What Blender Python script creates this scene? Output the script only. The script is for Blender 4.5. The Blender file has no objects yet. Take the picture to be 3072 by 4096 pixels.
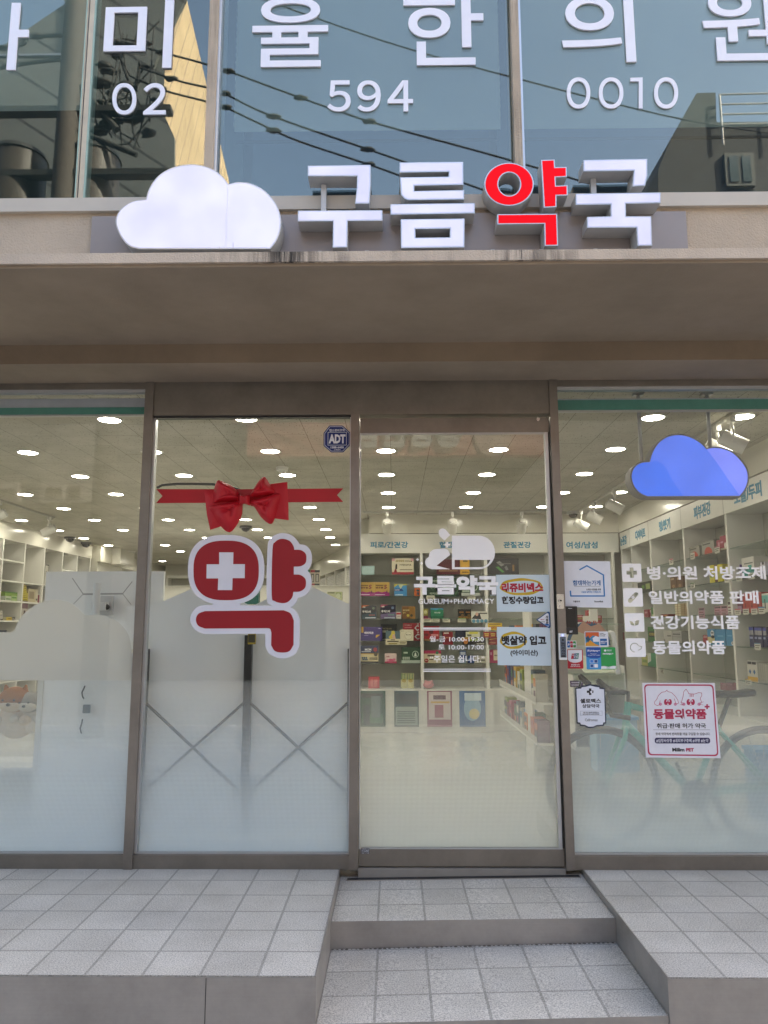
import bpy, math, random
from mathutils import Vector, Matrix
random.seed(7)
SC = bpy.context.scene
COL = SC.collection
R = math.radians

# ------------------------------------------------------------------ camera
PW, PH = 3072.0, 4096.0
FPX = 3037.0
_p, _y, _r = R(8.7), R(0.72), -0.0019
CAM = Vector((0, -4.08, 1.2))
FW = Vector((-math.sin(_y)*math.cos(_p), math.cos(_y)*math.cos(_p), math.sin(_p)))
_r0 = Vector((math.cos(_y), math.sin(_y), 0)); _u0 = _r0.cross(FW)
RT = _r0*math.cos(_r) + _u0*math.sin(_r); UP = -_r0*math.sin(_r) + _u0*math.cos(_r)
cd_ = bpy.data.cameras.new('camera'); cam = bpy.data.objects.new('camera', cd_); COL.objects.link(cam)
cd_.sensor_fit = 'VERTICAL'; cd_.sensor_height = 36.0; cd_.sensor_width = 27.0
cd_.lens = 36.0*FPX/PH; cd_.clip_start = 0.05; cd_.clip_end = 600
cam.matrix_world = Matrix(((RT.x, UP.x, -FW.x, CAM.x), (RT.y, UP.y, -FW.y, CAM.y), (RT.z, UP.z, -FW.z, CAM.z), (0, 0, 0, 1)))
SC.camera = cam

# ------------------------------------------------------------------ world, sun, exposure
SUNV = Vector((0.8, 0.35, 0.75)).normalized()
W = bpy.data.worlds.new('World'); SC.world = W; W.use_nodes = True
nt = W.node_tree; bg = nt.nodes['Background']
sky = nt.nodes.new('ShaderNodeTexSky'); sky.sky_type = 'NISHITA'; sky.sun_disc = False
sky.sun_elevation = math.asin(SUNV.z); sky.sun_rotation = math.atan2(SUNV.x, SUNV.y)
sky.air_density = 1.2; sky.dust_density = 4.0; sky.ozone_density = 0.5
nt.links.new(sky.outputs[0], bg.inputs[0]); bg.inputs[1].default_value = 0.15
sl = bpy.data.lights.new('sun', 'SUN'); sl.energy = 3.2; sl.angle = R(0.5); sl.color = (1, .93, .82)
so = bpy.data.objects.new('sun', sl); COL.objects.link(so)
so.rotation_euler = (-SUNV).to_track_quat('-Z', 'Y').to_euler(); so.location = (10, 5, 30)
SC.view_settings.view_transform = 'Standard'; SC.view_settings.look = 'None'
SC.view_settings.exposure = 2.12; SC.view_settings.gamma = 1.0
cy = SC.cycles
cy.transparent_max_bounces = 28; cy.max_bounces = 10; cy.diffuse_bounces = 5; cy.glossy_bounces = 4
cy.transmission_bounces = 6; cy.caustics_reflective = False; cy.caustics_refractive = False
cy.sample_clamp_indirect = 6.0; cy.use_denoising = True

# ------------------------------------------------------------------ measuring: photo pixel -> point on a real plane
def ray(x, y): return FW + RT*((x-PW/2)/FPX) - UP*((y-PH/2)/FPX)
def aY(x, y, Y): d = ray(x, y); return CAM + d*((Y-CAM.y)/d.y)
def aX(x, y, X): d = ray(x, y); return CAM + d*((X-CAM.x)/d.x)
def aZ(x, y, Z): d = ray(x, y); return CAM + d*((Z-CAM.z)/d.z)
def crop(s, ox, oy): return lambda x, y: (ox + x/s, oy + y/s)
c1 = crop(1.08, 0, 0); c2 = crop(1.08, 1536, 0); c4 = crop(1.8435, 600, 1500); c6 = crop(1.9025, 2200, 1500)
c7 = crop(1.9518, 1400, 2050); c5 = crop(4.1475, 1400, 2200); c6b = crop(3.318, 1750, 2200)
cr = crop(1.9025, 2200, 2200); cs = crop(2.765, 2200, 2350); ct = crop(1.9025, 2200, 2700)
cc = crop(2.4687, 2400, 2150); ce = crop(3.515, 2600, 1850); cd = crop(3.515, 2600, 2350)
cl = crop(2.765, 0, 1850); cm = crop(2.2114, 0, 2100); cq = crop(1.659, 1400, 2700); cn = crop(1.659, 500, 2700)

class Fr:
    def __init__(s, O, U, V):
        s.O = Vector(O); s.U = Vector(U); s.V = Vector(V); s.N = s.U.cross(s.V)
    def p(s, u, v, n=0.0): return s.O + s.U*u + s.V*v + s.N*n
    def uv(s, pt): d = pt - s.O; return (d.dot(s.U), d.dot(s.V))
def FY(Y): return Fr((0, Y, 0), (1, 0, 0), (0, 0, 1))          # faces the street
def FXr(X): return Fr((X, 0, 0), (0, -1, 0), (0, 0, 1))        # right wall, faces -X
def FXl(X): return Fr((X, 0, 0), (0, 1, 0), (0, 0, 1))         # left wall, faces +X
def FO(Y): return Fr((0, Y, 0), (-1, 0, 0), (0, 0, 1))         # faces the shop from across the street
def pY(c, Y): return lambda x, y: (lambda q: (q.x, q.z))(aY(*c(x, y), Y))
def boxY(c, x0, y0, x1, y1, Y):
    a = aY(*c(x0, (y0+y1)/2), Y); b = aY(*c(x1, (y0+y1)/2), Y)
    t = aY(*c((x0+x1)/2, y0), Y); l = aY(*c((x0+x1)/2, y1), Y)
    return a.x, l.z, b.x, t.z
def boxX(c, x0, y0, x1, y1, X):
    a = aX(*c(x0, (y0+y1)/2), X); b = aX(*c(x1, (y0+y1)/2), X)
    t = aX(*c((x0+x1)/2, y0), X); l = aX(*c((x0+x1)/2, y1), X)
    return -a.y, l.z, -b.y, t.z

# ------------------------------------------------------------------ materials
def lin(h):
    if isinstance(h, tuple): return h
    h = h.lstrip('#'); o = []
    for i in (0, 2, 4):
        c = int(h[i:i+2], 16)/255; o.append(c/12.92 if c <= .04045 else ((c+.055)/1.055)**2.4)
    return tuple(o)
MC = {}
def nmat(name):
    m = bpy.data.materials.new(name); m.use_nodes = True; t = m.node_tree; t.nodes.clear()
    out = t.nodes.new('ShaderNodeOutputMaterial'); return m, t, out
def N(t, ty, **kw):
    n = t.nodes.new(ty)
    for k, v in kw.items():
        if k == 'inp':
            for a, b in v.items(): n.inputs[a].default_value = b
        else: setattr(n, k, v)
    return n
def ramp(t, stops):
    r = t.nodes.new('ShaderNodeValToRGB'); e = r.color_ramp.elements
    while len(e) < len(stops): e.new(0.5)
    for el, (p, c) in zip(e, stops): el.position = p; el.color = (*c, 1) if len(c) == 3 else c
    return r
def math_(t, op, a, b=None, c=None, clamp=False):
    n = t.nodes.new('ShaderNodeMath'); n.operation = op; n.use_clamp = clamp
    for i, x in enumerate((a, b, c)):
        if x is None: continue
        if isinstance(x, (int, float)): n.inputs[i].default_value = x
        else: t.links.new(x, n.inputs[i])
    return n.outputs[0]
def P(name, col, rough=.5, metal=0., var=.08, scale=12., bump=0., bscale=None, emit=None, estr=0., spec=.5, stretch=None, coat=0., seeds=0.):
    key = (name, str(col), rough, metal, var, scale, bump, str(emit), estr)
    if key in MC: return MC[key]
    c = lin(col); m, t, out = nmat(name)
    b = N(t, 'ShaderNodeBsdfPrincipled', inp={'Roughness': rough, 'Metallic': metal, 'Specular IOR Level': spec, 'Coat Weight': coat})
    g = N(t, 'ShaderNodeNewGeometry'); mp = N(t, 'ShaderNodeMapping')
    if stretch: mp.inputs['Scale'].default_value = stretch
    t.links.new(g.outputs['Position'], mp.inputs[0])
    if var > 0:
        nz = N(t, 'ShaderNodeTexNoise', inp={'Scale': scale, 'Detail': 5., 'Roughness': .6}); t.links.new(mp.outputs[0], nz.inputs[0])
        rp = ramp(t, [(.3, tuple(max(0, x*(1-var)) for x in c)), (.7, tuple(min(1, x*(1+var)) for x in c))])
        t.links.new(nz.outputs[0], rp.inputs[0]); t.links.new(rp.outputs[0], b.inputs['Base Color'])
    else: b.inputs['Base Color'].default_value = (*c, 1)
    if bump > 0:
        n2 = N(t, 'ShaderNodeTexNoise', inp={'Scale': bscale or scale*6, 'Detail': 4.}); t.links.new(mp.outputs[0], n2.inputs[0])
        bp = N(t, 'ShaderNodeBump', inp={'Strength': bump, 'Distance': .01}); t.links.new(n2.outputs[0], bp.inputs['Height'])
        t.links.new(bp.outputs[0], b.inputs['Normal'])
    if emit:
        b.inputs['Emission Color'].default_value = (*lin(emit), 1); b.inputs['Emission Strength'].default_value = estr
        if estr < 1:      # the tubes behind the acrylic light it unevenly
            n5 = N(t, 'ShaderNodeTexNoise', inp={'Scale': 5., 'Detail': 2.}); t.links.new(mp.outputs[0], n5.inputs[0])
            t.links.new(math_(t, 'MULTIPLY_ADD', n5.outputs[0], estr*.7, estr*.66), b.inputs['Emission Strength'])
    t.links.new(b.outputs[0], out.inputs[0]); MC[key] = m; return m
def paint(h, rough=.45): return P('paint_'+str(h).strip('#'), h, rough, var=.03, scale=30)
def vinyl(h='#fbf9ff'): return P('vinyl_'+h.strip('#'), h, .5, var=.02, scale=8)

def thin_glass(name, tint=(.98, .985, .975), r0=.032, rough=0., extra=0., gcol=(1, 1, 1)):
    m, t, out = nmat(name)
    g = N(t, 'ShaderNodeNewGeometry'); d = N(t, 'ShaderNodeVectorMath', operation='DOT_PRODUCT')
    t.links.new(g.outputs['Normal'], d.inputs[0]); t.links.new(g.outputs['Incoming'], d.inputs[1])
    a = math_(t, 'ABSOLUTE', d.outputs['Value']); a = math_(t, 'SUBTRACT', 1.0, a); a = math_(t, 'POWER', a, 5.0)
    f = math_(t, 'MULTIPLY_ADD', a, 1-r0, r0, clamp=True)
    tr = N(t, 'ShaderNodeBsdfTransparent', inp={'Color': (*tint, 1)})
    gl = N(t, 'ShaderNodeBsdfGlossy', inp={'Color': (*gcol, 1), 'Roughness': rough})
    # dust and smears on the pane, a real thin diffuse layer
    tc = N(t, 'ShaderNodeTexNoise', inp={'Scale': 3.5, 'Detail': 7., 'Roughness': .7}); t.links.new(g.outputs['Position'], tc.inputs[0])
    rp = ramp(t, [(.45, (0, 0, 0)), (.8, (1, 1, 1))]); t.links.new(tc.outputs[0], rp.inputs[0])
    df = N(t, 'ShaderNodeBsdfDiffuse', inp={'Color': (.6, .6, .56, 1)})
    mx = N(t, 'ShaderNodeMixShader'); t.links.new(f, mx.inputs[0]); t.links.new(tr.outputs[0], mx.inputs[1]); t.links.new(gl.outputs[0], mx.inputs[2])
    k = math_(t, 'MULTIPLY_ADD', rp.outputs[0], .014, .002+extra)
    m2 = N(t, 'ShaderNodeMixShader'); t.links.new(k, m2.inputs[0]); t.links.new(mx.outputs[0], m2.inputs[1]); t.links.new(df.outputs[0], m2.inputs[2])
    t.links.new(m2.outputs[0], out.inputs[0]); return m

def film_mat(name, z0, z1, c0, c1_, dots=True, col=(.93, .96, .98), tr_=.42):
    m, t, out = nmat(name)
    g = N(t, 'ShaderNodeNewGeometry'); sp = N(t, 'ShaderNodeSeparateXYZ'); t.links.new(g.outputs['Position'], sp.inputs[0])
    mr = N(t, 'ShaderNodeMapRange', inp={'From Min': z0, 'From Max': z1, 'To Min': c0, 'To Max': c1_}); t.links.new(sp.outputs['Z'], mr.inputs['Value'])
    cov = mr.outputs[0]
    if dots:
        k = 2*math.pi/.0125
        a = math_(t, 'ADD', sp.outputs['X'], sp.outputs['Z']); b = math_(t, 'SUBTRACT', sp.outputs['X'], sp.outputs['Z'])
        a = math_(t, 'SINE', math_(t, 'MULTIPLY', a, k)); b = math_(t, 'SINE', math_(t, 'MULTIPLY', b, k))
        dd = math_(t, 'MULTIPLY', a, b)
        # dots are strongest at half coverage
        w = math_(t, 'MULTIPLY', cov, math_(t, 'SUBTRACT', 1.0, cov)); w = math_(t, 'MULTIPLY', w, .7)
        cov = math_(t, 'ADD', cov, math_(t, 'MULTIPLY', dd, w), clamp=True)
    cov = math_(t, 'SUBTRACT', 1.0, math_(t, 'SQRT', math_(t, 'SUBTRACT', 1.0, cov, clamp=True))) if dots else cov   # the sheet has two faces
    df = N(t, 'ShaderNodeBsdfDiffuse', inp={'Color': (*col, 1)}); tl = N(t, 'ShaderNodeBsdfTranslucent', inp={'Color': (*col, 1)})
    gl = N(t, 'ShaderNodeBsdfGlossy', inp={'Roughness': .35, 'Color': (.9, .9, .9, 1)})
    m0 = N(t, 'ShaderNodeMixShader', inp={0: tr_}); t.links.new(df.outputs[0], m0.inputs[1]); t.links.new(tl.outputs[0], m0.inputs[2])
    m1 = N(t, 'ShaderNodeMixShader', inp={0: .03}); t.links.new(m0.outputs[0], m1.inputs[1]); t.links.new(gl.outputs[0], m1.inputs[2])
    tr = N(t, 'ShaderNodeBsdfTransparent')
    m2 = N(t, 'ShaderNodeMixShader'); t.links.new(cov, m2.inputs[0]); t.links.new(tr.outputs[0], m2.inputs[1]); t.links.new(m1.outputs[0], m2.inputs[2])
    t.links.new(m2.outputs[0], out.inputs[0]); return m

def tile_mat(name, c, mortar, w=.2033, ox=-.48, oy=0., rough=.7, speck=.35, msize=.0035, bump=.25, offset=0., roww=None, vb=.08):
    m, t, out = nmat(name); b = N(t, 'ShaderNodeBsdfPrincipled', inp={'Roughness': rough})
    g = N(t, 'ShaderNodeNewGeometry'); mp = N(t, 'ShaderNodeMapping'); mp.inputs['Location'].default_value = (-ox, -oy, 0)
    t.links.new(g.outputs['Position'], mp.inputs[0])
    br = N(t, 'ShaderNodeTexBrick', offset=offset, inp={'Scale': 1., 'Brick Width': w, 'Row Height': roww or w, 'Mortar Size': msize, 'Mortar Smooth': .15, 'Bias': 0.,
        'Color1': (*[x*(1-vb) for x in c], 1), 'Color2': (*[min(1, x*(1+vb)) for x in c], 1), 'Mortar': (*mortar, 1)})
    t.links.new(mp.outputs[0], br.inputs[0])
    n1 = N(t, 'ShaderNodeTexNoise', inp={'Scale': 190., 'Detail': 3.}); t.links.new(g.outputs['Position'], n1.inputs[0])
    r1 = ramp(t, [(.34, (1-speck,)*3), (.5, (1, 1, 1)), (.68, (1+speck*.7,)*3)]); t.links.new(n1.outputs[0], r1.inputs[0])
    n2 = N(t, 'ShaderNodeTexNoise', inp={'Scale': 3., 'Detail': 7., 'Roughness': .65}); t.links.new(g.outputs['Position'], n2.inputs[0])
    r2 = ramp(t, [(.3, (.84, .83, .81)), (.65, (1.05, 1.05, 1.05))]); t.links.new(n2.outputs[0], r2.inputs[0])
    a = N(t, 'ShaderNodeMix', data_type='RGBA', blend_type='MULTIPLY'); a.inputs[0].default_value = 1
    t.links.new(br.outputs[0], a.inputs[6]); t.links.new(r1.outputs[0], a.inputs[7])
    a2 = N(t, 'ShaderNodeMix', data_type='RGBA', blend_type='MULTIPLY'); a2.inputs[0].default_value = 1
    t.links.new(a.outputs[2], a2.inputs[6]); t.links.new(r2.outputs[0], a2.inputs[7]); t.links.new(a2.outputs[2], b.inputs['Base Color'])
    h = math_(t, 'MULTIPLY_ADD', br.outputs['Fac'], -1.0, n1.outputs[0])
    bp = N(t, 'ShaderNodeBump', inp={'Strength': bump, 'Distance': .003}); t.links.new(h, bp.inputs['Height']); t.links.new(bp.outputs[0], b.inputs['Normal'])
    t.links.new(b.outputs[0], out.inputs[0]); return m

def stucco(name, c, streak=0., bump=.5):
    m, t, out = nmat(name); b = N(t, 'ShaderNodeBsdfPrincipled', inp={'Roughness': .9, 'Specular IOR Level': .2})
    g = N(t, 'ShaderNodeNewGeometry')
    n1 = N(t, 'ShaderNodeTexNoise', inp={'Scale': 2.2, 'Detail': 8., 'Roughness': .65}); t.links.new(g.outputs['Position'], n1.inputs[0])
    r1 = ramp(t, [(.3, tuple(x*.84 for x in c)), (.7, tuple(x*1.12 for x in c))]); t.links.new(n1.outputs[0], r1.inputs[0])
    mp = N(t, 'ShaderNodeMapping'); mp.inputs['Scale'].default_value = (26, 26, 1.2); t.links.new(g.outputs['Position'], mp.inputs[0])
    n2 = N(t, 'ShaderNodeTexNoise', inp={'Scale': 1., 'Detail': 5., 'Roughness': .7}); t.links.new(mp.outputs[0], n2.inputs[0])
    mp3 = N(t, 'ShaderNodeMapping'); mp3.inputs['Location'].default_value = (.35, 0, 0); t.links.new(g.outputs['Position'], mp3.inputs[0])
    n4 = N(t, 'ShaderNodeTexNoise', inp={'Scale': 1.6, 'Detail': 3.}); t.links.new(mp3.outputs[0], n4.inputs[0])
    r4 = ramp(t, [(.5, (0, 0, 0)), (.66, (1, 1, 1))]); t.links.new(n4.outputs[0], r4.inputs[0])
    r2 = ramp(t, [(.42, (0, 0, 0)), (.58, (1, 1, 1))]); t.links.new(n2.outputs[0], r2.inputs[0])
    k = math_(t, 'MULTIPLY', math_(t, 'MULTIPLY', r2.outputs[0], r4.outputs[0]), streak)
    a = N(t, 'ShaderNodeMix', data_type='RGBA'); t.links.new(k, a.inputs[0]); t.links.new(r1.outputs[0], a.inputs[6]); a.inputs[7].default_value = (.035, .032, .03, 1)
    t.links.new(a.outputs[2], b.inputs['Base Color'])
    n3 = N(t, 'ShaderNodeTexNoise', inp={'Scale': 130., 'Detail': 3.}); t.links.new(g.outputs['Position'], n3.inputs[0])
    bp = N(t, 'ShaderNodeBump', inp={'Strength': bump, 'Distance': .004}); t.links.new(n3.outputs[0], bp.inputs['Height']); t.links.new(bp.outputs[0], b.inputs['Normal'])
    t.links.new(b.outputs[0], out.inputs[0]); return m

def steel_mat(name, c, rough=.34, vert=True, dirt=.25):
    m, t, out = nmat(name); b = N(t, 'ShaderNodeBsdfPrincipled', inp={'Metallic': .85, 'Roughness': rough})
    g = N(t, 'ShaderNodeNewGeometry'); mp = N(t, 'ShaderNodeMapping')
    mp.inputs['Scale'].default_value = (260, 260, 2.5) if vert else (2.5, 60, 260)
    t.links.new(g.outputs['Position'], mp.inputs[0])
    n1 = N(t, 'ShaderNodeTexNoise', inp={'Scale': 1., 'Detail': 3.}); t.links.new(mp.outputs[0], n1.inputs[0])
    n2 = N(t, 'ShaderNodeTexNoise', inp={'Scale': 4., 'Detail': 8., 'Roughness': .7}); t.links.new(g.outputs['Position'], n2.inputs[0])
    r2 = ramp(t, [(.3, tuple(x*(1-dirt) for x in c)), (.65, c)]); t.links.new(n2.outputs[0], r2.inputs[0]); t.links.new(r2.outputs[0], b.inputs['Base Color'])
    rr = math_(t, 'MULTIPLY_ADD', n1.outputs[0], .22, rough-.1); rr = math_(t, 'ADD', rr, math_(t, 'MULTIPLY', n2.outputs[0], .12)); t.links.new(rr, b.inputs['Roughness'])
    bp = N(t, 'ShaderNodeBump', inp={'Strength': .12, 'Distance': .001}); t.links.new(n1.outputs[0], bp.inputs['Height']); t.links.new(bp.outputs[0], b.inputs['Normal'])
    t.links.new(b.outputs[0], out.inputs[0]); return m

def ceiling_mat():
    m = tile_mat('ceiling_tile', (.50, .48, .415), (.17, .16, .13), w=.6, roww=.3, ox=0, oy=0, rough=.9, speck=0., msize=.002, bump=.05, offset=.5, vb=.012)
    t = m.node_tree
    mp = [n for n in t.nodes if n.type == 'MAPPING'][0]; mp.inputs['Rotation'].default_value = (0, 0, R(90)); mp.inputs['Location'].default_value = (0, 0.02, 0)
    # fissures: short dark flecks
    g = [n for n in t.nodes if n.type == 'NEW_GEOMETRY'][0]
    m2 = N(t, 'ShaderNodeMapping'); m2.inputs['Scale'].default_value = (55, 24, 1); m2.inputs['Rotation'].default_value = (0, 0, .5); t.links.new(g.outputs['Position'], m2.inputs[0])
    v = N(t, 'ShaderNodeTexVoronoi', inp={'Scale': 1., 'Randomness': 1.}); t.links.new(m2.outputs[0], v.inputs[0])
    r = ramp(t, [(.12, (.40, .38, .34)), (.22, (1, 1, 1))]); t.links.new(v.outputs['Distance'], r.inputs[0])
    b = [n for n in t.nodes if n.type == 'BSDF_PRINCIPLED'][0]; src = b.inputs['Base Color'].links[0].from_socket
    x = N(t, 'ShaderNodeMix', data_type='RGBA', blend_type='MULTIPLY'); x.inputs[0].default_value = 1
    t.links.new(src, x.inputs[6]); t.links.new(r.outputs[0], x.inputs[7]); t.links.new(x.outputs[2], b.inputs['Base Color']); return m

def siding_mat(name, c, dark, ang, pitch=.6, rough=.6):
    m, t, out = nmat(name); b = N(t, 'ShaderNodeBsdfPrincipled', inp={'Roughness': rough})
    g = N(t, 'ShaderNodeNewGeometry'); sp = N(t, 'ShaderNodeSeparateXYZ'); t.links.new(g.outputs['Position'], sp.inputs[0])
    a = math_(t, 'ADD', math_(t, 'MULTIPLY', sp.outputs['Y'], math.sin(ang)), math_(t, 'MULTIPLY', sp.outputs['Z'], math.cos(ang)))
    a = math_(t, 'ADD', a, math_(t, 'MULTIPLY', sp.outputs['X'], math.sin(ang)))
    fr = math_(t, 'FRACT', math_(t, 'DIVIDE', a, pitch)); k = math_(t, 'LESS_THAN', fr, .07)
    n2 = N(t, 'ShaderNodeTexNoise', inp={'Scale': .8, 'Detail': 6.}); t.links.new(g.outputs['Position'], n2.inputs[0])
    r2 = ramp(t, [(.3, tuple(x*.85 for x in c)), (.7, tuple(min(1, x*1.1) for x in c))]); t.links.new(n2.outputs[0], r2.inputs[0])
    x = N(t, 'ShaderNodeMix', data_type='RGBA'); t.links.new(k, x.inputs[0]); t.links.new(r2.outputs[0], x.inputs[6]); x.inputs[7].default_value = (*dark, 1)
    t.links.new(x.outputs[2], b.inputs['Base Color']); t.links.new(b.outputs[0], out.inputs[0]); return m

STEEL = steel_mat('brushed_bronze_steel', (.285, .255, .228)); STEELH = steel_mat('brushed_steel_panel', (.27, .243, .215), vert=False)
DKSTEEL = steel_mat('dull_steel_riser', (.46, .428, .40), rough=.42, vert=False, dirt=.25)
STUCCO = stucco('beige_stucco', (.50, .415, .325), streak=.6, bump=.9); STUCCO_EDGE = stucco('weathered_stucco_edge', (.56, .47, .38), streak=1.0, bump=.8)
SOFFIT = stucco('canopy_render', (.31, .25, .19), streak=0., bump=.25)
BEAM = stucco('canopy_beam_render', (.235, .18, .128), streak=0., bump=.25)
GRANITE = tile_mat('granite_tile', (.555, .515, .465), (.36, .335, .30), ox=-.48, oy=0.0, speck=.42, msize=.0055)
CEIL = ceiling_mat()
IFLOOR = tile_mat('polished_floor_tile', (.62, .61, .55), (.4, .39, .35), w=.6, ox=.1, oy=.2, rough=.18, speck=.04, msize=.003, bump=.03)
BOUNCE_ROAD = P('bounce_street', (.45, .43, .40), .9, var=.25, scale=40, bump=.5)  # unseen road surface, made paler to bounce light onto canopy and shopfront
WHITE = P('white_laminate', (.72, .71, .66), .3, var=.03, scale=3); WHITEB = P('white_board', (.86, .87, .86), .45, var=.03, scale=3)
WHITEP = P('white_powder_coat', (.75, .76, .76), .35, var=.02); SHELFBACK = P('shelf_back_panel', (.40, .39, .345), .4, var=.04, scale=3)
BLACK = P('black_plastic', (.02, .02, .022), .35, var=.1); BLACKM = P('black_metal', (.018, .018, .02), .3, metal=.3, var=.1)
CHROME = P('zinc_hardware', (.6, .6, .6), .25, metal=1., var=.1)
ALU = P('silver_aluminium', (.55, .56, .58), .35, metal=.8, var=.06, scale=4)
LETSIDE = P('sign_return_grey', (.50, .50, .50), .4, metal=.25, var=.06, scale=6)
SILL = P('white_sill_paint', (.52, .475, .41), .5, var=.05, scale=5)
GLASS = thin_glass('shopfront_glass'); SHELFGLASS = thin_glass('shelf_glass', tint=(.80, .87, .84), r0=.07)
UPGLASS = thin_glass('coated_window_glass', tint=(.72, .78, .78), r0=.135, gcol=(1., .97, .87))
LED = P('lit_lens', (.9, .9, .9), .5, var=0, emit=(1., .94, .79), estr=14.5)
VW = vinyl('#fdfbff')

# ------------------------------------------------------------------ object bookkeeping
OFF = {}
def tag(o, label=None, cat=None, group=None, kind=None):
    if label: o['label'] = label
    if cat: o['category'] = cat
    if group: o['group'] = group
    if kind: o['kind'] = kind
    return o
def thing(name, loc, label, cat, group=None):
    o = bpy.data.objects.new(name, None); COL.objects.link(o); o.location = loc; o.empty_display_size = .1
    OFF[o.name] = Vector(loc); return tag(o, label, cat, group)

FONTC = bpy.data.curves.new('glyphs', 'FONT'); FONTO = bpy.data.objects.new('glyphs', FONTC)
def curve_mesh(kind, offset, extrude, loops=None, body=None, res=2):
    if kind == 'FONT':
        c = FONTC; o = FONTO; c.body = body; c.resolution_u = res
    else:
        c = bpy.data.curves.new('tmp', 'CURVE'); c.dimensions = '2D'; c.fill_mode = 'BOTH'
        for L in loops:
            s = c.splines.new('POLY'); s.points.add(len(L)-1)
            for q, (x, y) in zip(s.points, L): q.co = (x, y, 0, 1)
            s.use_cyclic_u = True
        o = bpy.data.objects.new('tmp', c)
    c.extrude = extrude; c.offset = offset
    me = bpy.data.meshes.new_from_object(o)
    vs = [v.co.copy() for v in me.vertices]; fs = [tuple(p.vertices) for p in me.polygons]
    bpy.data.meshes.remove(me)
    if kind != 'FONT': bpy.data.objects.remove(o); bpy.data.curves.remove(c)
    return vs, fs
TCACHE = {}
class MB:
    def __init__(s): s.v = []; s.f = []; s.mi = []; s.sm = []; s.mats = []
    def add(s, vs, fs, mat, smooth=False):
        if mat not in s.mats: s.mats.append(mat)
        k = s.mats.index(mat); b = len(s.v); s.v += [Vector(v) for v in vs]
        for f in fs: s.f.append(tuple(b+i for i in f)); s.mi.append(k); s.sm.append(smooth)
        return s
    def box(s, x0, y0, z0, x1, y1, z1, mat, ch=0.):
        if x0 > x1: x0, x1 = x1, x0
        if y0 > y1: y0, y1 = y1, y0
        if z0 > z1: z0, z1 = z1, z0
        vs = [(x0, y0, z0), (x1, y0, z0), (x1, y1, z0), (x0, y1, z0), (x0, y0, z1), (x1, y0, z1), (x1, y1, z1), (x0, y1, z1)]
        return s.add(vs, [(0, 3, 2, 1), (4, 5, 6, 7), (0, 1, 5, 4), (1, 2, 6, 5), (2, 3, 7, 6), (3, 0, 4, 7)], mat)
    def fbox(s, fr, u0, v0, u1, v1, n0, n1, mat):
        vs = [fr.p(u, v, n) for n in (n0, n1) for (u, v) in ((u0, v0), (u1, v0), (u1, v1), (u0, v1))]
        return s.add(vs, [(0, 3, 2, 1), (4, 5, 6, 7), (0, 1, 5, 4), (1, 2, 6, 5), (2, 3, 7, 6), (3, 0, 4, 7)], mat)
    def shape(s, fr, loops, n0, n1, mat, offset=0., smooth=False):
        vs, fs = curve_mesh('CURVE', offset, .5 if n1 != n0 else 0., loops=loops)
        out = [fr.p(v.x, v.y, (n0+n1)/2 + v.z*(n1-n0)) for v in vs]
        return s.add(out, fs, mat, smooth)
    def text(s, fr, body, box, n0, n1, mat, bold=0., res=2, mirror=False):
        key = (body, round(bold, 3), res, n0 == n1)
        if key not in TCACHE: TCACHE[key] = curve_mesh('FONT', bold, .5 if n1 != n0 else 0., body=body, res=res)
        vs, fs = TCACHE[key]
        if not vs: return s
        xs = [v.x for v in vs]; ys = [v.y for v in vs]; ax, bx, ay, by = min(xs), max(xs), min(ys), max(ys)
        u0, v0, u1, v1 = box
        out = [fr.p(u0+(v.x-ax)/(bx-ax)*(u1-u0), v0+(v.y-ay)/max(1e-6, by-ay)*(v1-v0), (n0+n1)/2+v.z*(n1-n0)) for v in vs]
        return s.add(out, fs, mat)
    def tube(s, pts, r, mat, n=8, caps=True, closed=False):
        pts = [Vector(p) for p in pts]; L = len(pts); rr = r if isinstance(r, (list, tuple)) else [r]*L
        vs = []; pu = None
        for i, p in enumerate(pts):
            if closed: d = pts[(i+1) % L]-pts[i-1]
            else: d = pts[min(i+1, L-1)]-pts[max(i-1, 0)]
            d.normalize()
            if pu is None: pu = Vector((0, 0, 1)).cross(d); pu = pu if pu.length > .1 else Vector((1, 0, 0)).cross(d)
            u = (pu - d*pu.dot(d)).normalized(); pu = u; w = d.cross(u)
            for k in range(n): a = 2*math.pi*k/n; vs.append(p + (u*math.cos(a)+w*math.sin(a))*rr[i])
        fs = []
        for i in range(L if closed else L-1):
            j = (i+1) % L
            for k in range(n): k2 = (k+1) % n; fs.append((i*n+k, i*n+k2, j*n+k2, j*n+k))
        s.add(vs, fs, mat, True)
        if caps and not closed: s.add(vs[:n], [tuple(range(n))[::-1]], mat); s.add(vs[-n:], [tuple(range(n))], mat)
        return s
    def cyl(s, p0, p1, r0, r1, mat, n=20, mat2=None):
        p0, p1 = Vector(p0), Vector(p1); d = (p1-p0).normalized(); u = Vector((0, 0, 1)).cross(d)
        u = u.normalized() if u.length > .05 else Vector((1, 0, 0)); w = d.cross(u); vs = []
        for p, r in ((p0, r0), (p1, r1)):
            for k in range(n): a = 2*math.pi*k/n; vs.append(p+(u*math.cos(a)+w*math.sin(a))*r)
        s.add(vs, [(k, (k+1) % n, n+(k+1) % n, n+k) for k in range(n)], mat, True)
        s.add(vs[:n], [tuple(range(n))[::-1]], mat); s.add(vs[n:], [tuple(range(n))], mat2 or mat); return s
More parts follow.
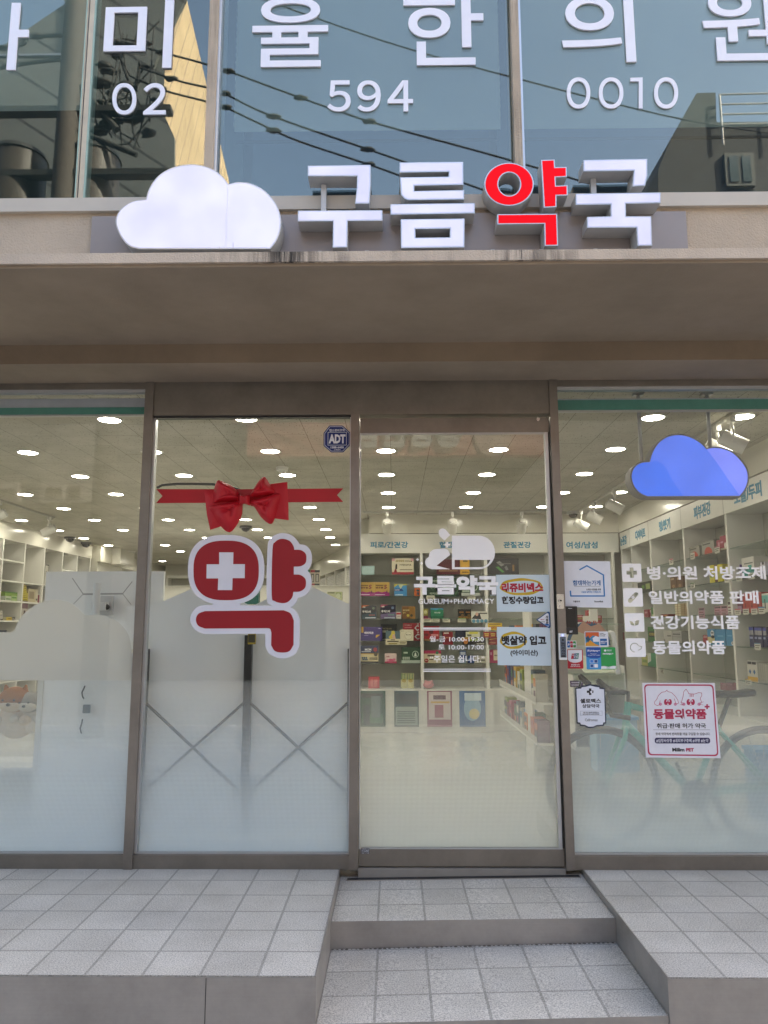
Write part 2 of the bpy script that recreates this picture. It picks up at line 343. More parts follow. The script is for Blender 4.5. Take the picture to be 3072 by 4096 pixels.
    def dome(s, c, r, rz, mat, n=16, m=5, down=True):
        c = Vector(c); vs = []
        for i in range(m+1):
            a = math.pi/2*i/m
            for k in range(n): b = 2*math.pi*k/n; vs.append(c+Vector((math.cos(a)*r*math.cos(b), math.cos(a)*r*math.sin(b), (-1 if down else 1)*math.sin(a)*rz)))
        return s.add(vs, [(i*n+k, i*n+(k+1) % n, (i+1)*n+(k+1) % n, (i+1)*n+k) for i in range(m) for k in range(n)], mat, True)
    def ball(s, c, r, mat, n=14, m=9, sq=(1, 1, 1), jit=0.):
        c = Vector(c); vs = []
        for i in range(m+1):
            a = -math.pi/2+math.pi*i/m
            for k in range(n):
                b = 2*math.pi*k/n; q = 1+random.uniform(-jit, jit)
                vs.append(c+Vector((math.cos(a)*math.cos(b)*sq[0], math.cos(a)*math.sin(b)*sq[1], math.sin(a)*sq[2]))*r*q)
        return s.add(vs, [(i*n+k, i*n+(k+1) % n, (i+1)*n+(k+1) % n, (i+1)*n+k) for i in range(m) for k in range(n)], mat, True)
    def build(s, name, parent=None):
        me = bpy.data.meshes.new(name); o = bpy.data.objects.new(name, me); COL.objects.link(o)
        if parent is not None: off = OFF[parent.name]; o.parent = parent
        else:
            xs = [v.x for v in s.v]; ys = [v.y for v in s.v]; zs = [v.z for v in s.v]
            off = Vector(((min(xs)+max(xs))/2, (min(ys)+max(ys))/2, min(zs))); o.location = off
        OFF[o.name] = off
        me.from_pydata([v-off for v in s.v], [], s.f)
        for m in s.mats: me.materials.append(m)
        me.polygons.foreach_set('material_index', s.mi); me.polygons.foreach_set('use_smooth', s.sm); me.update()
        me.validate(); return o
def smoothp(pts, corners=(), k=6):
    """closed Catmull-Rom through pts with sharp breaks at the corner indices"""
    n = len(pts); out = []; cs_ = set(corners)
    for i in range(n):
        p1 = pts[i]; p2 = pts[(i+1) % n]
        p0 = pts[i-1] if i not in cs_ else (2*p1[0]-p2[0], 2*p1[1]-p2[1])
        p3 = pts[(i+2) % n] if (i+1) % n not in cs_ else (2*p2[0]-p1[0], 2*p2[1]-p1[1])
        for j in range(k):
            t = j/k; t2 = t*t; t3 = t2*t
            out.append(tuple(.5*(2*p1[a]+(-p0[a]+p2[a])*t+(2*p0[a]-5*p1[a]+4*p2[a]-p3[a])*t2+(-p0[a]+3*p1[a]-3*p2[a]+p3[a])*t3) for a in (0, 1)))
    return out
def rrect(u0, v0, u1, v1, r, k=4):
    out = []
    for (cx, cz, a0) in ((u1-r, v0+r, -90), (u1-r, v1-r, 0), (u0+r, v1-r, 90), (u0+r, v0+r, 180)):
        for i in range(k+1): a = R(a0+90*i/k); out.append((cx+r*math.cos(a), cz+r*math.sin(a)))
    return out
def ell(cx, cz, rx, rz, n=32, p=2.):
    out = []
    for i in range(n):
        a = 2*math.pi*i/n; c, s_ = math.cos(a), math.sin(a)
        out.append((cx+rx*math.copysign(abs(c)**(2/p), c), cz+rz*math.copysign(abs(s_)**(2/p), s_)))
    return out
def mapY(c, pts, Y): f = pY(c, Y); return [f(*q) for q in pts]
def plus(cx, cz, a, b): return [(cx-b, cz-a), (cx+b, cz-a), (cx+b, cz-b), (cx+a, cz-b), (cx+a, cz+b), (cx+b, cz+b), (cx+b, cz+a), (cx-b, cz+a), (cx-b, cz+b), (cx-a, cz+b), (cx-a, cz-b), (cx-b, cz-b)]

# ================================================================== SETTING
zS = -0.46
b = MB(); b.box(-60, -70, zS-.3, 60, 20, zS, BOUNCE_ROAD); tag(b.build('road'), kind='structure')
XL, XR_, YF = -.276, .944, -1.222
def pave(name, x0, x1, seams):
    b = MB(); b.box(x0, YF+.004, zS-.1, x1, 0.03, 0.0, GRANITE)
    b.box(x0, YF, zS-.1, x1, YF+.004, -.004, DKSTEEL)          # steel face
    for s in seams: b.box(s-.0012, YF-.0012, zS, s+.0012, YF, -.006, BLACK)
    return b
b = pave('pavement', -9, XL-.004, [-.66, -1.9]); b.box(XL-.004, YF, -.3, XL, -.03, .002, ALU if 0 else DKSTEEL); tag(b.build('pavement'), kind='structure')
b = pave('pavement', XR_+.004, 9, [2.2]); b.box(XR_, YF, -.3, XR_+.004, -.03, .002, DKSTEEL); tag(b.build('pavement'), kind='structure')
# entrance steps between the two raised pavements: slightly lower and tilted with the street
b = MB()
def slab(b, x0, x1, y0, y1, zl, zr, zb, mt, mf):
    vs = [(x0, y0, zb), (x1, y0, zb), (x1, y1, zb), (x0, y1, zb), (x0, y0, zl), (x1, y0, zr), (x1, y1, zr), (x0, y1, zl)]
    b.add(vs, [(4, 5, 6, 7)], mt); b.add(vs, [(0, 1, 5, 4)], mf); b.add(vs, [(0, 3, 2, 1), (1, 2, 6, 5), (2, 3, 7, 6), (3, 0, 4, 7)], mf)
slab(b, XL+.0005, XR_-.0005, -.596, .03, -.044, -.026, -.4, GRANITE, DKSTEEL)
slab(b, XL+.001, XR_-.001, -1.215, -.597, -.156, -.124, -.41, GRANITE, DKSTEEL)
tag(b.build('steps'), kind='structure')
b = MB(); DIRT = P('grout_dirt', '#6a635c', .95, var=.4, scale=60, bump=.6)
for i in range(60):      # crumbly dirt line at the foot of the riser
    x = XL+.01+i*.0202; zz = -.156+(x-XL)/1.22*.032
    b.ball((x, -.6, zz+.001), random.uniform(.002, .006), DIRT, 6, 4, (1.6, 1, .5), .2)
tag(b.build('dirt'), kind='stuff')

# inner floor, ceiling
b = MB(); b.box(-5.4, .03, -.06, 3.2, 13.6, -.002, IFLOOR); tag(b.build('floor'), kind='structure')
b = MB(); b.box(-5.4, .0, 2.57, 3.2, 13.6, 2.6, CEIL); tag(b.build('ceiling'), kind='structure')

# ================================================================== THE BUILDING
BLD = thing('pharmacy_building', (0, 0, 0), 'beige stucco building with the pharmacy downstairs and a clinic window upstairs', 'building')
b = MB()
b.box(-12, -1.08, 2.711, 22, -.9, aY(1536, 833, -1.08).z, STUCCO)      # spandrel under the upper windows
zsill = aY(1536, 833, -1.1).z; zsill2 = aY(1536, 778, -1.1).z
b.box(-12, -1.08, 5.3, 22, 13.7, 17.3, STUCCO)  # unseen upper mass, height and width set to keep sun off the street
b.box(-12, -1.08, 2.711, -5, -.9, 5.3, STUCCO); b.box(5.2, -1.08, 2.711, 22, -.9, 5.3, STUCCO)
b.box(-12, .05, -.5, -5.4, 13.7, 5.3, STUCCO); b.box(3.2, .05, -.5, 22, 13.7, 5.3, STUCCO); b.box(-5.4, 13.6, -.5, 3.2, 13.7, 5.3, STUCCO)
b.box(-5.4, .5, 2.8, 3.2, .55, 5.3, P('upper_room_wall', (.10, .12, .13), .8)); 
b.build('wall', BLD)
b = MB()
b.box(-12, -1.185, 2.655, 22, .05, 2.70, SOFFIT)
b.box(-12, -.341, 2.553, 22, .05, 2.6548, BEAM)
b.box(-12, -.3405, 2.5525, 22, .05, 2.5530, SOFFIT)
b.build('canopy', BLD)
b = MB(); b.box(-12, -1.2, 2.668, 22, -1.186, 2.711, STUCCO_EDGE); b.box(-12, -1.186, 2.7005, 22, -.9, 2.711, STUCCO_EDGE)
b.box(.52, -1.2008, 2.67, .522, -1.199, 2.711, BLACK)
b.build('canopy_edge', BLD)
b = MB(); b.box(-12, -1.1, zsill, 22, -1.0, zsill2-.002, SILL); b.build('window_sill', BLD)
def xat(x, y, Y): return aY(x, y, Y).x
mA = (xat(829, 300, -1.09), xat(875, 300, -1.09)); mB = (xat(2050, 300, -1.09), xat(2092, 300, -1.09))
for m0, m1 in (mA, mB):
    b = MB(); b.box(m0, -1.092, zsill2, m1-.012, -.95, 5.3, STUCCO); b.box(m1-.012, -1.075, zsill2, m1, -.95, 5.3, ALU)
    b.build('mullion', BLD)
xs0, xs1 = xat(347, 0, -1.06), xat(385, 0, -1.06)
SLAT = P('blind_fabric', (.66, .74, .72), .8, var=.04, scale=2)
SEAMB = P('seam_profile', (.60, .52, .40), .5); TEALG = P('glass_edge_green', (.36, .50, .45), .2)
zbl = aY(1536, 500, -.85).z
spans = [(-5, mA[0], 'wide upper window pane left of the stucco mullion'), (mA[1], mB[0], ''), (mB[1], 5.2, '')]
for i, (x0, x1, _) in enumerate(spans):
    f = MB()
    f.box(x0, -1.055, zsill2, x1, -1.0, zsill2+.012, ALU)
    if i == 0:
        f.box(xs0+.004, -1.055, zsill2+.012, xs1-.005, -1.0, 5.3, SEAMB)
        f.box(xs0, -1.058, zsill2+.012, xs0+.004, -1.0, 5.3, TEALG); f.box(xs1-.005, -1.058, zsill2+.012, xs1, -1.0, 5.3, TEALG)
        f.box(xs0+.012, -1.0575, zsill2+.012, xs0+.0145, -1.0549, 5.3, BLACK)
    fo = f.build('upper_window', BLD)
    g = MB()
    if i == 0: g.box(x0, -1.048, zsill2+.012, xs0, -1.04, 5.3, UPGLASS); g.box(xs1, -1.048, zsill2+.012, x1, -1.04, 5.3, UPGLASS)
    else: g.box(x0, -1.048, zsill2+.012, x1, -1.04, 5.3, UPGLASS)
    g.build('window_pane', fo)
    g = MB(); z = 5.25; zb = zbl if i else zbl+.10
    xe = x1-.02 if i else xs0-.08
    while z > zb:
        g.add([(x0+.02, -.865, z), (xe, -.865, z), (xe, -.845, z-.033), (x0+.02, -.845, z-.033)], [(0, 1, 2, 3)], SLAT)
        z -= .04
    g.build('blind', fo)
    if i != 0:
        g = MB(); g.box(x0+.02, -.80, aY(1536, 565, -.8).z, x1-.02, -.79, aY(1536, 556, -.8).z, P('mirrored_transom', (.03, .035, .05), .5)); g.build('mirrored_transom_bar', fo)  # dark bar stands in for a frame line mirrored by the pane
    g = MB()
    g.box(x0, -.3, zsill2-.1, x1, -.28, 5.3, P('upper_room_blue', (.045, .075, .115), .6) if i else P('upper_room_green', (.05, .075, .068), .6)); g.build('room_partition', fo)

# ---- shopfront frame
zt = 2.517; zg0 = .074
P1 = (-1.371, -1.324); P2 = (-.231, -.185); P3 = (.859, .903)
frame = MB()
frame.box(-5.4, -.03, 2.517, P1[0], .03, 2.553, STEELH); frame.box(P3[1], -.03, 2.517, 4.5, .03, 2.553, STEELH)
for a, c_ in (P1, P2, P3): frame.box(a, -.045, 0, c_, .05, 2.553 if (a, c_) != P2 else 2.362, STEEL)
frame.box(P1[1], -.035, 2.362, P3[0], .05, 2.553, STEELH)
frame.box(-5.4, -.035, 0, P1[0], .03, .066, STEELH); frame.box(P1[1], -.035, 0, P2[0], .03, .066, STEELH); frame.box(P3[1], -.035, 0, 4.5, .03, .066, STEELH)
frame.box(P1[1], -.012, .066, P2[0], .012, .0745, ALU); frame.box(-5.4, -.012, .066, P1[0], .012, .0745, ALU); frame.box(P3[1], -.012, .066, 4.5, .012, .0745, ALU)
frame.box(-5.4, -.02, 2.50, P1[0], .02, 2.517, ALU); frame.box(P3[1], -.02, 2.50, 4.5, .02, 2.517, ALU)
frame.box(P1[1], -.02, 2.352, P2[0], .02, 2.362, BLACK); frame.box(P1[1], -.02, .0745, P1[1]+.012, .02, 2.352, ALU); frame.box(P2[0]-.006, -.02, .0745, P2[0], .02, 2.352, ALU)
SF = frame.build('shopfront_frame', BLD)
zf = aY(1000, 2721, 0).z
film = film_mat('dotted_film', zf, .10, .08, .98, col=(.88, .95, 1.), tr_=.34)
filmr = film_mat('dotted_film_right', zf, .10, .08, .92, col=(.88, .95, .98), tr_=.36)
filmd = film_mat('dotted_film_door', zf, .10, .14, .93, col=(.90, .92, .88))
frost = film_mat('frosted_film_solid', 0, 1, .93, .93, dots=False, col=(.80, .79, .75), tr_=.5)
wins = [(-5.4, P1[0], .0745, 2.50), (P1[1]+.012, P2[0]-.006, .0745, 2.352), (P3[1], 4.5, .0745, 2.50)]
for i, (x0, x1, z0, z1) in enumerate(wins):
    g = MB(); g.box(x0, -.004, z0, x1, .004, z1, GLASS); go = g.build('glass_pane', SF)
    h = MB(); h.box(x0+.002, .0055, z0, x1-.002, .0060, zf, filmr if i == 2 else film); h.build('dotted_film', go)
    if i == 0:
        h = MB()
        L = mapY(cm, smoothp([(1172, 1374), (-250, 1374), (-330, 1200), (-250, 1020), (-60, 955), (118, 948), (200, 800), (330, 700), (470, 663), (620, 690), (755, 800), (900, 796), (1040, 855), (1130, 960), (1160, 1080), (1172, 1200)], corners=(0, 1, 5, 10), k=6), .006)
        h.shape(FY(.006), [L], -.0005, 0, frost); h.build('cloud_film', go)

# ---- sliding door
b = MB(); dx0, dx1 = P2[1], P3[0]; gx1 = dx1-.028
zd0, zd1, zr0, zr1 = .012, 2.345, .098, 2.262
b.box(dx0+.003, -.02, zr1, dx1-.003, .02, zd1, STEELH); b.box(dx0+.003, -.02, zd0, dx1-.003, .02, zr0-.006, STEELH)
b.box(dx0+.003, -.014, zr0-.006, dx1-.01, .014, zr0, ALU); b.box(dx0+.003, -.014, zr1-.006, dx1-.01, .014, zr1, ALU)
b.box(gx1, -.016, zr0, dx1-.010, .016, zr1, ALU); b.box(dx1-.010, -.02, zr0, dx1-.003, .02, zr1, BLACK); b.box(dx0+.003, -.016, zr0, dx0+.008, .016, zr1, ALU)
DOOR = b.build('sliding_door', BLD)
b = MB(); b.box(dx0+.008, -.004, zr0, gx1, .004, zr1, GLASS); go = b.build('glass_pane', DOOR)
b = MB(); b.box(dx0+.01, .0055, zr0, gx1-.002, .006, zf, filmd); b.build('dotted_film', go)
b = MB(); q = aY(*c5(0, 0), -.02); s = aY(*crop(1.952, 1400, 1600)(1468, 151), -.02)
b.cyl((s.x, -.0205, s.z), (s.x, -.024, s.z), .009, .009, CHROME, 12); b.box(s.x-.006, -.0246, s.z-.001, s.x+.006, -.0242, s.z+.001, BLACK); b.build('screw', DOOR)
b = MB(); x0, x1 = P2[0]-.01, P3[1]+.02
def tz(x): return -.044+(x-XL)/(XR_-XL)*.018
slab(b, x0, x1, -.072, -.034, tz(x0)+.004, tz(x1)+.004, -.05, DKSTEEL, DKSTEEL)
for k in range(5): slab(b, x0+.004, x1-.004, -.068+k*.0068, -.0650+k*.0068, tz(x0)+.005, tz(x1)+.005, -.045, BLACK, BLACK)
b.box(P2[1], -.030, -.06, P3[0], .032, .004, P('gap_shade', (.24, .215, .19), .6)); b.build('threshold_track', BLD)  # dark box stands in for the shaded gap under the door
# ---- inner walls
IW = P('inner_wall_cream', (.66, .645, .58), .25, var=.03, scale=2); IWG = P('fascia_gloss', (.68, .66, .58), .16, var=.02, scale=2)
b = MB()
b.box(-5.4, .05, 0, -5.36, 13.6, 2.57, IW); b.box(3.10, .05, 0, 3.2, 13.6, 2.57, IW); b.box(-5.4, 12.9, 0, 3.2, 13.0, 2.57, IW)
b.box(-.42, 5.46, 0, 3.1, 5.52, 2.57, IW)
b.build('inner_wall', BLD)
b = MB(); b.box(-.30, 5.12, 2.345, 2.74, 5.46, 2.57, IWG); b.build('fascia', BLD)   # glossy fascias over the shelving
b = MB(); b.box(2.742, .3, 2.345, 3.1, 5.3, 2.57, IWG); b.build('fascia', BLD)
b = MB()
b.box(-5.36, 3.0, 2.345, -5.0, 8.4, 2.57, IWG); b.box(-5.36, 8.4, 2.3, -4.85, 8.9, 2.57, IWG); b.box(-5.36, 8.9, 2.3, -4.7, 9.6, 2.57, IWG); b.box(-5.36, 9.6, 2.33, -5.1, 12.9, 2.57, IWG)
b.box(-5.36, 8.4, 0, -4.9, 9.55, 2.3, IW)
b.build('fascia', BLD); b = MB(); b.box(-5.0, 12.5, 2.3, -1.0, 12.9, 2.57, IWG)
b.build('fascia', BLD)

# roller blinds at the window heads
for lab, x0, x1, z0, z1 in (('rolled blind with teal bottom bar at the head of the left window', -5.3, P1[0], None, None), ('rolled blind with teal bottom bar above the blue cloud sign', P3[1]+.005, 4.4, None, None)):
    o = thing('roller_blind', ((x0+x1)/2, .10, 2.36), lab, 'roller blind', 'roller blinds at the window heads')
    left = x0 < -3
    za = aY(500 if left else 2600, 1597, .1).z; zb_ = aY(500 if left else 2600, 1630 if left else 1600, .1).z; zc = aY(500 if left else 2600, 1658 if left else 1640, .1).z
    b = MB(); b.box(x0, .095, zb_, x1, .125, za+.004, P('blind_cassette', (.42, .44, .50), .4)); b.build('cassette', o)
    b = MB(); b.box(x0, .09, zc, x1, .12, zb_-.001, P('teal_fabric', (.07, .26, .215), .7)); b.build('fabric', o)
    b = MB(); b.box(x0, .092, zc-.009, x1, .118, zc-.001, ALU); b.build('bottom_bar', o)

# ================================================================== ACROSS THE STREET (seen mirrored in the panes)
def boxO(c, x0, y0, x1, y1, Yr, Yg=0.):
    Yv = 2*Yg - Yr; u0, v0, u1, v1 = boxY(c, x0, y0, x1, y1, Yv); return -u1, v0, -u0, v1
YR = -9.5
RB = thing('restaurant_building', (0, YR, zS), 'low grey shop building with a pink restaurant sign, mirrored in the door glass', 'building')
b = MB(); b.box(-9, YR-6, zS, 9, YR, 5.7, P('grey_render', (.30, .285, .26), .8, scale=1)); b.box(-9, YR, 5.5, 9, YR+.15, 5.75, P('cornice', (.4, .38, .34), .7)); b.build('wall', RB)
fr = FO(YR); f = MB(); u0, v0, u1, v1 = boxO(crop(1, 0, 0), 1000, 1640, 2160, 1835, YR)
f.fbox(fr, u0, v0, u1, v1, 0, .25, P('salmon_sign', (.62, .25, .20), .5)); so_ = f.build('sign_band', RB)
f = MB(); f.text(fr, '홍콩반점', boxO(crop(1, 0, 0), 1431, 1668, 1842, 1806, YR), .25, .3, paint('#e8e4dc'), bold=.05)
f.shape(fr, [ell(-aY(1965, 1765, -YR).x, aY(1965, 1765, -YR).z, .34, .34)], .25, .27, paint('#d8b8a8')); f.build('lettering', so_)
f = MB(); cq5 = crop(1.952, 1400, 1600)
PANEL = P('menu_panel', (.42, .38, .32), .5, scale=2)
for (x0, x1) in ((-420, 75), (150, 460), (478, 1050), (1082, 1500), (1530, 2100)):
    f.fbox(fr, *boxO(cq5, x0, 905, x1, 1065, YR), 0, .05, PANEL)
mp_ = f.build('menu_board', RB)
DKT = paint('#2c2420')
for s_, x0, y0, x1, y1 in (('짜장면', 575, 920, 745, 985), ('짬뽕', 1240, 915, 1330, 980), ('탕수육', -60, 920, 135, 975)):
    f = MB(); f.text(fr, s_, boxO(cq5, x0, y0, x1, y1, YR), .05, .055, DKT, bold=.03); f.build('lettering', mp_)
for x in (260, 960, 560, 1180, 1450): # dishes
    q = aY(*cq5(x, 1000), -YR); f = MB(); f.shape(fr, [ell(-q.x, q.z, .26, .12)], .05, .06, paint('#5a4434')); f.build('dish_picture', mp_)
f = MB(); f.fbox(fr, *boxO(c7, -150, 320, 500, 600, YR), 0, .03, paint('#55524a')); f.text(fr, 'SINCE 1998', boxO(c7, 140, 350, 280, 372, YR), .03, .035, DKT)
f.text(fr, '철판볶음밥', boxO(c7, 560, 455, 835, 490, YR), .0, .02, DKT, bold=.02); f.build('shop_window', RB)
f = MB(); f.fbox(fr, -1.4, zS, .2, 2.4, 0, .02, P('dark_opening', (.05, .05, .05), .4)); f.fbox(fr, 1.2, .3, 4.6, 2.6, 0, .02, P('dark_opening', (.05, .05, .05), .4)); f.build('doorway', RB)
u = boxO(cl, 500, 245, 1060, 462, YR)
f = MB(); f.fbox(fr, *u, 0, .2, P('clinic_sign', (.52, .47, .42), .5)); f.fbox(fr, *boxO(cl, -200, 245, 250, 440, YR), 0, .2, P('clinic_sign', (.52, .47, .42), .5)); s2 = f.build('clinic_sign_board', RB)
f = MB(); BR = paint('#4a3b34'); f.text(fr, '이한', boxO(cl, 560, 300, 735, 405, YR), .2, .22, BR, bold=.04); f.build('lettering', s2); f = MB(); f.text(fr, '영의과', boxO(cl, 0, 310, 230, 405, YR), .2, .22, BR, bold=.04); f.build('lettering', s2); f = MB()
f.fbox(fr, *boxO(cl, 812, 285, 938, 412, YR), .2, .22, BR); f.build('emblem', s2)
# cladded tower, sun on its side wall
YU = -1.044
def aU(x, y, Yreal): q = aY(x, y, 2*YU - Yreal); return Vector((q.x, Yreal, q.z))
TB = thing('clad_tower', (-6, -18, zS), 'tall cream clad building, its sunlit side mirrored in the upper window', 'building')
YA, YB = -14.3, -26.0
pa = aU(748, 0, YA); pb = aU(917, 730, YB)
CREAM = siding_mat('cream_cladding', (.72, .56, .33), (.34, .27, .18), .95, .62); SHADED = siding_mat('shaded_siding', (.15, .165, .16), (.06, .065, .065), .6, .8)  # the grey copy has the cladding's shade put into its colour
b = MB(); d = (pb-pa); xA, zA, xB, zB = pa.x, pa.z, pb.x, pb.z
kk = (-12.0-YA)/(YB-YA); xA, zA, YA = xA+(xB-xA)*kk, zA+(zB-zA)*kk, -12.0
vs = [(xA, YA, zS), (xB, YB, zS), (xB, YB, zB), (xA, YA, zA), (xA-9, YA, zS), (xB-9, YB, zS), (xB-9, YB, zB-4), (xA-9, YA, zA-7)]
b.add(vs, [(0, 1, 2, 3)], CREAM); b.add(vs, [(0, 3, 7, 4), (1, 5, 6, 2), (4, 7, 6, 5), (3, 2, 6, 7)], SHADED); b.build('wall', TB)
b = MB(); wv = Vector((xB-xA, YB-YA, 0)).normalized(); nx = Vector((-wv.y, wv.x, 0)); nx = nx if nx.x > 0 else -nx
for t0, z0, z1 in ((.33, 10.6, 13.0),):
    o0 = Vector((xA, YA, 0))+wv*(2.3+12*t0)
    b.add([o0+nx*.05+Vector((0, 0, z0)), o0+wv*1.3+nx*.05+Vector((0, 0, z0-.3)), o0+wv*1.3+nx*.05+Vector((0, 0, z1-.3)), o0+nx*.05+Vector((0, 0, z1))], [(0, 1, 2, 3)], P('tower_glass', (.10, .14, .13), .1))
b.build('window', TB)
# added grey block left of it, shade edge put into its outline
GB = thing('shaded_block', (-9, -12, zS), 'grey block, shade put in its colour and outline, mirrored in the left upper pane', 'building')
b = MB(); frg = Fr((0, -11.9, 0), (1, 0, 0), (0, 0, 1)); gp = [(-500, 1100), (697, 1100), (697, 548), (645, 434), (613, 271), (640, 206), (745, -10), (760, -60), (255, -60), (262, 100), (250, 235), (-500, 235)]
b.shape(frg, [[(lambda q: (q.x, q.z))(aU(x, y, -11.9)) for x, y in gp]], 0, .09, SHADED); b.build('wall', GB)
b = MB(); b.box(-16, -12.2, aU(250, 235, -12).z, aU(250, 235, -12).x, -11.9, aU(250, 228, -12).z, ALU); b.build('roof_edge', GB)
# dark gabled house on the right
HB = thing('gabled_house', (8, -12, zS), 'dark grey house with a slanted gable, mirrored in the right upper window', 'building')
YH = -12.
pts = [(2197, 760), (2197, 690), (2250, 560), (2685, 0)]
def U2(x, y): q = aU(x, y, YH); return (q.x, q.z)
poly = [U2(*c2(1185, 1000)), U2(*c2(1185, 735)), U2(*c2(1240, 600)), U2(*c2(1350, 402)), U2(*c2(1432, 400)), U2(*c2(1436, 528)), U2(*c2(2400, 520)), U2(*c2(2400, 1000))]
HG = P('dark_render', (.05, .056, .054), .7, var=.15, scale=1); b = MB(); fr2 = Fr((0, YH, 0), (1, 0, 0), (0, 0, 1)); b.shape(fr2, [[(x, z) for x, z in poly]], .0, 5.0, HG)
x0 = U2(*c2(1185, 900))[0]; b.box(x0, YH-.02, zS, x0+14, YH-5, U2(*c2(1185, 1000))[1], HG); b.build('wall', HB)
b = MB(); a0 = U2(*c2(1462, 672)); a1 = U2(*c2(1600, 812)); WF = paint('#5c625e')
b.box(a0[0], YH, a1[1], a1[0], YH+.08, a0[1], WF); m_ = (a0[0]+a1[0])/2
b.box(a0[0]+.08, YH+.08, a1[1]+.08, m_-.04, YH+.10, a0[1]-.08, P('house_glass', (.12, .16, .17), .08)); b.box(m_+.04, YH+.08, a1[1]+.08, a1[0]-.08, YH+.10, a0[1]-.08, P('house_glass', (.12, .16, .17), .08)); b.build('window', HB)
b = MB(); r0_ = U2(*c2(1440, 424)); r1_ = U2(*c2(2400, 400))
for k in range(4): b.tube([(r0_[0], YH+.1, r0_[1]-.22*k), (r1_[0], YH+.1, r1_[1]-.22*k)], .018, LETSIDE, 6)
for k in range(6): b.tube([(r0_[0]+k*1.0, YH+.1, r0_[1]), (r0_[0]+k*1.0, YH+.1, r0_[1]-1.1)], .022, LETSIDE, 6)
b.build('roof_railing', HB)
# utility pole with transformers
UPX = aU(300, 100, -8).x
UPo = thing('utility_pole', (UPX, -8, zS), 'concrete utility pole with transformer cans and bracing, mirrored at the upper left', 'utility pole')
b = MB(); b.cyl((UPX, -8, zS), (UPX, -8, 11), .2, .15, P('pole_concrete', (.10, .09, .08), .8), 14); b.build('pole', UPo)
DKM = P('line_hardware', (.035, .037, .035), .6)
b = MB()
for zz in (7.6, 6.9, 8.6): b.box(UPX-1.2, -8.08, zz, UPX+1.5, -7.92, zz+.09, DKM)
q = aU(395, 120, -8); q2 = aU(470, 520, -8); b.tube([(UPX, -8, 9.2), (q2.x, -8, q2.z)], .05, DKM, 6); b.tube([(UPX, -8, 8.4), (q2.x+.3, -8, q2.z-.4)], .04, DKM, 6); b.build('crossarm', UPo)
for px in (80, 375):
    q = aU(px, 640, -8.3); b = MB(); b.cyl((q.x, -8.3, q.z-1.4), (q.x, -8.3, q.z), .38, .38, P('transformer_grey', (.075, .068, .06), .5), 22); b.cyl((q.x, -8.3, q.z), (q.x, -8.3, q.z+.08), .40, .36, DKM, 22); b.build('transformer', UPo)
b = MB()
for i in range(24):
    q = aU(random.uniform(395, 620), random.uniform(120, 560), -8.1)
    b.ball((q.x, -8.1, q.z), random.uniform(.04, .10), DKM, 7, 5, (1.8, 1, .7), .3)
for i in range(26):
    q = aU(random.uniform(380, 640), random.uniform(80, 600), -8.1); q3 = aU(random.uniform(380, 640), random.uniform(80, 600), -8.1); mm = (q+q3)/2-Vector((0, 0, .25))
    b.tube([(q.x, -8.1, q.z), (mm.x, -8.05, mm.z), (q3.x, -8.1, q3.z)], .012, DKM, 5)
b.build('cable_clutter', UPo)
WI = [((-300, 290), (440, 230), (560, 300), 'upper left'), ((-300, 430), (380, 400), (640, 380), '')]
wl = [([(500, 170), (685, 220), (875, 273), (1093, 352), (1310, 430), (1536, 503), (2082, 653), (2700, 840)], .015, 'highest of the three thick cables mirrored across the blue upper window'),
      ([(560, 270), (713, 324), (870, 364), (1028, 440), (1185, 500), (1536, 620), (1960, 770), (2500, 960)], .015, 'middle thick cable mirrored across the blue upper window'),
      ([(560, 320), (667, 366), (875, 421), (1019, 486), (1194, 565), (1536, 680), (1960, 840)], .015, 'lowest thick cable mirrored behind the lit sign letters'),
      ([(1000, -20), (1550, 170), (2050, 310), (2740, 480), (3300, 560)], .012, 'thin wire mirrored high across the right upper windows'),
      ([(-300, 215), (60, 185), (120, 150), (300, 140)], .03, 'sagging cable mirrored beside the utility pole at far left'),
      ([(-300, 330), (100, 255), (300, 235)], .03, 'lower straight cable mirrored at far left of the upper window')]
for pts, r, lab in wl:
    b = MB(); P3d = [aU(x, y, -8.0) for x, y in pts]; sm = []
    for i in range(len(P3d)-1):
        p0 = P3d[max(i-1, 0)]; p1 = P3d[i]; p2 = P3d[i+1]; p3 = P3d[min(i+2, len(P3d)-1)]
        for j in range(6):
            t = j/6; sm.append(.5*(2*p1+(p2-p0)*t+(2*p0-5*p1+4*p2-p3)*t*t+(3*p1-p0-3*p2+p3)*t**3))
    sm.append(P3d[-1]); b.tube(sm, r, DKM, 6)
    if r > .013:
        for k in range(5, len(sm)-2, 8): b.ball(sm[k], .05, DKM, 8, 5, (2.2, 1, .7), .25)
    tag(b.build('overhead_cable'), lab, 'cable', 'overhead cables across the street')

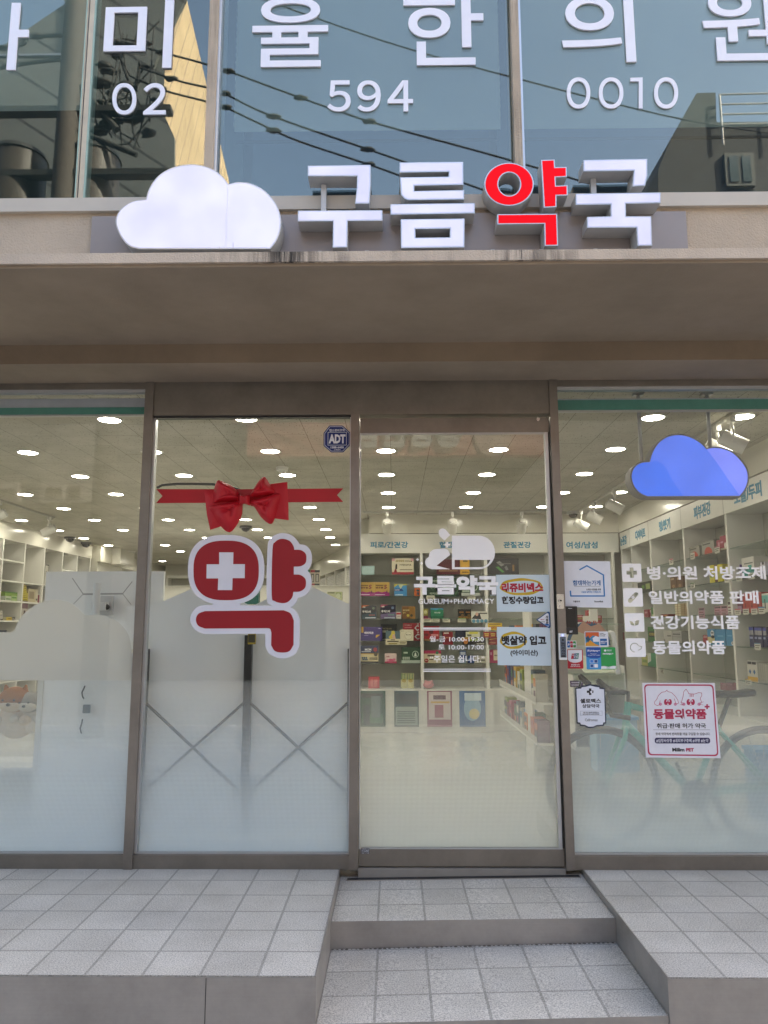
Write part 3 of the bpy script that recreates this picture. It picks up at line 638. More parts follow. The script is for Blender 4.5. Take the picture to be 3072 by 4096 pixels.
# ================================================================== SIGNS OUTSIDE
def lit(name, h, e, s): return P(name, h, .35, var=.05, scale=5, emit=e, estr=s, spec=.5)
LITW = lit('lit_white_acrylic', '#9c9cac', '#d8d8ff', .17); LITR = P('lit_red_acrylic', '#7a0008', .5, var=.05, scale=5, emit='#ff0016', estr=.2, spec=.12)
LITC = lit('lit_cloud_acrylic', '#9c9caa', '#dcdcff', .18)
YSF = -1.18
SG = thing('shop_sign', (0, -1.14, 2.711), 'lit channel letter sign with white cloud and the word 약 in red, standing on the canopy', 'sign')
b = MB()
pA = aY(366, 940, -1.09); pB = aY(2747, 940, -1.09); b.box(pA.x, -1.095, 2.711, pB.x, -1.081, aY(1536, 855, -1.095).z, P('sign_panel', (.30, .27, .265), .45, metal=.2, var=.05, scale=3)); b.build('back_panel', SG)
def chan(fr_c, loops, lightmat, name, backY=-1.096, corner_holes=True, label=None, parent=SG):
    """channel element: return body + recessed lit face; loops in crop coordinates on the face plane"""
    L = [mapY(fr_c, l, YSF) for l in loops]; m = MB(); fr = FY(0)
    m.shape(fr, L, -backY, -YSF, LETSIDE); m.shape(fr, L, -YSF, -YSF+.002, ALU)
    return m, L
letters = [
 ('구', 'first sign letter 구, white face, left of the group', c1, LITW, [[[(1330, 717), (1601, 713), (1601, 800), (1595, 880), (1534, 880), (1541, 820), (1543, 762), (1330, 762)]], [[(1287, 911), (1652, 909), (1652, 954), (1502, 955), (1500, 1069), (1437, 1070), (1439, 956), (1287, 957)]]]),
 ('름', 'second sign letter 름, white face', c2, LITW, [[[(67, 703), (342, 700), (343, 799), (131, 803), (131, 826), (346, 822), (346, 862), (105, 865), (88, 858), (74, 842), (69, 767), (279, 764), (280, 743), (67, 746)]], [[(27, 883), (392, 878), (392, 922), (29, 928)]], [[(72, 948), (348, 945), (347, 1069), (74, 1072)], [(135, 990), (285, 988), (285, 1026), (136, 1028)]]]),
 ('약', 'red sign letter 약', c2, LITR, [[ell(540, 797, 107, 93, 40), ell(541, 796, 47, 50, 32)], [[(678, 692), (737, 690), (739, 723), (789, 722), (790, 765), (741, 767), (743, 803), (793, 801), (794, 845), (745, 846), (745, 895), (690, 898)]], [[(489, 926), (748, 924), (752, 1062), (694, 1063), (692, 968), (489, 970)]]]),
 ('국', 'last sign letter 국, white face', c2, LITW, [[[(861, 692), (1137, 687), (1137, 760), (1128, 803), (1073, 806), (1079, 738), (861, 741)]], [[(828, 838), (1195, 832), (1195, 878), (1044, 881), (1045, 935), (1154, 935), (1158, 1062), (1095, 1063), (1090, 984), (877, 985), (877, 938), (979, 935), (979, 884), (828, 886)]]])]
for ch, lab, cr_, lm, elems in letters:
    m = MB(); fm = MB()
    for loops in elems:
        L = [mapY(cr_, l, YSF) for l in loops]
        m.shape(FY(0), L, 1.096, 1.179, LETSIDE); m.shape(FY(0), L, 1.1795, 1.1815, ALU)
        fm.shape(FY(0), L, 1.1816, 1.1828, lm, offset=-.0048)
    if ch == '구': q = aY(*c1(1399, 860), -1.12); m.box(q.x-.011, -1.13, q.z-.06, q.x+.011, -1.11, q.z+.06, LETSIDE)
    if ch == '국': q = aY(*c2(903, 810), -1.12); m.box(q.x-.011, -1.13, q.z-.05, q.x+.011, -1.11, q.z+.05, LETSIDE)
    for dx in ((-.1, .1)):
        x = sum(v.x for v in m.v)/len(m.v)+dx; m.box(x-.008, -1.13, 2.711, x+.008, -1.11, 2.75, LETSIDE)
    o = m.build('channel_letter', SG); tag(o, lab); fm.build('lit_face', o)
cpts = [(600, 1077), (556, 1062), (520, 1020), (500, 965), (508, 925), (535, 892), (580, 868), (630, 862), (645, 815), (680, 765), (730, 731), (790, 714), (850, 712), (910, 728), (955, 757), (988, 796), (1030, 788), (1085, 794), (1140, 822), (1185, 870), (1210, 925), (1213, 985), (1195, 1040), (1168, 1076)]
L = [mapY(c1, smoothp(cpts, corners=(0, 7, 15, 23), k=5), YSF)]
m = MB(); m.shape(FY(0), L, 1.096, 1.179, LETSIDE); m.shape(FY(0), L, 1.1795, 1.1815, ALU); m.box(L[0][0][0]+.05, -1.15, 2.711, L[0][0][0]+.07, -1.12, 2.745, LETSIDE)
o = m.build('cloud_lightbox', SG)
m = MB(); q = aY(*c1(985, 800), YSF); q2 = aY(*c1(985, 1075), YSF); m.box(q.x-.0005, -1.1834, q2.z, q.x+.0005, -1.1829, q.z-.004, P('acrylic_seam', (.68, .66, .68), .6))
for k_ in range(2): xx = q.x+random.uniform(-.03, .03); m.box(xx, -1.1833, q2.z+.002, xx+.002, -1.1829, q2.z+random.uniform(.01, .03), P('acrylic_seam', (.42, .40, .38), .6))
m.build('seam', o); m = MB(); m.shape(FY(0), L, 1.1816, 1.1828, LITC, offset=-.0055); m.build('lit_face', o)

# clinic lettering on the upper panes
YL = -1.049; frU = FY(0); LV = P('raised_white_letter', '#ebebf6', .5, var=.02)
q = crop(1.8433, 0, 0)
def upl(ch, bx, lab, bold=.008, poly=None):
    m = MB()
    if poly: m.shape(frU, [mapY(crop(1.08, 0, 0) if False else q, poly, YL)], 1.049, 1.056, LV)
    else: m.text(frU, ch, boxY(crop(1, 0, 0), *bx, YL), 1.049, 1.056, LV, bold=bold, res=6)
    return tag(m.build('window_letter'), lab, 'letter', 'letters of the clinic name on the upper windows')
upl('ㅏ', None, 'white letter ㅏ at the far left pane of the upper window', poly=[(92, 29), (157, 29), (140, 227), (216, 227), (213, 281), (135, 281), (116, 523), (51, 523)])
upl('미', (419, 6, 692, 276), 'white letter 미 above the phone number 02', .004)
upl('율', (1010, -6, 1313, 271), 'white letter 율 on the middle upper window')
upl('한', (1614, -40, 1934, 264), 'white letter 한 on the middle upper window, above 594')
upl('의', (2244, -30, 2536, 253), 'white letter 의 above the number 0010')
upl('원', (2808, -50, 3105, 246), 'white letter 원 cut by the right edge of the picture')
for digs, y0, y1, lab in ((((451, 546, '０'), (574, 666, '２')), 336, 461, 'white number 02 on the left upper window'), (((1310, 1403, '５'), (1429, 1523, '９'), (1550, 1652, '４')), 325, 449, 'white number 594 on the middle upper window'), (((2266, 2360, '０'), (2394, 2492, '０'), (2520, 2569, '１'), (2615, 2711, '０')), 313, 437, 'white number 0010 on the right upper window')):
    m = MB()
    for x0, x1, ch in digs:
        if ch == '１': m.shape(frU, [mapY(crop(1, 0, 0), [(x0, y0+2), (x1, y0), (x1, y1), (x1-15, y1), (x1-15, y0+16), (x0, y0+16)], YL)], 1.049, 1.055, LV)
        elif ch == '０': m.shape(frU, [mapY(crop(1, 0, 0), ell((x0+x1)/2, (y0+y1)/2, (x1-x0)/2, (y1-y0)/2, 40, 2.2), YL), mapY(crop(1, 0, 0), ell((x0+x1)/2, (y0+y1)/2, (x1-x0)/2-15, (y1-y0)/2-15, 36, 2.1), YL)], 1.049, 1.055, LV)
        else: m.text(frU, ch, boxY(crop(1, 0, 0), x0, y0, x1, y1, YL), 1.049, 1.055, LV, bold=.012, res=6)
    tag(m.build('window_number'), lab, 'number', 'phone number on the upper windows')

# red pharmacy sign and bow on the second window
YP = -.022; frP = FY(0); PW_ = P('white_foam_board', '#dcdbe6', .5, var=.03, scale=8); PR_ = P('red_film_print', '#960a1c', .45, var=.04, scale=4)
o = thing('pharmacy_sign', (-.73, YP, 1.05), 'big rounded red sign 약 with a white cross and white outline on the left shop window', 'sign')
def mp4(pts): return mapY(c4, pts, YP)
m = MB()
m.shape(frP, [mp4(ell(560, 1435, 281, 257, 56, 2.5))], .006, .020, PW_)
m.shape(frP, [mp4(smoothp([(865, 1290), (882, 1212), (930, 1175), (985, 1165), (1045, 1182), (1085, 1220), (1100, 1247), (1150, 1258), (1184, 1300), (1193, 1360), (1182, 1410), (1160, 1440), (1184, 1480), (1190, 1550), (1165, 1605), (1130, 1632), (1090, 1642), (1075, 1680), (1035, 1712), (960, 1718), (895, 1695), (860, 1640)], corners=(6, 11, 16), k=4))], .0058, .0198, PW_)
m.shape(frP, [mp4(smoothp([(400, 1696), (1020, 1702), (1075, 1740), (1102, 1800), (1100, 2000), (1070, 2058), (1000, 2088), (940, 2085), (878, 2053), (850, 1995), (850, 1908), (400, 1910), (335, 1880), (298, 1820), (303, 1765), (345, 1712)], corners=(0, 1, 3, 4, 9, 10, 11), k=4))], .0062, .0196, PW_)
m.shape(frP, [mp4([(455, 1655), (680, 1655), (655, 1720), (470, 1720)])], .006, .0190, PW_)
m.build('outline_board', o)
m = MB()
m.shape(frP, [mp4(ell(561, 1441, 241, 220, 56, 2.6))], .0203, .0212, PR_)
m.shape(frP, [mp4(smoothp([(903, 1290), (922, 1232), (970, 1208), (1028, 1222), (1058, 1262), (1063, 1288), (1112, 1291), (1146, 1315), (1153, 1350), (1145, 1388), (1110, 1410), (1060, 1413), (1060, 1471), (1108, 1474), (1143, 1500), (1150, 1535), (1141, 1572), (1105, 1596), (1057, 1599), (1048, 1640), (1015, 1674), (970, 1682), (918, 1666), (897, 1620)], corners=(5, 11, 12, 18), k=4))], .0203, .0212, PR_)
m.shape(frP, [mp4(smoothp([(405, 1741), (985, 1735), (1035, 1757), (1060, 1810), (1058, 1990), (1028, 2036), (975, 2047), (920, 2035), (893, 1992), (895, 1900), (885, 1872), (858, 1867), (405, 1870), (355, 1848), (338, 1805), (355, 1762)], corners=(0, 1, 3, 4, 8, 9, 11, 12), k=4))], .0203, .0212, PR_)
m.build('red_letter', o)
m = MB(); m.shape(frP, [mp4([(510, 1308), (615, 1308), (613, 1395), (700, 1395), (698, 1498), (609, 1498), (606, 1586), (500, 1586), (503, 1500), (416, 1500), (418, 1396), (510, 1396)])], .0215, .0222, PW_); m.build('white_cross', o)
RB1 = P('red_ribbon_satin', '#b00c1e', .45, var=.05, scale=10); RB2 = P('red_bow_fabric', '#b90f22', .55, var=.05, scale=12)
BW = thing('gift_bow', (-.75, -.02, 1.9), 'dark red ribbon with a large bow across the second shop window', 'bow')
m = MB(); m.shape(frP, [mp4([(40, 838), (700, 838), (1423, 832), (1378, 882), (1423, 932), (700, 938), (38, 941), (86, 889)])], .005, .0065, RB1); m.build('ribbon', BW)
def puff(m, pts, piv, h, mat, n0=.01, rings=5, folds=0, fs=.35, sharp=False):
    L = [Vector((*p, 0)) for p in mp4(smoothp(pts, range(len(pts)) if sharp else (), 4))]
    L2 = []
    for i in range(len(L)):
        a, b_ = L[i], L[(i+1) % len(L)]
        for j in range(2): L2.append(a.lerp(b_, j/2))
    c = Vector((*mp4([piv])[0], 0)); n = len(L2); vs = []
    for i in range(rings+1):
        t = i/rings
        for k, p in enumerate(L2):
            w = p.lerp(c, t); hh = math.sin(min(1, t*1.25)*math.pi*.72)*h + (math.sin(k/n*math.pi*2*folds)*h*fs*t*(1.1-t)*2 if folds else 0)
            vs.append((w.x, -(n0+max(0, hh)), w.y))
    fs_ = [(i*n+k, i*n+(k+1) % n, (i+1)*n+(k+1) % n, (i+1)*n+k) for i in range(rings) for k in range(n)]
    m.add(vs, fs_, mat, True)
for pts, piv in (([(395, 850), (500, 840), (600, 900), (560, 1000), (530, 1110), (440, 1140), (415, 1030)], (500, 960)), ([(885, 800), (1010, 785), (1018, 960), (1020, 1068), (915, 1055), (850, 960)], (950, 930))):
    m = MB(); puff(m, pts, piv, .010, RB2, .008, sharp=True); m.build('tail', BW)
for pts, piv, nm in (([(490, 782), (560, 795), (620, 830), (665, 890), (665, 925), (530, 935), (460, 935)], (585, 880), 2), ([(435, 968), (560, 940), (668, 928), (682, 970), (665, 1060), (585, 1160), (500, 1090), (460, 1020)], (600, 1000), 3), ([(840, 748), (880, 800), (917, 870), (735, 907), (735, 885), (790, 795)], (825, 850), 2), ([(735, 925), (850, 895), (960, 872), (935, 1000), (895, 1097), (820, 1050), (770, 975), (742, 962)], (850, 970), 3)):
    m = MB(); puff(m, pts, piv, .05, RB2, .016, 9, folds=nm, fs=.22); m.build('loop', BW)
m = MB(); puff(m, [(662, 885), (700, 895), (735, 885), (740, 925), (742, 965), (700, 955), (662, 965), (660, 925)], (700, 925), .03, RB2, .04); m.build('knot', BW)

# ------------------------------------------------------------------ stickers and notices
def sticker(name, lab, cat='sticker', group=None): return MB(), (lambda m: tag(m.build(name), lab, cat, group))
F0 = FY(0); FS = .0045       # in front of the glass
def st(c, m, rect, n, mat, r=0.004): u0, v0, u1, v1 = boxY(c, *rect, -.005); m.shape(F0, [rrect(u0, v0, u1, v1, r)], FS, FS+n, mat)
def tx(c, m, s, rect, n, mat, bold=.02, res=2, d=.0006, Y=-.005): m.text(F0, s, boxY(c, *rect, Y), FS+n, FS+n+d, mat, bold=bold, res=res)
def qd(c, m, pts, n0, n1, mat, k=0, corners=()): m.shape(F0, [mapY(c, smoothp(pts, corners, k) if k else pts, -.005)], FS+n0, FS+n1, mat)
BLKI, REDI, BLUI, WHI = paint('#1b1a20'), paint('#b5203c'), paint('#1668b8'), paint('#e6e6ee')
# security octagon
NAVY = paint('#132a6e'); m = MB(); q8 = [(1322, 373), (1420, 373), (1477, 425), (1477, 515), (1425, 570), (1335, 570), (1280, 522), (1280, 428)]
qd(c4, m, q8, 0, .0012, NAVY)
qd(c4, m, [((x-1379)*.93+1379, (y-471)*.93+471) for x, y in q8], .0012, .0013, WHI); qd(c4, m, [((x-1379)*.90+1379, (y-471)*.90+471) for x, y in q8], .0013, .0014, NAVY)
st(c4, m, (1311, 421, 1450, 519), .0018, WHI, .001); st(c4, m, (1314, 424, 1447, 516), .0019, NAVY, .001)
tx(c4, m, 'ADT', (1318, 438, 1442, 505), .0019, WHI, .05); tx(c4, m, '캡스경비구역', (1322, 399, 1434, 417), .0014, WHI, .02); tx(c4, m, '1588-6400', (1332, 526, 1429, 542), .0014, WHI, .03); tx(c4, m, '고객센터', (1356, 547, 1404, 556), .0014, WHI)
tag(m.build('security_sticker'), 'blue octagonal ADT security sticker in the top corner of the second window', 'sticker')
# door logo
m = MB()
qd(c7, m, smoothp([(640, 443), (604, 428), (586, 393), (595, 362), (617, 347), (622, 315), (650, 290), (683, 284), (708, 284), (735, 282), (765, 295), (783, 330)], (0, 4, 11, 7), 4)+[(783, 443)], 0, .0008, VW)
outer = [(796, 181), (1005, 181)]+[(1005+127*math.sin(t), 312-131*math.cos(t)) for t in [math.pi*i/16 for i in range(1, 16)]]+[(1005, 443), (796, 443)]
hole = [(817, 370), (1096, 370), (1083, 396), (1060, 415), (1030, 427), (817, 427)]
m.shape(F0, [mapY(c7, outer, -.005), mapY(c7, hole, -.005)], FS, FS+.0008, VW)
qd(c7, m, [(692, 163), (694, 140), (708, 127), (727, 124), (745, 132), (782, 176), (738, 218), (700, 185)], 0, .0008, VW)
for x, y, a, b_ in ((759, 251, 21, 8), (528, 368, 10, 4), (559, 396, 11, 4.5)): qd(c7, m, plus(x, y, a, b_), 0, .001, VW)
tag(m.build('logo_decal'), 'white cloud and capsule logo on the sliding door', 'decal')
m = MB(); tx(c7, m, '구름약국', (499, 491, 1158, 641), 0, VW, .055, 3); tag(m.build('name_lettering'), 'bold white rounded lettering 구름약국 on the door glass', 'lettering')
m = MB(); tx(c7, m, 'GUREUM+PHARMACY', (532, 673, 1128, 713), 0, VW, .012, 3); tag(m.build('latin_lettering'), 'thin white letters GUREUM+PHARMACY under the door name', 'lettering')
m = MB()
for y, h in ((903, 5), (916, 3), (1223, 3), (1239, 5)): st(c7, m, (572, y-h, 1100, y+h), .0006, VW, .0001)
tx(c7, m, '월-금 10:00-19:30', (621, 966, 1045, 1010), 0, VW, .012, 3); tx(c7, m, '토 10:00-17:00', (690, 1031, 1046, 1070), 0, VW, .012, 3); tx(c7, m, '“주일은 쉽니다.”', (626, 1115, 1050, 1171), 0, VW, .012, 3)
tag(m.build('opening_hours'), 'white opening hours between double lines on the door glass', 'lettering')
# paper notices on the door (inside face)
PAPER = P('notice_paper', '#cfdde6', .7, var=.02); BRUSH = P('yellow_brush_print', '#c9a92c', .6, var=.1, scale=60)
def ring(m, c, cx, cy_, rx, ry, w, n0, gap=0.):
    pts = []; n = 60
    for i in range(n): a = 2*math.pi*i/n; k = 1+.02*math.sin(7*a); pts.append((cx+rx*math.cos(a)*k, cy_+ry*math.sin(a)*k))
    inn = []
    for i in range(n): a = 2*math.pi*i/n; ww = w*(.8+.45*math.sin(a+.5)**2); inn.append((cx+(rx-ww)*math.cos(a), cy_+(ry-ww)*math.sin(a)))
    m.shape(F0, [mapY(c, pts, -.005), mapY(c, inn, -.005)], FS+n0, FS+n0+.0003, BRUSH)
m = MB(); qd(c7, m, [(1140, 486), (1555, 486), (1562, 775), (1148, 775)], 0, .0005, PAPER); ring(m, c7, 1338, 580, 168, 67, 18, .0006)
tx(c7, m, '리쥬비넥스', (1183, 550, 1508, 622), .001, REDI, .05); tx(c7, m, '한정수량입고', (1185, 655, 1512, 714), .001, BLKI, .045)
tag(m.build('paper_notice'), 'pale blue paper notice with red words 리쥬비넥스 ringed in yellow', 'notice', 'paper notices on the door')
m = MB(); qd(c7, m, [(1147, 893), (1562, 897), (1573, 1197), (1153, 1192)], 0, .0005, PAPER); ring(m, c7, 1276, 998, 105, 68, 18, .0006)
tx(c7, m, '뱃살약 입고', (1183, 962, 1532, 1036), .001, BLKI, .045); tx(c7, m, '(아이미산)', (1252, 1072, 1467, 1124), .001, BLKI, .03)
tag(m.build('paper_notice'), 'pale blue paper notice with black words 뱃살약 입고', 'notice', 'paper notices on the door')
m = MB(); qd(c7, m, smoothp([(1452, 838), (1545, 773), (1560, 780), (1566, 893), (1558, 904), (1545, 900)], range(6), 2), .0018, .003, paint('#1a4f86')); qd(c7, m, [(1464, 838), (1538, 785), (1550, 790), (1556, 885), (1545, 891)], .003, .0032, WHI)
tx(c7, m, '자\n동\n문', (1527, 805, 1549, 872), .0034, BLKI, .04); tx(c7, m, '구름약국', (1484, 832, 1515, 840), .0034, REDI); tx(c7, m, '손대지마세요', (1478, 850, 1522, 858), .0034, BLKI); qd(c7, m, [(1550, 868), (1556, 885), (1535, 884), (1515, 868)], .0033, .0034, BLUI)
tag(m.build('door_sticker'), 'blue and white triangular sticker 자동문 at the door edge', 'sticker')
m = MB(); F02 = -.0245; u = boxY(cn, 1566, 1149, 1622, 1187, -.021); m.fbox(F0, *u, .0205, .0212, BLKI)
for i, s_ in enumerate(('자동문수리', '24시간출동', '010-5443-8262', '여닫이 유리문')): h = (u[3]-u[1]); m.text(F0, s_, (u[0]+.002, u[3]-h*(.06+.24*i)-h*.16, u[2]-.002, u[3]-h*(.06+.24*i)), .0213, .0216, WHI, bold=.02, res=1)
tag(m.build('service_label'), 'tiny black repair label on the bottom rail of the door', 'sticker')
# reader, lock, touch switch
o = thing('card_reader', (1.0, -.02, 1.25), 'black card reader fixed beside the door below the white house poster', 'card reader')
u = boxY(cs, 166, 208, 304, 520, -.03); m = MB(); m.shape(F0, [rrect(*u, .004)], .0046, .034, BLACK); m.build('housing', o)
m = MB(); m.shape(F0, [rrect(u[0]+.006, u[1]+.035, u[2]-.008, u[3]-.006, .004)], .0341, .0352, P('gloss_screen', (.008, .008, .01), .08)); m.build('screen', o)
m = MB(); m.text(F0, 'ADT', (u[0]+.02, u[1]+.010, u[0]+.036, u[1]+.020), .0342, .0346, WHI, bold=.04); m.fbox(F0, u[0]+.018, u[3]-.012, u[0]+.038, u[3]-.010, .0353, .0356, WHI); m.build('lettering', o)
o = thing('door_lock', (.88, -.047, 1.3), 'steel lock plate with a key cylinder on the post right of the door', 'lock')
u = boxY(cs, 75, 72, 153, 236, -.048); m = MB(); m.shape(F0, [rrect(*u, .004)], .0452, .049, CHROME); m.build('plate', o)
m = MB(); cx = (u[0]+u[2])/2; cz = (u[1]*.45+u[3]*.55); m.cyl((cx, -.049, cz), (cx, -.062, cz), .010, .009, CHROME, 16); m.box(cx-.004, -.0635, cz-.004, cx+.004, -.062, cz+.004, BLACK); m.cyl((cx, -.049, u[1]+.012), (cx, -.056, u[1]+.012), .008, .007, CHROME, 14); m.build('cylinder', o)
o = thing('touch_switch', (.89, -.05, 1.1), 'slim white touch switch with a blue light and the words 눌러주세요', 'switch')
u = boxY(cs, 97, 506, 182, 800, -.055); m = MB(); m.shape(F0, [rrect(*u, .005)], .0452, .066, WHITEP); m.build('housing', o)
m = MB(); m.shape(F0, [rrect(u[0]+.005, u[1]+.012, u[2]-.004, u[3]-.018, .002)], .0661, .0668, paint('#5a6472')); m.build('panel', o)
m = MB(); m.cyl(((u[0]+u[2])/2, -.066, u[3]-.010), ((u[0]+u[2])/2, -.0675, u[3]-.010), .0035, .0035, P('blue_led', (.2, .3, 1), .4, emit='#6f7cff', estr=1.5), 10); m.build('lamp', o)
m = MB(); m.text(F0, '눌\n러\n주\n세\n요', (u[0]+.009, u[1]+.028, u[2]-.009, u[3]-.045), .0669, .0672, BLKI, bold=.02); m.shape(F0, [rrect(u[0]+.009, u[1]+.015, u[2]-.010, u[1]+.024, .001)], .0669, .0671, BLKI); m.shape(F0, [ell((u[0]+u[2])/2, u[3]-.034, .005, .006, 12)], .0669, .0671, BLKI); m.build('lettering', o)

# posters and payment stickers on the right window
m = MB(); qd(cr, m, [(98, 83), (457, 86), (472, 440), (112, 434)], 0, .001, paint('#e2e4ee'))
def stroke(m, c, pts, w, n0, n1, mat, closed=False):
    P_ = [Vector((*p, 0)) for p in mapY(c, pts, -.005)]; w = w/2
    for i in range(len(P_)-(0 if closed else 1)):
        a, b_ = P_[i], P_[(i+1) % len(P_)]; d = (b_-a)
        if d.length < 1e-6: continue
        d.normalize(); nn = Vector((-d.y, d.x, 0))*w; a2 = a-d*w*.5; b2 = b_+d*w*.5
        m.shape(F0, [[(a2+nn).to_2d(), (a2-nn).to_2d(), (b2-nn).to_2d(), (b2+nn).to_2d()]], FS+n0, FS+n1+i*2e-6, mat)
BL2 = paint('#1f78bd'); stroke(m, cr, [(226, 150), (280, 120), (406, 190), (414, 350), (158, 350), (155, 312)], .0072, .0011, .0014, BL2)
tx(cr, m, '함께하는가게', (174, 230, 384, 270), .0011, paint('#1d5f9e'), .025); st(cr, m, (183, 275, 382, 277), .0013, BLKI, .0001)
tx(cr, m, '소외된 이웃들을 위해', (275, 293, 386, 308), .0011, BLKI); tx(cr, m, '나눔을 실천하는 가게입니다', (238, 312, 386, 327), .0011, BL2); tx(cr, m, '구름약국', (175, 385, 228, 399), .0011, BLKI, .03); tx(cr, m, 'SeongBuk', (337, 385, 405, 402), .0011, BLKI, .03)
tag(m.build('poster'), 'white poster with a blue house outline and words 함께하는가게', 'poster')
m = MB(); st(cs, m, (186, 588, 292, 672), .001, WHI, .003)
for i, h in enumerate(('#1f62a8', '#b01f30', '#2f8a40')): st(cs, m, (190+i*33, 594, 220+i*33, 664), .0013, paint(h), .003)
tx(cs, m, 'JCB', (193, 618, 284, 642), .0014, WHI, .04); tag(m.build('payment_sticker'), 'small white sticker JCB in blue, red and green', 'sticker', 'payment stickers on the right window')
m = MB(); st(cs, m, (189, 685, 366, 897), .001, paint('#b3142a'), .004); qd(cs, m, smoothp([(197, 692), (352, 690), (354, 800), (330, 822), (275, 832), (225, 822), (200, 800)], (0, 1, 2, 6), 4), .0011, .0013, WHI)
qd(cs, m, [(240, 732), (320, 726), (312, 790), (232, 790)], .0014, .0015, paint('#1c3e70')); qd(cs, m, [(240, 732), (268, 730), (258, 790), (232, 790)], .0016, .0017, REDI); qd(cs, m, [(292, 728), (320, 726), (312, 790), (284, 790)], .0016, .0017, paint('#1d7a6c'))
tx(cs, m, 'UnionPay', (240, 740, 314, 756), .0018, WHI, .03); tx(cs, m, '银联', (262, 760, 310, 782), .0018, WHI, .03); tx(cs, m, '환영합니다', (233, 846, 327, 864), .0011, WHI, .02); tx(cs, m, '은련을 환영 Welcome', (225, 868, 335, 879), .0011, WHI)
tag(m.build('payment_sticker'), 'red and white UnionPay sticker below the JCB one', 'sticker', 'payment stickers on the right window')
m = MB(); st(cs, m, (385, 486, 645, 655), .001, WHI, .004); st(cs, m, (391, 493, 543, 648), .0012, paint('#3f86b0'), .002)
qd(cs, m, [(393, 495), (540, 495), (541, 545), (470, 530), (440, 560), (393, 545)], .0013, .0014, paint('#d2602c')); qd(cs, m, [(393, 620), (440, 580), (500, 625), (541, 640), (541, 647), (393, 647)], .0013, .0015, paint('#d9962c')); qd(cs, m, [(470, 560), (505, 535), (541, 550), (541, 600), (480, 600)], .0014, .0016, WHI); qd(cs, m, [(395, 560), (420, 530), (445, 575), (420, 610)], .0015, .0017, paint('#27506a'))
for i, s_ in enumerate(('WARMLY', 'WELCOMED', 'IN KOREA')): tx(cs, m, s_, (548, 503+i*14, 548+(50, 68, 60)[i], 512+i*14), .0011, BLKI, .02, 1)
st(cs, m, (554, 566, 630, 640), .0012, paint('#1c5ca0'), .001); tx(cs, m, 'AMERICAN\nEXPRESS', (557, 590, 628, 622), .0013, WHI, .02, 1); tag(m.build('payment_sticker'), 'sticker with an orange city picture and a blue card square', 'sticker', 'payment stickers on the right window')
m = MB(); st(cs, m, (401, 661, 564, 906), .001, paint('#3f93d0'), .005); qd(cs, m, [(402, 668), (408, 662), (557, 661), (562, 668), (562, 772), (520, 785), (450, 782), (402, 765)], .0011, .0012, paint('#1c4da0'))
tx(cs, m, '支|Alipay+', (408, 686, 552, 712), .0013, WHI, .035); tx(cs, m, 'Pay smart', (448, 729, 514, 740), .0013, WHI, .02, 1); tx(cs, m, 'with your home e-wallets', (415, 744, 552, 755), .0013, WHI, .02, 1)
for x, y, h in ((442, 798, '#2a7ad0'), (489, 798, '#1c4d90'), (444, 848, '#1d5090'), (491, 848, '#e8e8ee')): st(cs, m, (x-1, y-1, x+39, y+37), .0012, WHI, .002); st(cs, m, (x+2, y+2, x+36, y+34), .0014, paint(h), .002)
tag(m.build('payment_sticker'), 'blue Alipay+ sticker with four small app squares', 'sticker', 'payment stickers on the right window')
m = MB(); st(cs, m, (563, 661, 728, 906), .0011, paint('#2d9a4e'), .005); qd(cs, m, smoothp([(566, 872), (600, 868), (645, 878), (690, 868), (727, 866), (727, 900), (566, 900)], (0, 4, 5, 6), 3), .0012, .0013, WHI)
qd(cs, m, ell(610, 697, 14, 12, 16), .0013, .0014, WHI); tx(cs, m, '微信支付', (633, 686, 680, 700), .0013, WHI, .02, 1); tx(cs, m, 'WeChat Pay', (633, 702, 680, 709), .0013, WHI, 0, 1); tx(cs, m, '扫码乐享优汇率', (583, 724, 700, 744), .0013, WHI, .04, 1); tx(cs, m, '微信支付', (625, 884, 665, 894), .0014, paint('#2d9a4e'), .02, 1)
tag(m.build('payment_sticker'), 'green WeChat Pay sticker, rightmost of the payment stickers', 'sticker', 'payment stickers on the right window')
# shield
m = MB(); sh = [(192, 95), (232, 93), (236, 82), (270, 78), (305, 68), (345, 78), (378, 82), (382, 95), (418, 99), (428, 368), (412, 370), (408, 388), (360, 390), (330, 404), (290, 404), (262, 390), (228, 386), (225, 372), (203, 368)]
qd(ct, m, sh, 0, .001, paint('#17233f'))
def scl(pts, k): cx = sum(p[0] for p in pts)/len(pts); cy_ = sum(p[1] for p in pts)/len(pts); return [((x-cx)*k+cx, (y-cy_)*k+cy_) for x, y in pts]
qd(ct, m, scl(sh, .93), .0011, .0013, paint('#dfe2ee')); qd(ct, m, plus(305, 127, 25, 9), .0014, .0016, BLKI); qd(ct, m, [(316, 120), (324, 127), (313, 140), (303, 127)], .0017, .0018, WHI)
tx(ct, m, '셀로맥스', (229, 180, 388, 214), .0014, BLKI, .035); tx(ct, m, '상담약국', (245, 221, 376, 250), .0014, BLKI, .025); tx(ct, m, '저희 약국은 셀로맥스 취급점입니다.', (253, 281, 374, 291), .0014, BLKI, .01, 1); tx(ct, m, '빠른 효과를 위해 약사님께 상담하세요.', (250, 294, 376, 303), .0014, BLKI, .01, 1)
for rr_ in ((232, 274, 396, 275), (232, 308, 396, 309), (231, 274, 232, 309), (396, 274, 397, 309)): st(ct, m, rr_, .0015, BLKI, .00005)
tx(ct, m, 'Cellromax', (266, 331, 362, 352), .0014, BLKI, .0); tag(m.build('shield_sticker'), 'white shield shaped sticker with navy edge, 셀로맥스 상담약국', 'sticker')
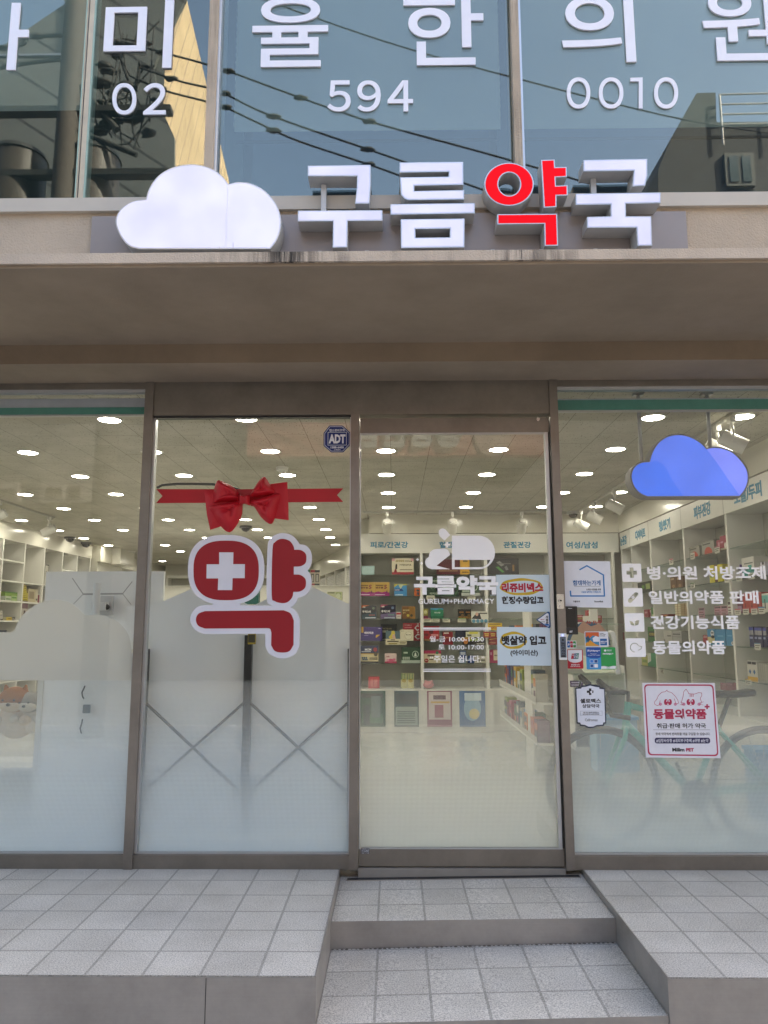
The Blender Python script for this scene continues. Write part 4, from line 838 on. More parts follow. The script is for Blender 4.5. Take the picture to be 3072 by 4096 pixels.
# pet medicine poster
m = MB(); MAG = paint('#b0284f'); qd(ct, m, [(702, 60), (1253, 61), (1298, 633), (730, 628)], 0, .001, paint('#e2e0ea'))
def wq(pts): return pts
def rb(x0, y0, x1, y1, r):   # rounded border skewed with the sheet
    out = []
    for (x, y) in rrect(x0, y0, x1, y1, r, 5): out.append((x, y))
    return out
ob = [(x, y) for x, y in smoothp([(745, 70), (1220, 72), (1243, 92), (1280, 590), (1258, 620), (765, 612), (742, 590), (716, 92)], (), 5)]
def quadr(tl, tr, br_, bl, r=.06):
    def L_(a, b_, t): return (a[0]+(b_[0]-a[0])*t, a[1]+(b_[1]-a[1])*t)
    C = [tl, tr, br_, bl]; out = []
    for i in range(4):
        a = L_(C[i], C[i-1], r); p = C[i]; d = L_(C[i], C[(i+1) % 4], r)
        for j in range(6): t = j/5; out.append(tuple((1-t)**2*a[k]+2*t*(1-t)*p[k]+t*t*d[k] for k in (0, 1)))
    return out
m.shape(F0, [mapY(ct, quadr((715, 70), (1243, 72), (1282, 618), (745, 611)), -.005), mapY(ct, quadr((724, 81), (1234, 83), (1272, 607), (756, 601), .05), -.005)], FS+.0011, FS+.0014, MAG)
dog = smoothp([(880, 125), (888, 113), (897, 124), (930, 135), (955, 170), (975, 195), (980, 212), (970, 225), (958, 222), (945, 190)], (0,), 3)
stroke(m, ct, [(945, 180), (960, 222), (978, 214), (972, 190), (950, 158), (925, 134), (897, 126), (888, 114), (880, 126), (850, 132), (825, 155), (812, 185), (795, 205), (797, 222), (815, 233), (830, 228), (838, 195)], .0022, .0011, .0014, MAG)
stroke(m, ct, [(1005, 232), (1000, 205), (1012, 165), (1018, 125), (1035, 108), (1052, 132), (1055, 142), (1100, 145), (1130, 134), (1153, 136), (1155, 155), (1143, 178), (1152, 205), (1140, 232)], .0022, .0011, .0014, MAG)
for x in (1066, 1078, 1089): stroke(m, ct, [(x, 145), (x, 165)], .003, .0011, .0014, MAG)
for a, b_ in (((990, 205), (1022, 215)), ((990, 225), (1022, 224)), ((1135, 213), (1168, 204)), ((1135, 222), (1165, 228))): stroke(m, ct, [a, b_], .0016, .0011, .0014, MAG)
for x in (882, 912, 1054, 1087): qd(ct, m, ell(x, 206, 15, 23, 20), .0012, .0014, MAG); qd(ct, m, ell(x+(6 if x in (882, 1054) else -6), 198, 4, 7, 12), .0015, .0016, WHI)
for x in (840, 953, 1018, 1133): qd(ct, m, ell(x, 222, 12, 12, 14), .0012, .0013, paint('#c98aa6'))
stroke(m, ct, [(888, 226), (897, 231), (906, 226)], .0016, .0012, .0014, MAG); stroke(m, ct, [(1062, 228), (1070, 232), (1080, 228)], .0016, .0012, .0014, MAG)
tx(ct, m, '동물의약품', (786, 257, 1190, 336), .0012, MAG, .042, 3); qd(ct, m, plus(1195, 241, 19, 6), .0012, .0015, MAG); tx(ct, m, '취급·판매 허가 약국', (811, 367, 1186, 406), .0012, BLKI, .02); st(ct, m, (785, 416, 1218, 418), .0013, BLKI, .0001)
tx(ct, m, '동네 약국에서 반려동물 약을 구입할 수 있습니다.', (803, 437, 1218, 459), .0012, BLKI, .008, 1); st(ct, m, (797, 477, 1218, 521), .0014, paint('#2a2352'), .011); tx(ct, m, '#심장사상충 #내외부구충제 #귀병 #눈약', (808, 485, 1204, 513), .0015, WHI, .01, 1)
tx(ct, m, 'Milim', (930, 554, 1022, 582), .0012, BLKI, .04); tx(ct, m, 'PET', (1035, 556, 1094, 582), .0012, MAG, .05)
tag(m.build('pet_poster'), 'white poster with a crimson border, dog and cat outlines and 동물의약품', 'poster')
# white services list
def icon(r, label, kind):
    m = MB(); u0, v0, u1, v1 = boxY(cc, *r, -.005); o_ = rrect(u0, v0, u1, v1, .006); cx, cz = (u0+u1)/2, (v0+v1)/2; w = (u1-u0); hs = [o_]
    if kind == 'plus': hs.append(plus(cx, cz, w*.27, w*.10))
    if kind == 'band':
        pts = [];
        for i in range(24):
            a = 2*math.pi*i/24; x = math.cos(a)*w*.13+(w*.22 if math.cos(a) > 0 else -w*.22); y = math.sin(a)*w*.11; pts.append((cx+(x-y)*.707, cz+(x+y)*.707))
        hs.append(pts)
    if kind == 'leaf':
        hs.append(smoothp([(cx, cz-w*.17), (cx-w*.18, cz-w*.12), (cx-w*.26, cz+w*.08), (cx-w*.08, cz+w*.02)], (0, 2), 5)); hs.append(smoothp([(cx+.001, cz-w*.17), (cx+w*.05, cz+w*.06), (cx+w*.26, cz+w*.13), (cx+w*.2, cz-w*.1)], (0, 2), 5))
    if kind == 'dog':
        arc = [(cx-w*.06+w*.24*math.cos(t), cz+.0+w*.24*math.sin(t)) for t in [R(20+250*i/20) for i in range(21)]]; ar2 = [(cx-w*.06+w*.20*math.cos(t), cz+w*.20*math.sin(t)) for t in [R(20+250*i/20) for i in range(21)]][::-1]
        hs.append(arc+ar2); hs.append([(cx+w*.17, cz+w*.10), (cx+w*.34, cz+w*.07), (cx+w*.28, cz-w*.08), (cx+w*.10, cz-w*.16), (cx+w*.10, cz-w*.12), (cx+w*.25, cz-w*.05), (cx+w*.29, cz+w*.03), (cx+w*.17, cz+w*.06)])
    m.shape(F0, hs, FS, FS+.001, VW)
    if kind == 'band': m.shape(F0, [[(cx, cz+w*.10), (cx-w*.10, cz), (cx, cz-w*.10), (cx+w*.10, cz)]], FS, FS+.001, VW)
    tag(m.build('service_icon'), label, 'decal', 'white service icons on the right window')
icon((218, 258, 408, 437), 'white square icon with a cross cut out, topmost of four', 'plus'); icon((231, 500, 422, 683), 'white square icon with a plaster cut out', 'band')
icon((244, 747, 436, 930), 'white square icon with two leaves cut out', 'leaf'); icon((258, 995, 450, 1180), 'white square icon with a dog outline, lowest of four', 'dog')
for s_, r_ in (('병·의원 처방조제', (466, 283, 1636, 416)), ('일반의약품 판매', (481, 524, 1566, 657)), ('건강기능식품', (498, 769, 1378, 905)), ('동물의약품', (518, 1018, 1240, 1154))):
    m = MB(); tx(cc, m, s_, r_, 0, VW, .028, 3, .0008); tag(m.build('service_lettering'), {'병':'white vinyl line 병·의원 처방조제, topmost service line beside the cross icon','일':'white vinyl line 일반의약품 판매 beside the plaster icon','건':'white vinyl line 건강기능식품 beside the leaf icon','동':'white vinyl line 동물의약품 beside the dog icon, lowest line'}[s_[0]], 'lettering', 'white service lines on the right window')

# ================================================================== INSIDE THE SHOP
HC = 2.57
ordn = ['first', 'second', 'third', 'fourth', 'fifth', 'sixth', 'seventh', 'eighth', 'ninth', 'tenth', 'eleventh', 'twelfth']
rows = [.78, 1.69, 2.64, 3.58, 4.49, 5.44, 6.44, 7.38, 8.4, 9.42, 10.4, 11.4]  # the last row is added to brighten the far back
colsx = [-4.73, -3.8, -2.85, -1.89, -.96, -.06, .83, 1.72]
proto_light = None
TRIM = P('downlight_trim', (.62, .61, .57), .4, var=.02)
def light_at(x, y, lab):
    global proto_light
    if proto_light is None:
        o = thing('ceiling_light', (x, y, HC), lab, 'ceiling light', 'round downlights in the shop ceiling')
        m = MB(); n = 28; rings = [(.088, 0), (.088, -.004), (.072, -.007), (.070, -.002)]
        vs = [(x+r*math.cos(2*math.pi*k/n), y+r*math.sin(2*math.pi*k/n), HC+z) for r, z in rings for k in range(n)]
        m.add(vs, [(i*n+k, i*n+(k+1) % n, (i+1)*n+(k+1) % n, (i+1)*n+k) for i in range(3) for k in range(n)], TRIM, True); m.build('trim_ring', o)
        m = MB(); m.cyl((x, y, HC-.001), (x, y, HC-.0045), .0715, .0715, LED, 28); m.build('lens', o); proto_light = o; return o
    r = proto_light.copy(); COL.objects.link(r); r.location = (x, y, HC); r['label'] = lab
    for ch in list(proto_light.children): c_ = ch.copy(); COL.objects.link(c_); c_.parent = r
    return r
for j, y in enumerate(rows):
    cs_ = [x for x in colsx if (y < 5.1 or x < -.6) and not (y > 8 and x > -.7) and not (y > 9 and x > -1.2) and not (y > 7.9 and x < -4.9)]
    if j in (0, 3, 4): cs_ = cs_+[2.31 if j else 2.30]
    for i, x in enumerate(cs_): light_at(x+random.uniform(-.015, .015), y+random.uniform(-.015, .015), f'ceiling downlight, {ordn[i]} from the left in the {ordn[j]} row back from the window')

# glossy wall reflections of the lamps come from the fascias; track spotlights
def rail(name, a, b_, lab):
    m = MB(); m.tube([a, b_], .012, P('rail_white', (.45, .44, .40), .4), 6); m.box(min(a[0], b_[0])-.016, min(a[1], b_[1])-.016, HC-.018, max(a[0], b_[0])+.016, max(a[1], b_[1])+.016, HC-.001, P('rail_white', (.45, .44, .40), .4)); tag(m.build(name), lab, 'light rail', 'spotlight rails on the ceiling')
rail('light_rail', (-.35, 4.79, HC-.015), (2.0, 4.79, HC-.015), 'ceiling rail running along the shelves behind the door')
rail('light_rail', (2.19, .6, HC-.015), (2.19, 4.9, HC-.015), 'ceiling rail running back along the right wall')
rail('light_rail', (-4.2, .8, HC-.015), (-4.2, 5.15, HC-.015), 'ceiling rail running back along the left wall')
SPOTW = P('spot_white', (.66, .65, .60), .35, var=.02); SPOTG = P('spot_grille', (.40, .39, .36), .5, var=.3, scale=150)
def spot(x, y, aim, lab, sc=1.0):
    o = thing('track_spotlight', (x, y, HC-.02), lab, 'spotlight', 'white track spotlights')
    m = MB(); m.box(x-.017, y-.03, HC-.06, x+.017, y+.03, HC-.019, SPOTW); m.cyl((x, y, HC-.06), (x, y, HC-.10), .011, .011, SPOTW, 12); m.build('adapter', o)
    c = Vector((x, y, HC-.185)); d = Vector(aim).normalized(); s = Vector((0, 0, 1)).cross(d).normalized()
    m = MB(); m.tube([(x, y, HC-.10), c+s*.055+Vector((0, 0, .085)), c+s*.062], .006, SPOTW, 6); m.tube([(x, y, HC-.10), c-s*.055+Vector((0, 0, .085)), c-s*.062], .006, SPOTW, 6); m.build('yoke', o)
    m = MB(); m.cyl(c-d*.075, c+d*.085, .050, .052, SPOTW, 22, SPOTG); m.cyl(c-d*.0755, c-d*.088, .046, .040, SPOTG, 20)
    m.cyl(c+s*.052, c+s*.066, .012, .012, SPOTW, 10); m.cyl(c-s*.052, c-s*.066, .012, .012, SPOTW, 10); m.build('lamp_head', o); return o
for px, lab in ((1549, 'track spotlight above the sign 피로/간건강, left of the three behind the door'), (1810, 'track spotlight above the door logo, middle of the three behind the door'), (2087, 'track spotlight above the sign 관절건강, right of the three behind the door')):
    q = aY(px, 2060, 4.79); spot(q.x, 4.79, (0, .75, -.66), lab)
for (x, y), lab in (((2.19, aX(*c6(238, 1080), 2.19).y), 'farthest spotlight on the right rail, beside the dome camera'), ((2.19, aX(*c6(335, 1020), 2.19).y), 'second farthest spotlight on the right rail'), ((2.19, aX(*c6(488, 900), 2.19).y), 'third spotlight on the right rail, below the blue cloud sign'), ((2.19, aX(*c6(1270, 400), 2.19).y), 'large near spotlight on the right rail behind the cloud sign rod'), ((2.19, .72), 'nearest spotlight on the right rail at the right edge')):
    spot(x, y, (.8, -.25, -.5), lab)
for (x, y), lab in (((-4.2, 5.05), 'white spotlight on the left rail aimed at the left shelves'), ((-4.2, 3.85), 'white spotlight at the left picture edge')):
    spot(x, y, (-.85, -.2, -.5), lab)
# dome cameras and detector
for q, r, lab in (((2292, 2047), .075, 'black dome camera in the far right ceiling corner'), ((280, 2148), .085, 'dome camera over the left shelves, left of the pair'), ((344, 2170), .085, 'dome camera over the left shelves, right of the pair'), ((983, 2104), .085, 'dome camera below the red bow')):
    p_ = aZ(*q, HC); o = thing('dome_camera', (p_.x, p_.y, HC), lab, 'camera', 'ceiling dome cameras')
    m = MB(); m.cyl((p_.x, p_.y, HC-.001), (p_.x, p_.y, HC-.03), r, r*.97, P('camera_base', (.10, .10, .10) if r > .08 else (.5, .5, .48), .4), 20); m.build('base', o)
    m = MB(); m.dome((p_.x, p_.y, HC-.03), r*.72, r*.6, P('dark_dome', (.01, .01, .012), .06)); m.build('lens_dome', o)
p_ = aZ(1129, 1869, HC); o = thing('smoke_detector', (p_.x, p_.y, HC), 'white smoke detector on the ceiling above the red bow', 'detector')
m = MB(); m.cyl((p_.x, p_.y, HC-.001), (p_.x, p_.y, HC-.03), .055, .05, WHITE, 20); m.build('base', o); m = MB(); m.dome((p_.x, p_.y, HC-.03), .035, .025, WHITE); m.build('sensor', o)
p_ = aZ(1121, 2171, HC); p2_ = aZ(497, 2205, HC); m = MB()
m.cyl((p2_.x, p2_.y, HC-.001), (p2_.x, p2_.y, HC-.02), .20, .18, WHITE, 24); m.cyl((p2_.x, p2_.y, HC-.0201), (p2_.x, p2_.y, HC-.024), .12, .10, BLACK, 24); tag(m.build('air_vent'), 'round white ceiling vent near the back of the shop', 'vent')

# ---------------------------------------------------------------- shelving
ZS = [1.845, 1.585, 1.312, 1.05, .785]
TXB = paint('#3a86a8')
# middle unit behind the door
YB_ = 5.15
MU = thing('shelving_unit', (1.1, YB_, 0), 'white wall shelving with glass shelves and blue category words, behind the door', 'shelving', 'wall shelving in the shop')
DV = [-.42, .338, 1.119, 1.90, 2.66]
m = MB(); m.box(-.42, YB_+.30, .5, 2.76, YB_+.31, 2.12, SHELFBACK); m.build('back_panel', MU)
for x in DV: m = MB(); m.box(x-.018, YB_, .49, x+.018, YB_+.30, 2.105, WHITE); m.build('upright', MU)
m = MB(); m.box(-.44, YB_-.006, 2.105, 2.74, YB_+.3, 2.34, WHITE); hd = m.build('header', MU)
F5 = FY(YB_-.006)
for s_, c, r_ in (('피로/간건강', c7, (158, 228, 453, 278)), ('혈행건강', c7, (697, 228, 905, 278)), ('관절건강', c7, (1197, 228, 1411, 278)), ('여성/남성', c6, (122, 1268, 362, 1321))):
    m = MB(); m.text(F5, s_, boxY(c, *r_, YB_), .0005, .003, TXB, bold=.035, res=3); m.build('category_lettering', hd)
for i in range(4):
    for z in ZS: m = MB(); m.box(DV[i]+.019, YB_+.01, z-.008, DV[i+1]-.019, YB_+.295, z, SHELFGLASS); m.build('glass_shelf', MU)
# base cabinet with posters
m = MB(); m.box(-.42, YB_-.12, .0, 1.16, YB_+.3, .475, WHITE); m.box(-.43, YB_-.14, .475, 1.17, YB_+.3, .49, WHITE); bc = m.build('base_cabinet', MU)
m = MB(); m.box(1.16, YB_-.02, .0, 2.7, YB_+.3, .49, WHITE); m.build('base_cabinet', MU)
FP = FY(YB_-.125)
def poster5(x0, x1, lab, fn):
    m = MB(); r_ = boxY(crop(1, 0, 0), x0, 2762, x1, 2907, YB_-.13); fn(m, r_); tag(m.build('framed_poster'), lab, 'poster', 'posters along the base cabinets')
def pr(m, r_, a, b_, c, d, n, mat): u0, v0, u1, v1 = r_; m.fbox(FP, u0+(u1-u0)*a, v0+(v1-v0)*b_, u0+(u1-u0)*c, v0+(v1-v0)*d, 0, n, mat)
def f1(m, r_): pr(m, r_, 0, 0, 1, 1, .01, paint('#1f4a35')); pr(m, r_, .1, .1, .9, .35, .011, paint('#3c6a4c')); pr(m, r_, .45, .25, .8, .85, .012, paint('#55686a')); pr(m, r_, .05, .8, .9, .92, .011, paint('#2c2f2c')); pr(m, r_, .15, .05, .4, .6, .0115, paint('#24363a'))
def f2(m, r_): pr(m, r_, 0, 0, 1, 1, .01, paint('#1c3a3c')); pr(m, r_, .05, .05, .95, .55, .011, paint('#9aa69c')); pr(m, r_, .1, .62, .9, .9, .011, paint('#25261f')); [pr(m, r_, .12, .1+.06*k, .85, .13+.06*k, .012, paint('#4a5a58')) for k in range(6)]
def f3(m, r_): pr(m, r_, 0, 0, 1, 1, .01, paint('#86304f')); pr(m, r_, .06, .2, .94, .96, .011, paint('#cfc0bc')); pr(m, r_, .3, .25, .65, .6, .012, paint('#96485c')); pr(m, r_, .15, .65, .9, .7, .012, paint('#c9a043')); pr(m, r_, .25, .75, .75, .87, .012, paint('#5c3440'))
def f4(m, r_): pr(m, r_, 0, 0, 1, 1, .01, paint('#1f5f9c')); m.shape(FP, [ell((r_[0]+r_[2])/2, (r_[1]+r_[3])/2, .10, .14, 20)], .01, .012, paint('#8fb4cf')); m.shape(FP, [ell((r_[0]+r_[2])/2+.02, (r_[1]+r_[3])/2-.06, .06, .06, 16)], .012, .013, paint('#d8c88f')); pr(m, r_, .2, .72, .85, .93, .013, paint('#c7dbe8'))
poster5(1438, 1542, 'dark green framed poster on the base cabinet, leftmost of four', f1); poster5(1577, 1675, 'black and grey framed poster on the base cabinet', f2)
poster5(1709, 1808, 'crimson framed poster on the base cabinet with a cream centre', f3); poster5(1838, 1941, 'bright blue poster on the base cabinet, rightmost of four', f4)

# product builder -----------------------------------------------------------
def prod(name, lab, fr, r_, n, col, prints=(), group='medicine boxes on the shelves', dep=.07, cat='product box'):
    """a carton: body plus printed panels (fractions of its front) on its face"""
    u0, v0, u1, v1 = r_; m = MB(); w, h = u1-u0, v1-v0
    m.fbox(fr, u0, v0, u1, v1, n-dep, n, paint(col, .35)); k = 0
    for pn in prints:
        k += 1; e = n+.0004*k
        if len(pn) == 5: a, b_, c, d, cl_ = pn; m.fbox(fr, u0+w*a, v0+h*b_, u0+w*c, v0+h*d, n, e, paint(cl_, .35))
        elif pn[0] == 'o': _, a, b_, rx, rz, cl_ = pn; m.shape(fr, [ell(u0+w*a, v0+h*b_, w*rx, h*rz, 16)], n, e, paint(cl_, .35))
        elif pn[0] == 'p': _, pts, cl_ = pn; m.shape(fr, [[(u0+w*a, v0+h*b_) for a, b_ in pts]], n, e, paint(cl_, .35))
        else: a, b_, c, d, s_, cl_ = pn; m.text(fr, s_, (u0+w*a, v0+h*b_, u0+w*c, v0+h*d), e, e+.0003, paint(cl_, .35), bold=.03, res=1)
    return tag(m.build(name), lab, cat, group)
def sn(z): return z  # shelf snap
FM = FY(5.20)
def pm(c, rect, col, lab, prints=(), Y=5.20, snap=None, name='product_box', dep=.07, cat='product box', group='medicine boxes behind the door'):
    r_ = list(boxY(c, *rect, Y))
    if snap is not None: d = ZS[snap]+.0006-r_[1] if snap >= 0 else .491-r_[1]; r_[1] += d; r_[3] += d if abs(d) < .03 else 0
    return prod(name, lab, FY(Y), r_, 0, col, prints, group=group, dep=dep, cat=cat)
g = '#'
pm(c5, (190, 268, 403, 413), '#9fbfc0', 'pale blue carton alone at the left of the top shelf', [(.05, .1, .95, .9, '#b2cccb')], snap=0)
pm(c5, (695, 142, 1055, 413), '#d8cfb6', 'cream carton with red base reading ARGININE POTENCIATOR', [(0, 0, 1, .16, '#a5313e'), (0, .84, .13, 1, '#d7a0a4'), (.87, .82, 1, 1, '#d7a0a4'), (.17, .78, .57, .9, 'ARGININE', '#8a7420'), (.6, .76, .94, .88, '5000mg', '#5a4a30'), (.36, .54, .9, .65, 'POTENCIATOR', '#4a4436'), ('p', [(.08, .12), (.14, .34), (.2, .36), (.24, .12)], '#8a2030'), ('p', [(.15, .34), (.17, .62), (.21, .66), (.25, .62), (.24, .34)], '#3a342e'), (.36, .27, .95, .33, '#8a8472')], snap=0)
for rect, l2 in (((152, 545, 400, 775), 'left'), ((402, 545, 655, 775), 'right')):
    pm(c5, rect, '#b9984f', f'gold and purple carton reading 벤포벨 S, the {l2} one of two', [(0, 0, 1, .26, '#93276f'), ('p', [(0, .26), (.25, .34), (.5, .27), (.75, .33), (1, .25), (1, .2), (0, .2)], '#93276f'), (.1, .54, .58, .68, '벤포벨', '#5c2430'), (.63, .52, .85, .82, 'S', '#7c2040'), (.1, .74, .6, .80, '#6a4a2a'), (.05, .08, .7, .13, '#d9b9cf'), (.8, .2, .86, .4, '#5a2a4a')], snap=1)
pm(c5, (733, 575, 943, 772), '#3d86ba', 'light blue carton with yellow corners on the second shelf', [('p', [(0, 1), (.35, 1), (0, .75)], '#cfc04a'), ('p', [(.3, 1), (.75, 1), (.52, .6)], '#b9c49a'), (.72, .9, 1, 1, '#c8bb48'), ('p', [(0, .62), (.6, .62), (.75, .42), (0, .42)], '#143c78'), (.05, .46, .42, .56, '비타', '#e0e4ea'), (.05, .06, .7, .14, '#c8dce8')], snap=1)
pm(c5, (1068, 645, 1165, 775), '#c66327', 'small orange carton beside the first shelf upright', [('o', .6, .7, .28, .14, '#2c5058'), ('p', [(.5, .1), (.4, .4), (.6, .55), (.85, .4), (.8, .1)], '#3a4450')], snap=1)
for rect, l2, c0, c1_, nm in (((190, 922, 438, 1145), 'with an orange corner', '#101420', '#c4602a', 0), ((505, 915, 758, 1148), 'with a pink corner', '#1c1930', '#a8506c', 1)):
    pm(c5, rect, c0, f'black carton {l2} reading 투엑스비', [('p', [(0, 1), (.55, 1), (0, .82)], c1_), ('p', [(0, .3), (1, .5), (1, 0), (0, 0)], '#153846' if not nm else '#6a5c80'), (.08, .82, .26, .92, '2XB', '#d8d4c8'), (.06, .44, .62, .62, '투엑스비', '#e6e4e0'), ('o', .8, .78, .09, .1, '#5c6c5c' if not nm else '#6a7c9a'), (.25, .03, .95, .12, '#aab4c0'), (.5, .25, .9, .3, '#a8584a' if not nm else '#6aa08a')], snap=2)
pm(c5, (770, 1030, 845, 1145), '#cfc8c0', 'small white and red carton beside the dark ones', [(0, .6, 1, .86, '#b03038'), (.2, .3, .8, .36, '#8a6a68')], snap=2)
pm(c5, (862, 938, 1082, 1145), '#6e4819', 'brown and gold carton reading 메가트루', [('p', [(.5, .95), (.6, 1), (1, .95), (1, 0), (.6, 0)], '#8a6220'), (.08, .6, .56, .75, '메가트루', '#d8c890'), (.08, .42, .3, .54, '골드', '#c8b474'), ('o', .45, .26, .1, .11, '#b8a83a'), ('o', .72, .26, .1, .11, '#2c2a18')], snap=2)
pm(c5, (150, 1290, 533, 1520), '#35256f', 'large purple carton reading 에바치온', [(.1, .58, .19, 1, '#c79a2c'), (.22, .48, .63, .66, '에바치온', '#e4e0ea'), (.82, .87, .94, .91, '#b8b0d0'), ('p', [(.72, .25), (.74, .42), (.92, .44), (.75, .22)], '#c9a034'), (.22, .36, .4, .40, '#8c80b0')], snap=3)
pm(c5, (513, 1248, 775, 1520), '#161b18', 'black carton reading VATIRON behind the cards', [(.12, .68, .66, .78, 'VATIRON', '#8c8460'), (.1, .5, .45, .62, '#a8a490'), (.1, .06, .4, .1, '#9a988c')], Y=5.29, snap=3)
pm(c5, (880, 1210, 1165, 1355), '#9c1a2a', 'red carton reading VITAMIN C on top of another', [(.08, .66, .5, .82, 'VITAMIN C', '#d8a0a0'), (.66, .1, .92, .75, 'C', '#c8c8cc'), (.08, .4, .5, .55, '#c8707a'), (.82, .8, .92, .97, '#c8a8a8')], Y=5.26)
pm(c5, (880, 1357, 1168, 1512), '#94182a', 'lower red carton with a big silver C', [(.66, .1, .95, .75, 'C', '#bcbcc4'), (.82, .8, .92, .97, '#c8a8a8')], Y=5.26, snap=3)
pm(c5, (593, 1340, 830, 1572), '#cfc7a8', 'picture card with yellow hair over a cream caption', [(0, .42, 1, 1, '#566c74'), ('p', [(.3, .42), (.2, .55), (.38, .75), (.42, .98), (.6, 1), (.66, .8), (.55, .42)], '#cdbb4c'), ('p', [(.48, .42), (.46, .7), (.62, .78), (.7, .42)], '#c8a894'), (.1, .2, .9, .28, '#4a4030'), (.2, .05, .8, .12, '#8a7c30'), (.35, .32, .65, .38, '#5a4a34')], Y=5.155, dep=.002, name='picture_card', cat='card')
pm(c5, (830, 1325, 1052, 1510), '#d2cbb2', 'cream carton with a pale circle in front of the red ones', [('o', .63, .45, .3, .38, '#bdb69c'), ('o', .63, .45, .25, .33, '#d6d0ba'), (.45, .48, .82, .58, '힐스리버', '#4a463a'), (.05, .85, .3, .88, '#6a6452')], Y=5.17, snap=3)
pm(c5, (820, 1510, 940, 1572), '#cdc6a6', 'small cream caption card below the fourth shelf edge', [(.1, .6, .9, .75, '#4a4436'), (.1, .2, .8, .35, '#6a6450')], Y=5.155, dep=.002, name='caption_card', cat='card')
pm(c5, (160, 1595, 470, 1890), '#cbbd92', 'carton with navy top reading MSM on the fifth shelf', [(0, .55, 1, 1, '#13254f'), (0, .5, 1, .55, '#b08a2c'), (0, 0, 1, .1, '#151a24'), (.28, .7, .62, .83, 'MSM', '#e4e4ea'), (.1, .63, .6, .67, '#c8ccd8'), ('o', .83, .76, .1, .12, '#a03038'), ('o', .86, .5, .1, .12, '#4a4430')]+[('o', .16+.1*(i % 3)+(.0 if i < 3 else .03), .3 if i < 3 else .2, .045, .05, '#1c4a6c') for i in range(6)]+[(.52, .2+.05*k, .95, .22+.05*k, '#4a4838') for k in range(3)], snap=4)
pm(c5, (578, 1727, 772, 1890), '#d5bfba', 'white and pink carton with bubbles on the fifth shelf', [(0, 0, 1, .18, '#b43a5c'), ('o', .5, .25, .25, .2, '#c45c78'), ('o', .25, .3, .12, .12, '#d88ca0'), ('o', .78, .35, .14, .14, '#cc6c88'), (.12, .6, .4, .74, '알콤', '#8a3a44')], snap=4)
pm(c5, (857, 1625, 1170, 1890), '#27452f', 'dark green carton with a white figure ring, left bay', [(0, 0, 1, .18, '#a9b4a8'), ('o', .73, .55, .18, .22, '#9aae9a'), ('o', .73, .55, .14, .17, '#27452f'), ('p', [(.66, .42), (.70, .62), (.73, .68), (.76, .62), (.8, .42)], '#c8d0c4'), (.1, .6, .32, .7, '#a8b8a0')]+[(.05+.1*(i % 4), .22+.09*(i//4), .13+.1*(i % 4), .30+.09*(i//4), '#a8b4a4') for i in range(8)], snap=4)
# second bay
one = crop(1, 0, 0)
pm(one, (1746, 2239, 1840, 2300), '#5a232a', 'maroon carton on the top shelf behind the logo', [(.1, .2, .9, .3, '#8a6a4a')], snap=0)
pm(one, (1841, 2238, 1878, 2300), '#d0a03a', 'narrow yellow carton beside the maroon one', [(.3, .8, .8, .92, '#6a5a20'), (.2, .1, .9, .18, '#7a5a28')], snap=0, Y=5.19)
pm(c6b, (655, 118, 1078, 328), '#121318', 'wide black carton with a rainbow landscape print', [('p', [(.3, .75), (.4, .85), (.55, .6), (.45, .5)], '#8a8c88'), ('p', [(.28, .45), (.36, .5), (.55, .15), (.48, .12)], '#4a8c3c'), ('p', [(.55, .45), (.62, .55), (.68, .3), (.6, .25)], '#7c7c7c'), (.8, .2, .86, .6, '#8a6a3a'), (.35, .65, .75, .7, '#6c6c68')], snap=0)
for k, (y0, y1, w) in enumerate(((2362, 2386, 0), (2337, 2361, 0), (2312, 2336, 0))):
    pm(one, (1693+w, y0, 1836, y1), '#27432e', f'flat green carton, {["bottom", "middle", "top"][k]} of the stack of three', [(.18, .3, .4, .7, '씨엠더마' if 0 else '이지엔', '#b8c4b0'), (.55, .3, .8, .65, '#8aa088')], Y=5.20)
pm(c6b, (315, 425, 560, 622), '#27432e', 'upright green carton with a white lower band, second bay', [(0, 0, 1, .2, '#b8bdb4'), ('o', .75, .6, .14, .25, '#b0c0ac'), ('o', .75, .6, .1, .19, '#27432e'), (.05, .25, .45, .4, '#a8b4a4')], Y=5.19, snap=1)
pm(c6b, (698, 545, 790, 620), '#17243f', 'small navy carton half hidden by the paper notice', [(0, 0, 1, .2, '#8c98a8')], snap=1)
pm(c5, (1215, 985, 1293, 1150), '#a8a04c', 'yellow and maroon carton beside the green box', [(0, 0, 1, .3, '#7a2044'), ('o', .5, .65, .35, .2, '#d8d49c')], snap=2)
pm(c5, (1338, 975, 1550, 1148), '#2b7c58', 'green carton with mountains on the third shelf', [('p', [(0, .9), (.4, .8), (.7, .95), (1, .85), (1, 1), (0, 1)], '#4a94b8'), (.3, .5, .75, .65, '타나민', '#d8e4dc'), (0, .0, 1, .25, '#1c6444')], snap=2)
for x0, x1, l2 in ((277, 360, 'left'), (363, 446, 'right')): pm(c6b, (x0, 797, x1, 922), '#1c1a14', f'small black and gold carton, {l2} of the pair on the third shelf', [(0, 0, 1, .25, '#8a6424'), (.15, .6, .85, .75, '#8a5a24'), ('o', .65, .3, .25, .2, '#6a5024')], snap=2)
pm(c6b, (450, 815, 672, 965), '#cfcfc4', 'white cut-out card with a dark haired figure and blue discs', [('p', [(.0, .35), (.3, .85), (.5, .85), (.6, .3)], '#22222a'), ('o', .33, .75, .09, .16, '#c8a08c')]+[('o', .14+.24*k, .15, .11, .16, '#4a86a0') for k in range(4)]+[(.5, .78, .95, .88, '#3a3a34')], Y=5.14, dep=.002, name='promo_card', cat='card')
